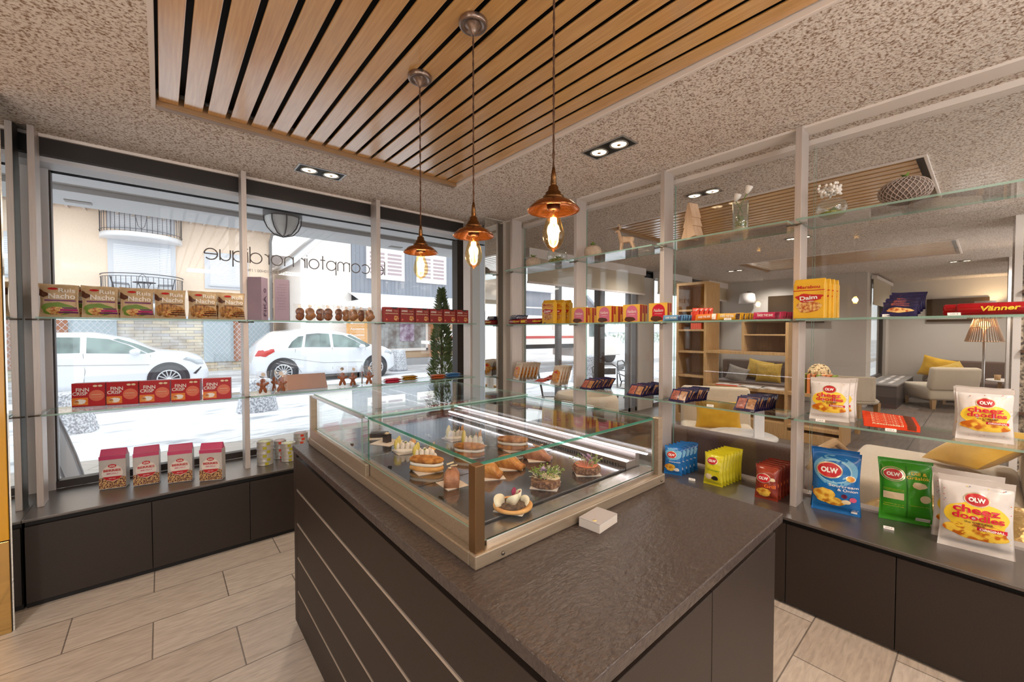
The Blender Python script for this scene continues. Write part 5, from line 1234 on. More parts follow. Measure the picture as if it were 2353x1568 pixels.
MB().prism([(-.155, 0), (.165, 0), (.15, .115), (-.14, .115)], -.004, .004, mat('rose_copper', (116, 94, 88), .3, .4), Matrix.Translation((0, .01, .002)) @ Matrix.Rotation(PI / 2 - .22, 4, 'X')).build('front_plate', ct)
MB().box((-.15, .0, 0), (.16, .06, .004), K('tray_grey', (150, 150, 156), .3, metal=.5)).build('base', ct)

# ---- muesli bags on the ledge
m_mus = mat('muesli_foil', (196, 190, 186), .32, rgb2=(182, 176, 172), nscale=12); m_mpink = K('muesli_pink', (190, 62, 104)); m_seed = mat('print_muesli', (206, 168, 110), .5, rgb2=(96, 40, 40), nscale=150, ndet=2, contrast=(.44, .56), kind='noise')
def pack(name, label, cat, w, d, h, m, topm, fold=.86, group=None):
    r = thing(name, label, cat, group=group); mb = MB()
    z1 = h * fold; V = [(-w / 2, 0, 0), (w / 2, 0, 0), (w / 2, d, 0), (-w / 2, d, 0), (-w / 2, 0, z1), (w / 2, 0, z1), (w / 2, d, z1), (-w / 2, d, z1)]
    mb.add(V, [(0, 3, 2, 1), (0, 1, 5, 4), (1, 2, 6, 5), (2, 3, 7, 6), (3, 0, 4, 7), (4, 5, 6, 7)], m); mb.build('pouch', r, bev=.004, seg=3)
    mb = MB(); V = [(-w / 2 + .001, .001, z1 - .012), (w / 2 - .001, .001, z1 - .012), (w / 2 - .001, d - .001, z1 - .012), (-w / 2 + .001, d - .001, z1 - .012), (-w / 2 * .97, d * .42, h), (w / 2 * .97, d * .42, h), (w / 2 * .97, d * .56, h), (-w / 2 * .97, d * .56, h)]
    mb.add(V, [(0, 1, 5, 4), (1, 2, 6, 5), (2, 3, 7, 6), (3, 0, 4, 7), (4, 5, 6, 7)], topm); mb.build('folded_top', r, bev=.0025)
    return r, (lambda x, z: 0.)
mu, f0 = pack('muesli_bag', 'x', 'muesli bag', .122, .062, .235, m_mus, m_mpink, .84, 'pink and silver muesli bags')
m_mdisc = K('muesli_disc', (222, 212, 202))
deco(mu, f0, [(rct(-.0605, .176, .0605, .198), m_mpink), (rct(-.0605, .006, .0605, .070), m_seed), (ell(0, .095, .048, .047, 36), m_mdisc), ([(-.044, .075), (.044, .075), (.030, .058), (0, .049), (-.030, .058)], m_redp), (ell(0, .138, .019, .011), m_redp)],
     [('AXA', 0, .138, .026, m_wtxt, .011, .02), ('BERRIES', 0, .112, .078, m_redp, .014, .03), ('MÜSLI', 0, .094, .05, m_pink, .010), ('MED BÄR', 0, .064, .03, m_wtxt, .005)])
for i, (a, b, l) in enumerate((((-.291, 3.396), (-.174, 3.366), 'leftmost of four'), ((-.144, 3.34), (-.019, 3.325), 'second from the left'), ((.016, 3.267), (.137, 3.24), 'third from the left'), ((.164, 3.187), (.282, 3.135), 'rightmost of four, wrinkled top'))):
    x, y = (a[0] + b[0]) / 2, (a[1] + b[1]) / 2; rz = math.atan2(b[1] - a[1], b[0] - a[0]); l = 'pink and silver berry muesli bag on the window ledge, ' + l
    if i == 0: place(mu, (x, y, .4605), rz); mu['label'] = l
    else: dup(mu, (x, y, .4605), rz, l)

# ---- stacks of flat tins
m_tin = K('tin_metal', (196, 192, 186), .35, metal=.3)
def tin(label, r_, h, lidc, labc, grp):
    t = thing('flat_tin', label, 'tin', group=grp)
    MB().lathe([(0, 0), (r_ * .96, 0), (r_, .002), (r_ * .985, .004), (r_ * .985, h - .004), (r_, h - .002), (r_, h), (r_ * .93, h), (r_ * .92, h - .002), (0, h - .002)], m_tin, 36).build('can', t)
    MB().lathe([(0, h - .0015), (r_ * .8, h - .0015), (r_ * .8, h - .001), (0, h - .001)], lidc, 28).build('lid_print', t)
    n = 7; vs = []; 
    for i in range(n):
        a = -PI / 2 - .3 + .45 * i / (n - 1); vs += [(math.cos(a) * (r_ + .0006), math.sin(a) * (r_ + .0006), .004), (math.cos(a) * (r_ + .0006), math.sin(a) * (r_ + .0006), h - .005)]
    MB().add(vs, [(2 * i, 2 * i + 2, 2 * i + 3, 2 * i + 1) for i in range(n - 1)], labc).build('label_patch', t)
    return t
m_lime = K('lime_label', (178, 170, 40)); m_rlab = K('red_label', (214, 74, 50)); m_lidg = K('lid_green', (206, 214, 178)); m_lidr = K('lid_rose', (220, 190, 190))
for (x, y, r_, n, h, lc, bc, desc) in ((.545, 3.315, .051, 6, .0275, m_lidg, m_lime, 'front left stack with lime labels'), (.655, 3.405, .042, 5, .0265, m_lidr, m_rlab, 'stack with red labels behind the first'), (.69, 3.30, .046, 5, .026, m_lidg, m_lime, 'stack with lime labels partly behind the island'), (.80, 3.42, .050, 6, .027, m_lidr, m_rlab, 'back stack with a rose lid')):
    t0 = None
    for i in range(n):
        l = 'flat tin, %s, %s' % (desc, 'topmost' if i == n - 1 else ORD[i] + ' from below')
        if t0 is None: t0 = tin(l, r_, h, lc, bc, 'stacked flat tins'); place(t0, (x, y, .4605), .1)
        else: dup(t0, (x, y, .4605 + i * (h + .0002)), .1 + .25 * math.sin(i * 3 + x * 9), l)

# ---- bars
def bar(name, label, L, W, Tt, m, textm=None, text=None, endm=None, grp=None, cat='snack bar', seed=1):
    # long axis along x, face towards -Y, standing on its long edge
    r = thing(name, label, cat, group=grp); vs = []; fs = []; nx, nz = 26, 8
    f = lambda x, z: -(Tt / 2 * (1 - clampf(abs(2 * x / (L * .9))) ** 8) * max(0, 1 - (2 * z / W - 1) ** 2) ** .5 + .0006 + .0008 * noise.noise(Vector((x * 60, z * 60, seed))))
    for s in (0, 1):
        for j in range(nz + 1):
            for i in range(nx + 1):
                x = L * (i / nx - .5); z = W * j / nz; zig = .0015 * (-1) ** j if i in (0, nx) else 0
                vs.append((x + zig, f(x, z) * (1 if s == 0 else -1), z))
    n1 = (nx + 1) * (nz + 1)
    for s in (0, 1):
        for j in range(nz):
            for i in range(nx): a = s * n1 + j * (nx + 1) + i; q = (a, a + 1, a + nx + 2, a + nx + 1); fs.append(q if s == 0 else tuple(reversed(q)))
    MB().add(vs, fs, m, True).build('wrapper', r)
    if endm: MB().patch(rct(L * .28, .003, L * .44, W - .003, 3), endm, f, .0006, 2).build('printed_end', r)
    if text: MB().text(text, -L * .06, W / 2, L * .56, textm, f, .0012, height=W * .32, bold=.02).build('lettering', r)
    return r
def stack(root, spots, labels):
    for i, (loc, rot, l) in enumerate(zip([s[0] for s in spots], [s[1] for s in spots], labels)):
        if i == 0: root.location = loc; root.rotation_euler = rot; root['label'] = l
        else: dup(root, loc, rot, l)
POS9 = ['front left', 'front right', 'middle left', 'middle right', 'upper left', 'upper right', 'top', 'back', 'loose']
m_bp = mat('wrap_pink', (190, 58, 84), .3, rgb2=(160, 36, 60), nscale=30); m_bm = mat('wrap_mustard', (178, 134, 50), .3, rgb2=(150, 104, 30), nscale=30); m_bo = mat('wrap_orange', (186, 96, 50), .3, rgb2=(140, 60, 26), nscale=30); m_bb2 = mat('wrap_blue', (70, 126, 176), .3, rgb2=(40, 90, 146), nscale=30)
LAY = lambda rz: (-PI / 2, 0, rz)
for m_, col, u, v, y0, n in ((m_bp, 'pink', 905, 872, 3.22, 4), (m_bm, 'mustard yellow', 944, 866, 3.32, 4), (m_bo, 'orange brown', 1010, 861, 3.24, 4), (m_bb2, 'blue', 1046, 857, 3.28, 5)):
    x0 = ay(u, v, y0).x; b = bar('snack_bar', 'x', .15, .036, .018, m_, m_wtxt, 'RAWBITE', mat('wrap_end', (206, 190, 176), .4), 'stacked bars on the lower window shelf', seed=int(u))
    sp_ = []; lb = []
    for i in range(n):
        lay = i // 2 if i < 4 else 0
        sp_.append(((x0 + .008 * (i % 2) + (.0 if lay == 0 else .004), y0 + .042 * (i % 2) + (.006 if lay else 0) + (.085 if i == 4 else 0), .9655 + .0095 + lay * .0185), LAY(.05 * math.sin(i * 5)),)); lb.append('%s snack bar on the lower window shelf, %s of its stack' % (col, ('front bottom', 'back bottom', 'front top', 'back top', 'rearmost')[i]))
    stack(b, sp_, lb)

# ---- partition shelf, facing the shop
R_ = -PI / 2
def RY_(u, v, x): return ax(u, v, x).y
UZ, LZ, TZ, CZ = 1.4655, .9455, 1.9755, .4555
# yellow cookie bags
m_mar = mat('yellow_cookie_foil', (232, 184, 56), .3, rgb2=(216, 164, 40), nscale=10)
def cookiepack(label, w, h):
    r, f = pack('yellow_cookie_bag', label, 'cookie bag', w, .05, h, m_mar, m_mar, .88, 'tall yellow cookie bags')
    deco(r, f, [(rct(-w * .5, h * .695, w * .5, h * .715), m_redp), (blob(0, h * .30, w * .40, h * .15, seed=8), m_food), (blob(0, h * .52, w * .42, h * .10, amp=.25, seed=1), m_redp)],
         [('Marabou', 0, h * .79, w * .72, m_redp, h * .08, .02), ('Daim', 0, h * .52, w * .56, m_wtxt, h * .10, .03, .08), ('24 cookies', 0, h * .435, w * .34, m_wtxt, h * .025)])
    return r
dm = cookiepack('tall yellow cookie bag in front, right of the nearest post', .135, .205); place(dm, (2.53, .605, UZ), R_ - .02)
for i in range(3): dup(dm, (2.585 + i * .053, .595 - .006 * i, UZ), R_ + .04 * (-1) ** i, 'tall yellow cookie bag right of the nearest post, %s behind the front one' % ORD[i])
for i, (u, l) in enumerate(((1262, 'front one of the far group'), (1282, 'middle one of the far group'), (1298, 'last of the far group'))):
    x = 2.54 + .062 * i; dup(dm, (x, RY_(u, 740, x) + .02, UZ), R_ + .03, 'tall yellow cookie bag left of the pink boxes, ' + l)
# pink chocolate biscuit boxes
m_nel = mat('yellow_red_card', (226, 176, 70), .4); m_nels = K('red_card_side', (170, 44, 36))
def nell(label, pinkm, w=.135, h=.125):
    r = thing('chocolate_biscuit_box', label, 'box', group='yellow and pink chocolate biscuit boxes')
    MB().box((-w / 2, 0, 0), (w / 2, .06, h), m_nel).build('carton', r, bev=.001)
    MB().box((w / 2 + .0002, .004, .004), (w / 2 + .0006, .03, h - .004), m_nels).box((w / 2 + .0002, .036, h * .5), (w / 2 + .0006, .056, h - .004), m_nels).build('side_print', r)
    arch = [(-w * .30, .008)] + [(w * .04 + w * .34 * math.cos(a), h * .58 + h * .36 * math.sin(a)) for a in [PI - PI * i / 16 for i in range(17)]] + [(w * .38, .008)]
    deco(r, lambda x, z: 0., [(arch, pinkm), (blob(-w * .08, h * .16, w * .32, h * .14, seed=3), m_brn)], [('Nellem', w * .04, h * .60, w * .52, m_wtxt, h * .17, .0, 0, .3), ('chokladkex', w * .04, h * .42, w * .4, m_wtxt, h * .035)])
    return r
ne = nell('x', K('soft_pink', (206, 110, 138))); nr = nell('x', K('strong_red', (196, 30, 52)))
NB = ((1329, 2.545, 'leftmost, just right of the post', 0), (1387, 2.545, 'second from the left, front', 0), (1450, 2.545, 'third from the left, front', 0))
for i, (u, x, l, k) in enumerate(NB):
    y = RY_(u, 740, x); l = 'yellow box with a pink arch on the shelf, ' + l
    if i == 0: place(ne, (x, y, UZ), R_ + .1); ne['label'] = l
    else: dup(ne, (x, y, UZ), R_ + .02, l)
dup(ne, (2.615, RY_(1329, 740, 2.545) - .01, UZ), R_ + .05, 'yellow box behind the leftmost pink arch box')
dup(ne, (2.615, RY_(1387, 740, 2.545) - .01, UZ), R_, 'yellow box behind the second pink arch box'); dup(ne, (2.68, RY_(1387, 740, 2.545) - .05, UZ), R_, 'yellow box at the back behind the second pink arch box')
dup(ne, (2.62, RY_(1450, 740, 2.545) + .02, UZ), R_, 'yellow box behind the third pink arch box')
place(nr, (2.545, RY_(1505, 740, 2.545) - .02, UZ), R_); nr['label'] = 'yellow box with a red arch, half hidden by the aluminium post'
# bars standing on edge
def bar_row(col, m_, u, n, L=.135, W=.040, text='RAISE THE BAR', z=UZ, x0=2.53, y=None, dx=.020, dy=-.006, endm=None, seed=1, tilt=-.25, grp=None, tm=None):
    b = bar('snack_bar', 'x', L, W, .016, m_, tm or m_wtxt, text, endm, grp or (col + ' bars in a row on the eye level shelf'), seed=seed)
    y = RY_(u, 738, x0) if y is None else y
    stack(b, [((x0 + dx * i, y + dy * i, z + .001), (tilt, .03 * math.sin(i * 4 + seed), R_ + .06 * math.sin(i * 3.3 + seed))) for i in range(n)], ['%s bar on the eye level shelf, %s' % (col, 'front of its row' if i == 0 else '%s behind the front one' % ORD[i - 1]) for i in range(n)])
m_lb = mat('wrap_light_blue', (110, 160, 196), .3, rgb2=(60, 110, 156), nscale=12); m_lo = mat('wrap_bright_orange', (226, 130, 40), .3, rgb2=(200, 100, 24), nscale=12); m_ly = mat('wrap_yellow', (226, 176, 50), .3, rgb2=(196, 140, 28), nscale=12); m_lp = mat('wrap_hot_pink', (206, 60, 100), .3, rgb2=(160, 30, 66), nscale=12); m_darkend = K('dark_wrap_end', (70, 44, 34))
bar_row('light blue', m_lb, 1545, 8, endm=K('navy_end', (36, 60, 100)), seed=3)
bar_row('bright orange', m_lo, 1622, 4, endm=m_wtxt, seed=5); bar_row('yellow', m_ly, 1674, 7, endm=m_darkend, seed=7); bar_row('hot pink', m_lp, 1762, 7, endm=K('maroon_end', (110, 20, 50)), seed=9)
# red rolls and bars in the far corner
m_roll = mat('roll_red_foil', (176, 24, 32), .25, rgb2=(146, 14, 22), nscale=14)
def roll(label, L, r_, text, grp):
    t = thing('biscuit_roll', label, 'biscuit roll', group=grp); n = 22
    prof = [(0, -L / 2), (r_ * .75, -L / 2), (r_, -L / 2 + .008), (r_, L / 2 - .008), (r_ * .75, L / 2), (0, L / 2)]
    Mx = Matrix.Translation((0, 0, r_)) @ Matrix.Rotation(PI / 2, 4, 'Y')
    MB().lathe(prof, m_roll, 24, Mx).build('wrapper', t)
    sf_ = lambda x, z: -math.sqrt(max(0, r_ * r_ - (z - r_) ** 2))
    deco(t, sf_, [(rct(L * .10, r_ * .5, L * .34, r_ * 1.5, 5), m_yelp2), (ell(L * .36, r_, L * .06, r_ * .62, 24), m_food), (ell(L * .36, r_, L * .03, r_ * .3, 20), m_redp)], [(text, -L * .10, r_ * 1.08, L * .34, m_yelp2, r_ * .8, .03, .04, .2)])
    return t
vr = roll('long red biscuit roll with yellow script, nearest on the right eye level shelf', .30, .025, 'Vänner', 'long red biscuit rolls'); place(vr, (2.53, -.06, UZ), R_)
dup(vr, (2.585, -.02, UZ), R_ + .05, 'long red biscuit roll behind the nearest one at right'); dup(vr, (2.64, -.03, UZ), R_ - .04, 'long red biscuit roll at the back of the right eye level shelf')
for i, (y, x) in enumerate(((2.86, 2.56), (2.84, 2.61), (2.60, 2.58))): dup(vr, (x, y, UZ), R_ + .1 * i, 'red biscuit roll lying in the far corner bay, %s' % ('front', 'back', 'right')[i])
m_navy = mat('navy_foil', (44, 38, 78), .3, rgb2=(30, 26, 58), nscale=12)
bar_row('navy and white', mat('wrap_navy', (50, 60, 100), .3, rgb2=(180, 184, 196), nscale=16, contrast=(.5, .56)), 1130, 5, z=UZ + .05, y=2.93, x0=2.54, text='NORDIC', tilt=-.5, seed=12)
for_strip = bar('dark_strip_pack', 'x', .14, .05, .010, mat('wrap_dark', (60, 50, 46), .3, rgb2=(150, 130, 110), nscale=20, contrast=(.5, .6)), None, None, None, 'dark strip packs fanned beside the yellow bags', 'snack pack', 15)
stack(for_strip, [((2.55 + .022 * i, 2.57 - .012 * i, UZ + .001 + .004 * i), (-.7, .08 * i, R_ - .3)) for i in range(6)], ['dark fanned snack pack left of the far yellow cookie bags, %s' % (ORD[i] + ' in the fan') for i in range(6)])
# navy sweet bags in a leaning pile
nv, f = bag('navy_bag', 'x', 'sweet bag', .125, .095, .022, m_navy, 21, .09, group='navy bags in a leaning pile'); deco(nv, f, [(blob(0, .03, .045, .014, seed=3), m_food)], [('BRÖDERNA', 0, .062, .06, m_salm, .010)]); clean(nv)
yb_ = RY_(2068, 725, 2.55)
stack(nv, [((2.50 + .026 * i, yb_ - .002 * i, UZ + .002 + .006 * i), (-.9 + .06 * i, .03 * (-1) ** i, R_ + .04 * math.sin(i))) for i in range(7)], ['navy foil sweet bag, %s' % ('front of the leaning pile' if i == 0 else ORD[i - 1] + ' behind the front one') for i in range(7)])
rd, f = bag('red_stick_bag', 'x', 'snack pack', .045, .085, .014, mat('wrap_red_orange', (214, 66, 44), .3), 31, .06, group='upright red stick packs'); deco(rd, f, (), [('TW', 0, .068, .03, m_wtxt, .012)]); clean(rd)
stack(rd, [((2.60 + .018 * i, RY_(1600 + 7 * i, 736, 2.62) - .002 * i, UZ), (-.15, 0, R_)) for i in range(4)], ['upright red stick pack between the light blue and orange bars, %s from the left' % ORD[i] for i in range(4)])

# ---- lower partition shelf
m_clr = mat('clear_crisp_foil', (216, 206, 196), .28, rgb2=(196, 180, 160), nscale=16); m_puff = mat('puff_print', (230, 160, 40), .35, rgb2=(150, 70, 26), nscale=70)
kp, f = bag('crisp_bag', 'x', 'snack bag', .135, .165, .03, m_clr, 41, .08, group='clear and gold crisp bags'); deco(kp, f, [(blob(0, .070, .060, .058, seed=6), m_puff), (ell(0, .105, .022, .010), m_redp)]); clean(kp)
yk = RY_(1196, 860, 2.56)
stack(kp, [((2.52 + .033 * i, yk + .02 - .012 * i, LZ), (-.28, 0, R_ - .25)) for i in range(6)], ['clear gold crisp bag in the far corner bay, %s' % ('front of the row' if i == 0 else ORD[i - 1] + ' behind the front one') for i in range(6)])
yk = RY_(1284, 875, 2.56)
for i in range(4): dup(kp, (2.53 + .035 * i, yk + .02, LZ), (-.3, 0, R_ - .2), 'clear gold crisp bag left of the second partition post, %s' % ('front' if i == 0 else ORD[i - 1] + ' behind the front one'))
rp = bar('red_snack_pack', 'x', .12, .05, .012, mat('wrap_dull_red', (170, 60, 50), .35, rgb2=(196, 110, 90), nscale=14), None, None, None, 'flat red snack packs', 'snack pack', 3)
stack(rp, [((2.54 + .03 * i, 2.60 - .02 * i, LZ + .006 + .011 * i), (-PI / 2 + .1, 0, R_ + .3 * math.sin(i * 2))) for i in range(5)], ['flat red snack pack between the crisp bags in the far bay, %s from below' % ORD[i] for i in range(5)])
# dark blue and tan nut packs, four rows
m_nut = mat('nut_pack', (176, 128, 86), .35, rgb2=(120, 78, 50), nscale=60); m_nuts = mat('nut_pack_rose', (176, 104, 84), .35, rgb2=(130, 70, 60), nscale=60)
dk, f = bag('nut_pack', 'x', 'snack pack', .115, .10, .012, m_navy, 51, .06, nx=14, nz=14, group='navy and tan nut packs in leaning rows'); deco(dk, f, [(rct(-.045, .012, .0, .088, 4), m_nuts), (rct(.006, .014, .048, .086, 4), m_nut)]); clean(dk)
first = True
for r_i, (u, v, lab) in enumerate(((1358, 880, 'row right of the second post'), (1470, 895, 'row left of the third post'), (1570, 905, 'row right of the third post'), (1725, 930, 'row above the white menu card'))):
    y = RY_(u, v, 2.55)
    for i in range(11):
        loc = (2.505 + .020 * i, y + .02 - .004 * i, LZ + .001); rot = (-.78 - .1 * math.sin(i * 2.3), .03 * math.sin(i * 7 + r_i), R_ + .09 * math.sin(i * 5 + r_i)); l = 'navy and tan nut pack, %s, %s' % (lab, 'front' if i == 0 else ORD[i - 1] + ' behind front')
        if first: place(dk, loc); dk.rotation_euler = rot; dk['label'] = l; first = False
        else: dup(dk, loc, rot, l)
# cheese puff bags
m_chz = mat('white_foil', (226, 220, 216), .3, rgb2=(210, 204, 200), nscale=9); m_redl = K('letter_red', (206, 24, 56)); m_doo = mat('print_puffs', (246, 206, 74), .35, rgb2=(200, 104, 26), nscale=34, ndet=1, contrast=(.44, .58))
def olw(f, cx, cz, s, words): return [(ell(cx, cz, s * 1.12, s * .84, 30), m_silver), (ell(cx, cz, s, s * .72, 30), m_redp)], [('OLW', cx, cz, s * 1.45, m_wtxt, s * .55, .05)]
def cheez(label, w, h, t, seed, grp):
    r, f = bag('cheese_puff_bag', label, 'snack bag', w, h, t, m_chz, seed, .09, group=grp, crimp_mat=K('foil_crimp', (200, 192, 186), .3), nx=30, nz=34)
    p, q = olw(f, 0, h * .735, w * .15, 0); dots = []
    rs = random.Random(seed)
    for i in range(16):
        x = rs.uniform(-.43, .43) * w; z = rs.choice((rs.uniform(.08, .16), rs.uniform(.80, .90), rs.uniform(.2, .75))) * h
        if abs(x) < .36 * w and .2 * h < z < .8 * h: x = math.copysign(.42 * w, x)
        dots.append((ell(x, z, w * .011, w * .006, 8, rs.uniform(0, 3)), rs.choice((m_redp, m_yelp2, K('print_blue', (70, 90, 150))))))
    pr = [(blob(0, h * .47, w * .40, h * .24, amp=.10, seed=2), m_yelp2), (blob(0, h * .31, w * .41, h * .125, amp=.12, seed=5), m_doo), (rct(w * .0, h * .335, w * .38, h * .385, 5), m_redl)] + p + dots
    deco(r, f, pr, q + [('cheez', -.01 * w, h * .60, w * .60, m_redl, h * .10, .028), ('doodles', .01 * w, h * .505, w * .66, m_redl, h * .085, .028), ('the CHEEZIER', .02 * w, h * .435, w * .36, m_blk, h * .026), ('snack', .02 * w, h * .402, w * .17, m_blk, h * .022), ('ORIGINAL', w * .19, h * .36, w * .32, m_wtxt, h * .032, .03)])
    clean(r); return r
cz = cheez('white cheese puff bag, front one in the pile right of the nearest post', .165, .215, .05, 61, 'small white cheese puff bags'); ya_ = RY_(1905, 960, 2.57)
place(cz, (2.57, ya_, LZ), R_ + .12, -.12)
for i in range(2): dup(cz, (2.61 + .045 * i, ya_ - .015, LZ), (-.12, 0, R_ + .1), 'white cheese puff bag behind the front one near the post, %s' % ORD[i])
ya_ = RY_(2262, 1000, 2.56)
for i in range(3): dup(cz, (2.57 + .042 * i, ya_ - .002 * i + (.012 if i else 0), LZ), (-.10, 0, R_ + .15 - .1 * i), 'white cheese puff bag at the right end of the lower shelf, %s' % ('front', 'middle', 'back')[i])
sb_ = bar('chocolate_bar', 'x', .19, .045, .012, mat('wrap_red_orange2', (218, 70, 36), .28, rgb2=(196, 50, 24), nscale=6), m_cream_p, 'Kexchoklad', mat('wrap_choc', (96, 52, 34), .3), 'fanned red chocolate bars', 'chocolate bar', 6)
yc = RY_(2050, 965, 2.56)
stack(sb_, [((2.53 + .02 * i, yc + .004 * i, LZ + .006 + .004 * i), (-1.1, .01 * i, R_ + .08 + .02 * i)) for i in range(7)], ['red orange chocolate bar on the lower right shelf, %s' % ('front of the fan' if i == 0 else ORD[i - 1] + ' behind the front one') for i in range(7)])

# ---- goods on the partition ledge
def chips(name, label, w, h, t, m, seed, grp, words, extra=(), logo=(.0, .70, .17)):
    r, f = bag(name, label, 'chips bag', w, h, t, m, seed, .07, group=grp, nx=28, nz=32)
    p, q = olw(f, logo[0] * w, logo[1] * h, w * logo[2] * 1.25, 0); deco(r, f, list(extra) + p, q + words); clean(r); return r
m_blu = mat('blue_foil', (36, 118, 190), .25, rgb2=(26, 96, 166), nscale=7); m_ylf = mat('yellow_foil', (214, 204, 44), .25, rgb2=(190, 178, 30), nscale=9); m_grf = mat('brown_red_foil', (150, 58, 34), .25, rgb2=(110, 30, 22), nscale=9); m_grnf = mat('green_foil', (66, 160, 36), .25, rgb2=(50, 140, 28), nscale=7)
m_lblu = K('light_blue_print', (150, 200, 220)); m_sky = K('sky_print', (104, 168, 206))
w, h = .115, .185
b1_ = chips('chips_bag', 'x', w, h, .045, m_blu, 71, 'small blue chips bags', [('Sourcream', .1 * w, h * .47, w * .6, m_wtxt, h * .045)], [(blob(0, h * .72, w * .44, h * .2, seed=1), m_sky), (blob(-.15 * w, h * .26, w * .28, h * .13, seed=2), m_chips), (blob(.2 * w, h * .2, w * .14, h * .06, seed=5), m_wtxt)], (-.08, .70, .19))
p_ = (2.545, 1.335); stack(b1_, [((p_[0] + .045 * i, p_[1] - .004 * i, CZ), (-.13, 0, -1.25)) for i in range(5)], ['small blue chips bag on the ledge beside the display case, %s' % ('front' if i == 0 else ORD[i - 1] + ' behind the front one') for i in range(5)])
y1_ = chips('chips_bag', 'x', w, h * 1.05, .045, m_ylf, 72, 'small yellow chips bags', [('Ostbågar', .05 * w, h * .50, w * .66, m_grn, h * .06)], [(blob(-.2 * w, h * .28, w * .18, h * .09, seed=2), m_cream_p), (blob(.12 * w, h * .25, w * .16, h * .07, seed=5), m_blk)], (-.05, .76, .19))
p_ = (2.555, 1.082); stack(y1_, [((p_[0] + .036 * i, p_[1] - .004 * i, CZ), (-.13, 0, -1.5)) for i in range(7)], ['small yellow chips bag in the middle of the ledge, %s' % ('front' if i == 0 else ORD[i - 1] + ' behind the front one') for i in range(7)])
g1_ = chips('chips_bag', 'x', w, h * 1.02, .045, m_grf, 73, 'small brown grill chips bags', [('Grill', .16 * w, h * .42, w * .46, K('grill_orange', (230, 110, 40)), h * .10, .03)], [(blob(-.1 * w, h * .22, w * .30, h * .13, seed=2), m_chips), (blob(.25 * w, h * .62, w * .12, h * .05, seed=5), m_cream_p)], (-.12, .62, .22))
p_ = (2.565, .795); stack(g1_, [((p_[0] + .042 * i, p_[1] - .003 * i, CZ), (-.13, 0, -1.44)) for i in range(5)], ['small brown grill chips bag left of the nearest post, %s' % ('front' if i == 0 else ORD[i - 1] + ' behind the front one') for i in range(5)])
w, h = .205, .315
bb_ = chips('chips_bag', 'large blue chips bag on the ledge right of the nearest post', w, h, .075, m_blu, 74, 'large blue chips bags', [('Sourcream', .14 * w, h * .47, w * .58, m_wtxt, h * .042), ('& Onion', .22 * w, h * .41, w * .40, m_wtxt, h * .042), ('175 G', .38 * w, h * .10, w * .12, m_wtxt, h * .015, 0)],
    [(blob(-.02 * w, h * .70, w * .44, h * .24, amp=.04, seed=1), m_sky), (ell(-.05 * w, h * .69, w * .36, h * .19, 30), m_lblu), (ell(-.05 * w, h * .685, w * .33, h * .165, 30), m_blu), (blob(-.24 * w, h * .28, w * .22, h * .12, seed=2), m_chips), (blob(-.02 * w, h * .20, w * .20, h * .07, seed=7), m_chips), (ell(.2 * w, h * .22, w * .09, h * .035), m_cream_p), (ell(.16 * w, h * .31, w * .06, h * .035), K('onion_red', (110, 30, 60))), (ell(.33 * w, h * .27, w * .07, h * .04), m_pink), (ell(.28 * w, h * .60, w * .10, h * .05), m_silver), (ell(.28 * w, h * .60, w * .08, h * .038), m_chips), (rct(.30 * w, h * .045, .42 * w, h * .085), m_wtxt)], (-.14, .70, .19))
place(bb_, (2.65, .50, CZ), -1.36, -.10); dup(bb_, (2.70, .515, CZ), (-.12, 0, -1.33), 'large blue chips bag standing right behind the front blue one')
w, h = .205, .305
gg = chips('chips_bag', 'large green chips bag turned to show its back print, second big bag on the ledge', w, h, .07, m_grnf, 75, None, [('Dill &', .22 * w, h * .80, w * .28, m_yelp2, h * .05), ('Gräslök', .20 * w, h * .735, w * .42, m_yelp2, h * .05), ('Potatischips med smak av dill', -.24 * w, h * .52, w * .36, m_yelp2, h * .010, 0), ('och gräslök. Ingredienser: potatis', -.24 * w, h * .50, w * .36, m_yelp2, h * .010, 0), ('vegetabilisk olja, salt, dill', -.24 * w, h * .28, w * .36, m_yelp2, h * .012, 0), ('Förvaras torrt och svalt', -.24 * w, h * .25, w * .36, m_yelp2, h * .012, 0), ('Näringsvärde per 100 g', .22 * w, h * .30, w * .34, m_yelp2, h * .012, 0)],
    [(ell(-.24 * w, h * .755, w * .22, h * .115, 30), m_silver), (ell(-.24 * w, h * .755, w * .20, h * .105, 30), m_grnf), (rct(-.42 * w, h * .36, -.06 * w, h * .47, 5), m_cream_p), (blob(.22 * w, h * .62, w * .13, h * .05, seed=3), m_cream_p), (ell(.32 * w, h * .42, w * .10, h * .06), m_cream_p), (rct(.16 * w, h * .06, .42 * w, h * .115, 4), m_wtxt), (rct(-.012 * w, h * .08, .012 * w, h * .9, 10), K('green_seam', (44, 120, 26), .25))], (-.24, .755, .13))
place(gg, (2.775, .248, CZ), -1.28, -.14)
for s in (0,):
    MB().box((-.004, -.001, 0), (.0, .001, .0), m_grnf)
bz = cheez('large white cheese puff bag in front at the right end of the ledge', .225, .31, .085, 62, 'large white cheese puff bags'); place(bz, (2.625, .02, CZ), -1.46, -.09)
dup(bz, (2.72, .045, CZ), (-.12, 0, -1.44), 'large white cheese puff bag standing behind the front one at the right end')
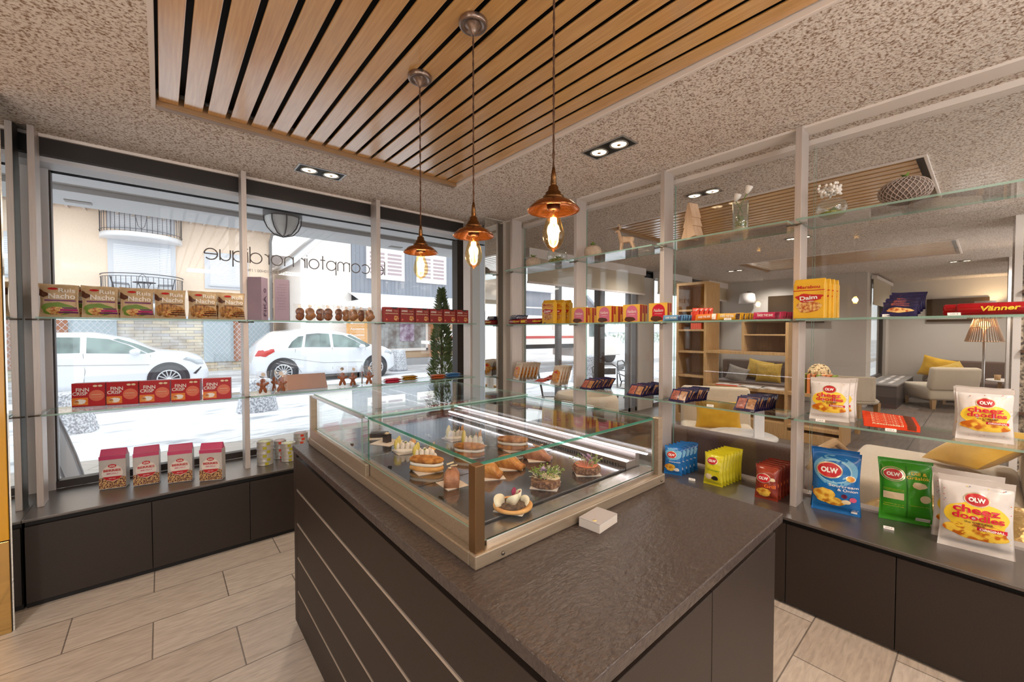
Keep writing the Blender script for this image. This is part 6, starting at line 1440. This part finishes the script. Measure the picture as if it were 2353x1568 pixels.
# price tags
def ptag(loc, rz, label, first=[None]):
    if first[0] is None:
        r = thing('price_tag', label, 'price tag', loc, rz, 'small white price tags'); MB().add([(-.019, -.006, 0), (.019, -.006, 0), (.019, .0, .012), (-.019, .0, .012), (.019, .007, 0), (-.019, .007, 0)], [(0, 1, 2, 3), (3, 2, 4, 5), (0, 3, 5), (1, 4, 2)], K('tag_white', (236, 232, 228))).build('card', r)
        o = MB().text('2,50 €', 0, .006, .024, m_blk, lambda x, z: -.006 + z * .5 - .0003, .0003, height=.005).build('lettering', r); first[0] = r; return r
    return dup(first[0], loc, rz, label)
for (u, v, z, x, l) in ((1590, 1104, CZ, None, 'white price tag between the small blue and yellow chips bags'), (2042, 1216, CZ, None, 'white price tag in front of the large green chips bag'), (1885, 960, LZ, 2.51, 'white price tag under the white bag near the post'), (2047, 977, LZ, 2.51, 'white price tag in front of the red chocolate bars'), (2192, 723, UZ, 2.505, 'white price tag in front of the long red rolls'), (2040, 726, UZ, 2.505, 'white price tag under the navy bag pile'), (1632, 925, LZ, 2.51, 'white price tag between the two right nut pack rows'), (1672, 740, UZ, 2.505, 'white price tag under the yellow bars')):
    p = az(u, v, z) if x is None else ax(u, v, x); ptag((p.x, p.y, z), R_ + .2, l)

# ---- decorations on the top shelf
m_cer = mat('matte_ceramic', (206, 190, 172), .85, rgb2=(190, 172, 154), nscale=50, bump=.3, bscale=60); m_leaf = mat('plant_green', (96, 124, 48), .7, rgb2=(130, 156, 70), nscale=20); m_moss = mat('moss', (150, 150, 30), .95, rgb2=(110, 120, 24), nscale=60, bump=1., bscale=60, bdist=.01); m_lw = mat('pale_lime_wood', (214, 186, 158), .6, rgb2=(200, 168, 138), nscale=6, stretch=(8, 8, 1))
def leaves(mb, c, n, L, seed, m=None, up=.8, wd=.22):
    rs = random.Random(seed)
    for i in range(n):
        a = rs.uniform(0, 2 * PI); d = Vector((math.cos(a), math.sin(a), rs.uniform(.2, up * 2))).normalized(); s_ = d.cross(Vector((0, 0, 1))).normalized() * L * wd; l = L * rs.uniform(.6, 1.1); c_ = Vector(c)
        mb.add([c_, c_ + d * l * .5 + s_, c_ + d * l + Vector((0, 0, -.1 * l)), c_ + d * l * .5 - s_], [(0, 1, 2, 3)], m or m_leaf)
def planter(x, y, label, s=1.):
    t = thing('round_planter', label, 'planter', (x, y, TZ), 0, 'round ceramic planters')
    MB().lathe([(0, 0), (.05 * s, 0), (.078 * s, .03 * s), (.088 * s, .065 * s), (.078 * s, .10 * s), (.045 * s, .125 * s), (.04 * s, .122 * s), (.06 * s, .09 * s)], m_cer, 36).build('pot', t)
    mb = MB(); leaves(mb, (0, 0, .12 * s), 14, .045, 3); mb.build('plant', t); return t
pf = planter(2.60, ax(1225, 600, 2.60).y, 'round beige planter with a tiny plant, farthest left on the top shelf', .8); pf.location.z = TZ
dup(pf, (2.60, ax(1362, 590, 2.60).y, TZ), .8, 'round beige planter with a tiny plant, left of the reindeer')
m_tg = glass('terrarium_glass', (.95, .98, .96), .12, .0, .04, (.9, .95, .95))
def terrarium(x, y, label, s=1., flower=False):
    t = thing('glass_terrarium', label, 'terrarium', (x, y, TZ), 0, 'round glass terrariums')
    MB().lathe([(0, .001), (.045 * s, .002), (.075 * s, .025 * s), (.088 * s, .065 * s), (.078 * s, .105 * s), (.05 * s, .13 * s), (.048 * s, .13 * s)], m_tg, 36).build('glass_bowl', t)
    MB().ball((0, 0, .03 * s), (.072 * s, .072 * s, .022 * s), m_moss, 20, 10, fn=lambda d: 1 + .1 * noise.noise(d * 5)).build('moss', t)
    mb = MB(); leaves(mb, (.01, 0, .045 * s), 22, .05 * s, 7); mb.build('plant', t)
    if flower:
        mb = MB(); rs = random.Random(9)
        for i in range(90):
            c = Vector((rs.uniform(-.05, .04), rs.uniform(-.03, .05), .135 + rs.uniform(-.012, .035))); mb.ball(c, .0075, m_wtxt, 6, 4)
        mb.build('blossom', t)
    return t
terrarium(2.60, ax(1280, 600, 2.60).y, 'round glass terrarium with moss, behind the nearest pendant bulb'); terrarium(2.61, ax(1911, 490, 2.61).y, 'round glass bowl with moss and white blossoms, right of the nearest post', .74, True)
# reindeer
dr = thing('reindeer_figure', 'small pale wooden reindeer figure on the top glass shelf', 'figurine', (2.60, ax(1440, 572, 2.60).y, TZ), .25)
def skinned(name, parent, pts, edges, rad, m, sub=1):
    me = bpy.data.meshes.new(name); me.from_pydata(pts, edges, []); me.materials.append(m); o = bpy.data.objects.new(name, me); C.objects.link(o); o.parent = parent
    sk = o.modifiers.new('Skin', 'SKIN'); sk.use_smooth_shade = True
    for i, v in enumerate(me.skin_vertices[0].data): v.radius = (rad[i], rad[i])
    me.skin_vertices[0].data[0].use_root = True
    sb = o.modifiers.new('Sub', 'SUBSURF'); sb.levels = sub; sb.render_levels = sub; return o
# nose towards +Y (left in the picture), body along Y
skinned('body', dr, [(0, 0, .095), (0, .035, .098), (0, -.035, .098), (0, .052, .118), (0, .058, .15), (0, .062, .168), (0, .09, .160), (.014, .040, .05), (.014, .044, .003), (-.014, .040, .05), (-.014, .044, .003), (.014, -.040, .06), (.014, -.052, .035), (.014, -.048, .003), (-.014, -.040, .06), (-.014, -.052, .035), (-.014, -.048, .003), (0, -.052, .112)],
        [(0, 1), (0, 2), (1, 3), (3, 4), (4, 5), (5, 6), (1, 7), (7, 8), (1, 9), (9, 10), (2, 11), (11, 12), (12, 13), (2, 14), (14, 15), (15, 16), (2, 17)], [.022, .022, .021, .016, .012, .013, .008, .009, .006, .009, .006, .011, .008, .006, .011, .008, .006, .007], m_lw)
mb = MB()
for s in (-1, 1): mb.tube([(s * .006, .055, .176), (s * .016, .05, .196), (s * .022, .052, .212)], .0038, m_lw, 6); mb.tube([(s * .016, .05, .196), (s * .017, .064, .206)], .003, m_lw, 6)
mb.build('antlers', dr)
# wooden tree: two saw-toothed layers
wt = thing('wooden_tree', 'pale wooden saw-toothed fir tree figure on the top glass shelf', 'figurine', (2.57, ax(1590, 548, 2.57).y, TZ), -.28)
tout = [(-.06, .015), (-.075, .02), (-.045, .085), (-.06, .085), (-.034, .14), (-.045, .14), (-.008, .235), (.008, .235), (.045, .14), (.034, .14), (.06, .085), (.045, .085), (.075, .02), (.02, .015), (.02, 0), (-.02, 0), (-.02, .015)]
MB().prism([(x * .72, z) for x, z in tout], -.042, .034, m_lw, Matrix.Rotation(-PI / 2, 4, 'Z') @ Matrix.Rotation(PI / 2, 4, 'X')).build('tree_panel', wt, bev=.001, recalc=True)
# glass vase with flowers
vz = thing('glass_vase', 'clear cylinder vase with moss and two white calla flowers on the top shelf', 'vase', (2.60, ax(1701, 530, 2.60).y, TZ))
MB().lathe([(0, .002), (.040, .002), (.042, .004), (.042, .185), (.040, .185), (.040, .01), (0, .01)], m_tg, 32).build('glass_cylinder', vz)
MB().lathe([(0, .011), (.038, .011), (.038, .035), (0, .035)], m_cream_p, 20).build('sand', vz); mb = MB(); mb.ball((0, 0, .055), (.034, .034, .022), m_moss, 16, 8); leaves(mb, (0, 0, .06), 26, .06, 2, up=2.5, wd=.12); mb.build('moss', vz)
for (dx_, dy_, top_) in ((0, -.035, .235), (.005, .028, .205)):
    MB().tube([(0, 0, .06), (dx_ * .3, dy_ * -.4, .12), (dx_, dy_ * .6, top_ - .03), (dx_, dy_, top_ - .01)], .0025, m_leaf, 6).build('stem', vz)
    MB().lathe([(0, -.012), (.008, -.008), (.016, .012), (.020, .030), (.015, .036), (.004, .030), (0, .026)], m_wtxt, 16, Matrix.Translation((dx_, dy_, top_)) @ Matrix.Rotation(.4, 4, 'X')).build('flower', vz)
# woven gourd
gv = thing('woven_vase', 'large oval woven grey vase with a sprig, nearest on the top shelf', 'vase', (2.60, ax(2078, 480, 2.60).y, TZ))
m_wov = mat('woven_cord', (170, 156, 148), .8)
MB().ball((0, 0, .068), (.07, .092, .060), mat('woven_inner', (110, 98, 92), .9), 30, 18).build('body', gv)
mb = MB()
for k in range(26):
    for s in (-1, 1):
        pts = []
        for i in range(15):
            t_ = .12 + (PI - .24) * i / 14; a = 2 * PI * k / 26 + s * 1.5 * i / 14; pts.append((.0715 * math.sin(t_) * math.cos(a), .0935 * math.sin(t_) * math.sin(a), .068 + .0615 * math.cos(t_)))
        mb.tube(pts, .0022, m_wov, 4)
mb.build('woven_shell', gv)
mb = MB(); leaves(mb, (0, 0, .126), 9, .035, 5); mb.build('sprig', gv)
# ================================================================ pastries and breads in the display case
TZc = .9318
m_cardw = K('pastry_card', (226, 216, 208), .6); m_sponge = mat('toasted_sponge', (200, 140, 76), .85, rgb2=(150, 92, 40), nscale=45, bump=.5, bscale=70, contrast=(.4, .6)); m_spongel = mat('light_sponge', (226, 176, 112), .85, rgb2=(206, 150, 86), nscale=50, bump=.4, bscale=80)
m_creamf = mat('whipped_cream', (246, 242, 234), .6, bump=.4, bscale=90); m_amber = mat('glazed_cake', (204, 146, 76), .45, rgb2=(166, 98, 40), nscale=40, coat=.2, bump=.9, bscale=90, bdist=.004); m_rosec = mat('rosy_cake', (186, 132, 104), .5, rgb2=(146, 94, 70), nscale=40, coat=.2, bump=.9, bscale=90, bdist=.004)
m_bread = mat('seeded_bread', (150, 112, 84), .9, rgb2=(92, 62, 48), nscale=110, bump=1., bscale=100, bdist=.004, contrast=(.4, .6)); m_salmon = mat('smoked_salmon', (216, 130, 96), .4, rgb2=(200, 104, 70), nscale=30)
m_lil = K('lilac_petal', (196, 172, 206), .5); m_petal = mat('white_petal', (240, 232, 206), .5, sub=.2); m_mage = K('magenta_petal', (150, 30, 70), .45); m_sprout = K('sprout_green', (120, 148, 60), .6); m_sprw = K('sprout_white', (222, 222, 190), .5)
m_cust = mat('yellow_custard', (224, 206, 110), .4); m_mer = mat('meringue', (238, 232, 226), .6, sub=.1); m_wafer = K('orange_wafer', (222, 160, 90), .4); m_choc = mat('dark_chocolate', (58, 48, 50), .3, rgb2=(40, 32, 34), nscale=50)
def item(name, label, cat, x, y, rz, card=.09, cardrot=0., cl=None, grp=None):
    t = thing(name, label, cat, (x, y, TZc), rz, grp)
    if card: MB().cbox((0, 0, .0008), (card, cl or card, .0014), m_cardw, Matrix.Rotation(cardrot, 4, 'Z')).build('card', t)
    return t
def wob(s, k=4., a=.06): return lambda d: 1 + a * noise.noise(d * k + Vector((s, s, s)))
def sandwich_cake(x, y, rz, label, s=1., dark=False):
    t = item('cream_sandwich_cake', label, 'cake', x, y, rz, .085, .8, grp='oval cream filled cakes')
    def slab(z0, h, rx, ry, m, name, seed, dome=0):
        mb = MB(); n = 36; prof = [(0, 0), (.86, 0), (.98, h * .22), (1, h * .5), (.97, h * .78), (.85, h), (.5, h + dome * .8), (0, h + dome)]
        vs = []; fs = []
        for j in range(n):
            a = 2 * PI * j / n; c, s_ = math.cos(a), math.sin(a); e = (abs(c) ** 2.6 + abs(s_) ** 2.6) ** (-1 / 2.6)
            for r_, z in prof: q = 1 + .03 * noise.noise(Vector((c * 2, s_ * 2, seed))); vs.append((rx * r_ * c * e * q, ry * r_ * s_ * e * q, z0 + z + .0015 * noise.noise(Vector((c * 3 * r_, s_ * 3 * r_, seed + 3)))))
        k = len(prof)
        for j in range(n):
            l = (j + 1) % n
            for i in range(k - 1): fs.append((j * k + i, l * k + i, l * k + i + 1, j * k + i + 1))
        mb.add(vs, fs, m, True); mb.build(name, t)
    ms = m_sponge if dark else m_spongel
    slab(.0015, .017 * s, .060 * s, .030 * s, ms, 'bottom_layer', 1); slab(.0180 * s, .012 * s, .0585 * s, .0285 * s, m_creamf, 'cream_filling', 2); slab(.0295 * s, .014 * s, .060 * s, .030 * s, m_sponge, 'top_layer', 3, .004)
    return t
sandwich_cake(.672, 1.225, -.95, 'oval toasted cake with thick white cream, front left in the case')
sandwich_cake(.872, 1.262, -.95, 'oval cream filled cake in the middle, behind the long glass edge', 1., True)
sandwich_cake(1.055, 1.225, -.95, 'oval brown cream filled cake near the light strips', 1.05, True)
def wedge(x, y, rz, label, m, L=.095, W=.036, H=.042, top=None):
    t = item('cake_slice', label, 'cake', x, y, rz, .08, .55, .07, grp='slices of glazed loaf cake')
    mb = MB(); n = 14; vs = []; fs = []
    for i in range(n + 1):
        u = i / n; x_ = L * (u - .5); h = H * (.55 + .45 * math.sin(PI * min(1, u * 1.15)) ** .8) * (1 - .38 * max(0, u - .62) / .38)
        for (yy, zz) in ((-W / 2, 0), (-W / 2, h * .7), (-W * .30, h), (0, h * 1.05), (W * .30, h * .98), (W / 2, h * .66), (W / 2, 0)): vs.append((x_ + .001 * noise.noise(Vector((u * 9, yy * 90, 1))), yy + .0012 * noise.noise(Vector((u * 9, zz * 90, 7))), .0016 + zz))
    for i in range(n):
        for k in range(6): a = i * 7 + k; fs.append((a, a + 1, a + 8, a + 7))
        fs.append((i * 7 + 6, i * 7, i * 7 + 7, i * 7 + 13))
    fs += [tuple(reversed(range(7))), tuple(range(n * 7, n * 7 + 7))]; mb.add(vs, fs, m, True); mb.build('slice', t, recalc=True)
    if top:
        mb = MB()
        for i in range(3): mb.cbox((0, 0, 0), (.022, .007, .003), top, Matrix.Translation((-.012 + .012 * i, (-1) ** i * .006, H + .005 + .003 * i)) @ Matrix.Rotation(.8 * i + .2, 4, 'Z') @ Matrix.Rotation(.25, 4, 'Y'))
        mb.build('topping', t)
    return t
wedge(.668, 1.06, .95, 'pinkish loaf cake slice with pale topping pieces, nearest the bronze corner post', m_rosec, .075, .045, .05, m_cream_p)
wedge(.80, 1.035, -1.0, 'small amber glazed cake slice just right of the bronze corner post', m_amber, .07, .042, .045)
wedge(.903, 1.062, -1.15, 'amber glazed cake slice in the middle row', m_amber, .10, .04, .042)
wedge(1.04, 1.065, -1.15, 'rose brown cake slice with a nut on top, beneath the front glass edge', m_rosec, .10, .04, .042, m_wafer)
def meringue(x, y, rz, label, s=1.):
    t = item('meringue_tartlet', label, 'cake', x, y, rz, .085 * s, .5, grp='meringue tartlets with yellow custard')
    MB().lathe([(0, .0016), (.036 * s, .0016), (.040 * s, .006), (.038 * s, .013), (0, .013)], m_mer, 28, Matrix.Scale(1.15, 4, (1, 0, 0))).build('base', t)
    mb = MB()
    for i in range(4): mb.ball(((-.028 + .019 * i) * s, -.014 * s, .024 * s), (.009 * s, .009 * s, .014 * s), m_mer, 12, 8)
    for i in range(3): mb.ball(((-.020 + .019 * i) * s, .014 * s, .023 * s), (.009 * s, .009 * s, .013 * s), m_mer, 12, 8)
    mb.build('meringue_drops', t)
    mb = MB()
    for i in range(3): mb.ball((-.034 * s + .004 * i, (-.016 + .014 * i) * s, (.030 + .004 * i) * s), (.008 * s, .008 * s, .020 * s), m_cust, 12, 8)
    mb.build('custard', t)
    mb = MB(); leaves(mb, (0, 0, .030 * s), 8, .014, 4, m_sprout); mb.add([(.025 * s, 0, .02), (.040 * s, .004, .03), (.036 * s, .002, .062 * s), (.026 * s, 0, .05)], [(0, 1, 2, 3)], m_wafer); mb.add([(.012 * s, .012, .02), (.026 * s, .014, .022), (.020 * s, .012, .050 * s)], [(0, 1, 2)], m_wafer); mb.build('garnish', t)
    return t
meringue(.718, 1.475, -.6, 'meringue tartlet with yellow custard, behind at left in the case')
meringue(.730, 1.345, -.6, 'meringue tartlet with yellow custard, right behind the oval toasted cake')
meringue(.965, 1.505, -.5, 'meringue tartlet with wafer, farthest back by the light strips')
meringue(.955, 1.365, -.4, 'large meringue tartlet with orange wafer in the middle of the case', 1.1)
t = item('chocolate_cube_cake', 'tiny dark cube cake on a card at the far left of the case', 'cake', .715, 1.64, .3, .10, .2)
MB().box((-.013, -.013, .0016), (.013, .013, .036), m_choc).build('cube', t, bev=.001); MB().ball((0, 0, .038), (.012, .010, .005), m_cream_p, 12, 6, fn=wob(2, 6, .3)).build('topping', t)
t = item('chocolate_slab', 'dark chocolate slab cake at the very back left of the case', 'cake', .725, 1.745, -.5, .09, 0); MB().box((-.04, -.018, .0016), (.04, .018, .022), m_choc).build('slab', t, bev=.004)
def openbread(x, y, rz, label, kind):
    t = item('open_sandwich', label, 'bread', x, y, rz, .082, .4)
    hexo = [(.048 * math.cos(PI / 4 * i + .2) * (1 + .05 * math.sin(i * 3)), .048 * math.sin(PI / 4 * i + .2)) for i in range(8)]
    b = MB().prism(hexo, .0016, .024, m_bread, smooth=False).build('bread_slice', t, bev=.005, seg=3, recalc=True)
    rs = random.Random(kind + 3); mb = MB(); mw = MB(); ml = MB()
    if kind: MB().prism([(x_ * .82, y_ * .82) for x_, y_ in hexo], .0242, .0285, m_salmon, smooth=True).build('salmon_slice', t, bev=.0015, recalc=True)
    else: MB().prism([(x_ * .5 + .008, y_ * .7 - .01) for x_, y_ in hexo], .0242, .029, m_cream_p, smooth=True).build('cheese_slice', t, bev=.0012, recalc=True)
    for i in range(120 if not kind else 60):
        a = rs.uniform(0, 2 * PI); r_ = .036 * math.sqrt(rs.random()); c = Vector((r_ * math.cos(a), r_ * math.sin(a), .026 + rs.uniform(0, .012))); d = Vector((math.cos(a) * rs.uniform(.2, 1), math.sin(a) * rs.uniform(.2, 1), rs.uniform(.1, 1.2))).normalized() * rs.uniform(.010, .024)
        (mw if i % 2 else mb).tube([c, c + d * .6 + Vector((0, 0, .002)), c + d], .0007, m_sprw if i % 2 else m_sprout, 4)
        if i % 2 == 0: mb.ball(c + d, (.0035, .0035, .0018), m_sprout, 6, 4)
    mb.build('green_sprouts', t); mw.build('white_shoots', t)
    if kind:
        for (cx, cyy, cz, ry) in ((-.012, -.008, .042, .9), (.010, .006, .050, .5), (-.002, .014, .058, .4), (.018, -.006, .046, .9)): ml.lathe([(0, 0), (.013, .0005), (.0135, .0012), (0, .0015)], m_lil, 20, Matrix.Translation((cx, cyy, cz)) @ Matrix.Rotation(ry, 4, 'Y') @ Matrix.Rotation(.6, 4, 'X'))
    else: leaves(ml, (-.004, .006, .042), 16, .018, 6, m_lil, 1.2, .4)
    ml.build('lilac_petals', t); return t
openbread(.880, .868, .2, 'seeded bread slice topped with green sprouts and lilac petals', 0)
openbread(1.066, .862, .5, 'seeded bread slice with salmon, radish slices and sprouts, by the light strips', 1)
t = item('cracker_tart', 'round crisp bread with dark filling, white curls and magenta petals, front of the case', 'tart', .700, .812, .2, .08, .3)
MB().lathe([(0, .0016), (.042, .0016), (.052, .004), (.053, .010), (.048, .013), (.040, .008), (0, .008)], m_spongel, 26).build('cracker', t)
MB().ball((0, 0, .010), (.038, .036, .011), mat('dark_filling', (110, 84, 60), .8, rgb2=(60, 44, 34), nscale=120, bump=.8, bscale=120), 24, 12, fn=wob(4, 6, .08)).build('filling', t)
def curl(M, R0, R1, hh, a0, a1, m, name):
    vs = []; n = 14
    for i in range(n + 1):
        a = a0 + (a1 - a0) * i / n; k = math.sin(PI * i / n) ** .5
        vs += [(R0 * math.cos(a), R0 * math.sin(a), 0), (R1 * math.cos(a) * 1.0, R1 * math.sin(a), hh * (.35 + .65 * k))]
    mb = MB(); mb.add(vs, [(2 * i, 2 * i + 2, 2 * i + 3, 2 * i + 1) for i in range(n)], m, True, M); o = mb.build(name, t); sd = o.modifiers.new('thick', 'SOLIDIFY'); sd.thickness = .0014; return o
for (x, y, rz, ti, r0, r1, hh, span) in ((-.012, -.012, -2.1, .15, .006, .019, .036, 3.2), (-.024, .010, 1.6, -.5, .004, .022, .026, 2.2), (.022, .002, -1.2, .2, .009, .014, .030, 4.6), (.012, -.018, -.3, .7, .005, .016, .022, 2.4)):
    curl(Matrix.Translation((x, y, .013)) @ Matrix.Rotation(rz, 4, 'Z') @ Matrix.Rotation(ti, 4, 'X'), r0, r1, hh, -span / 2, span / 2, m_petal, 'white_curl')
for (x, y, z, s_) in ((-.014, -.014, .052, .010), (.020, -.008, .036, .006)): MB().ball((x, y, z), (s_ * .9, s_ * .35, s_), m_mage, 12, 8, fn=wob(3, 3, .3)).build('magenta_petal', t)
# small handling hooks of the trays seen along the left edge
for y in (.99, 1.33, 1.70):
    MB().tube([(.588, y - .012, .933), (.590, y, .9345), (.588, y + .012, .933), (.596, y, .9335)], .002, m_black, 6).build('tray_hook', dc)
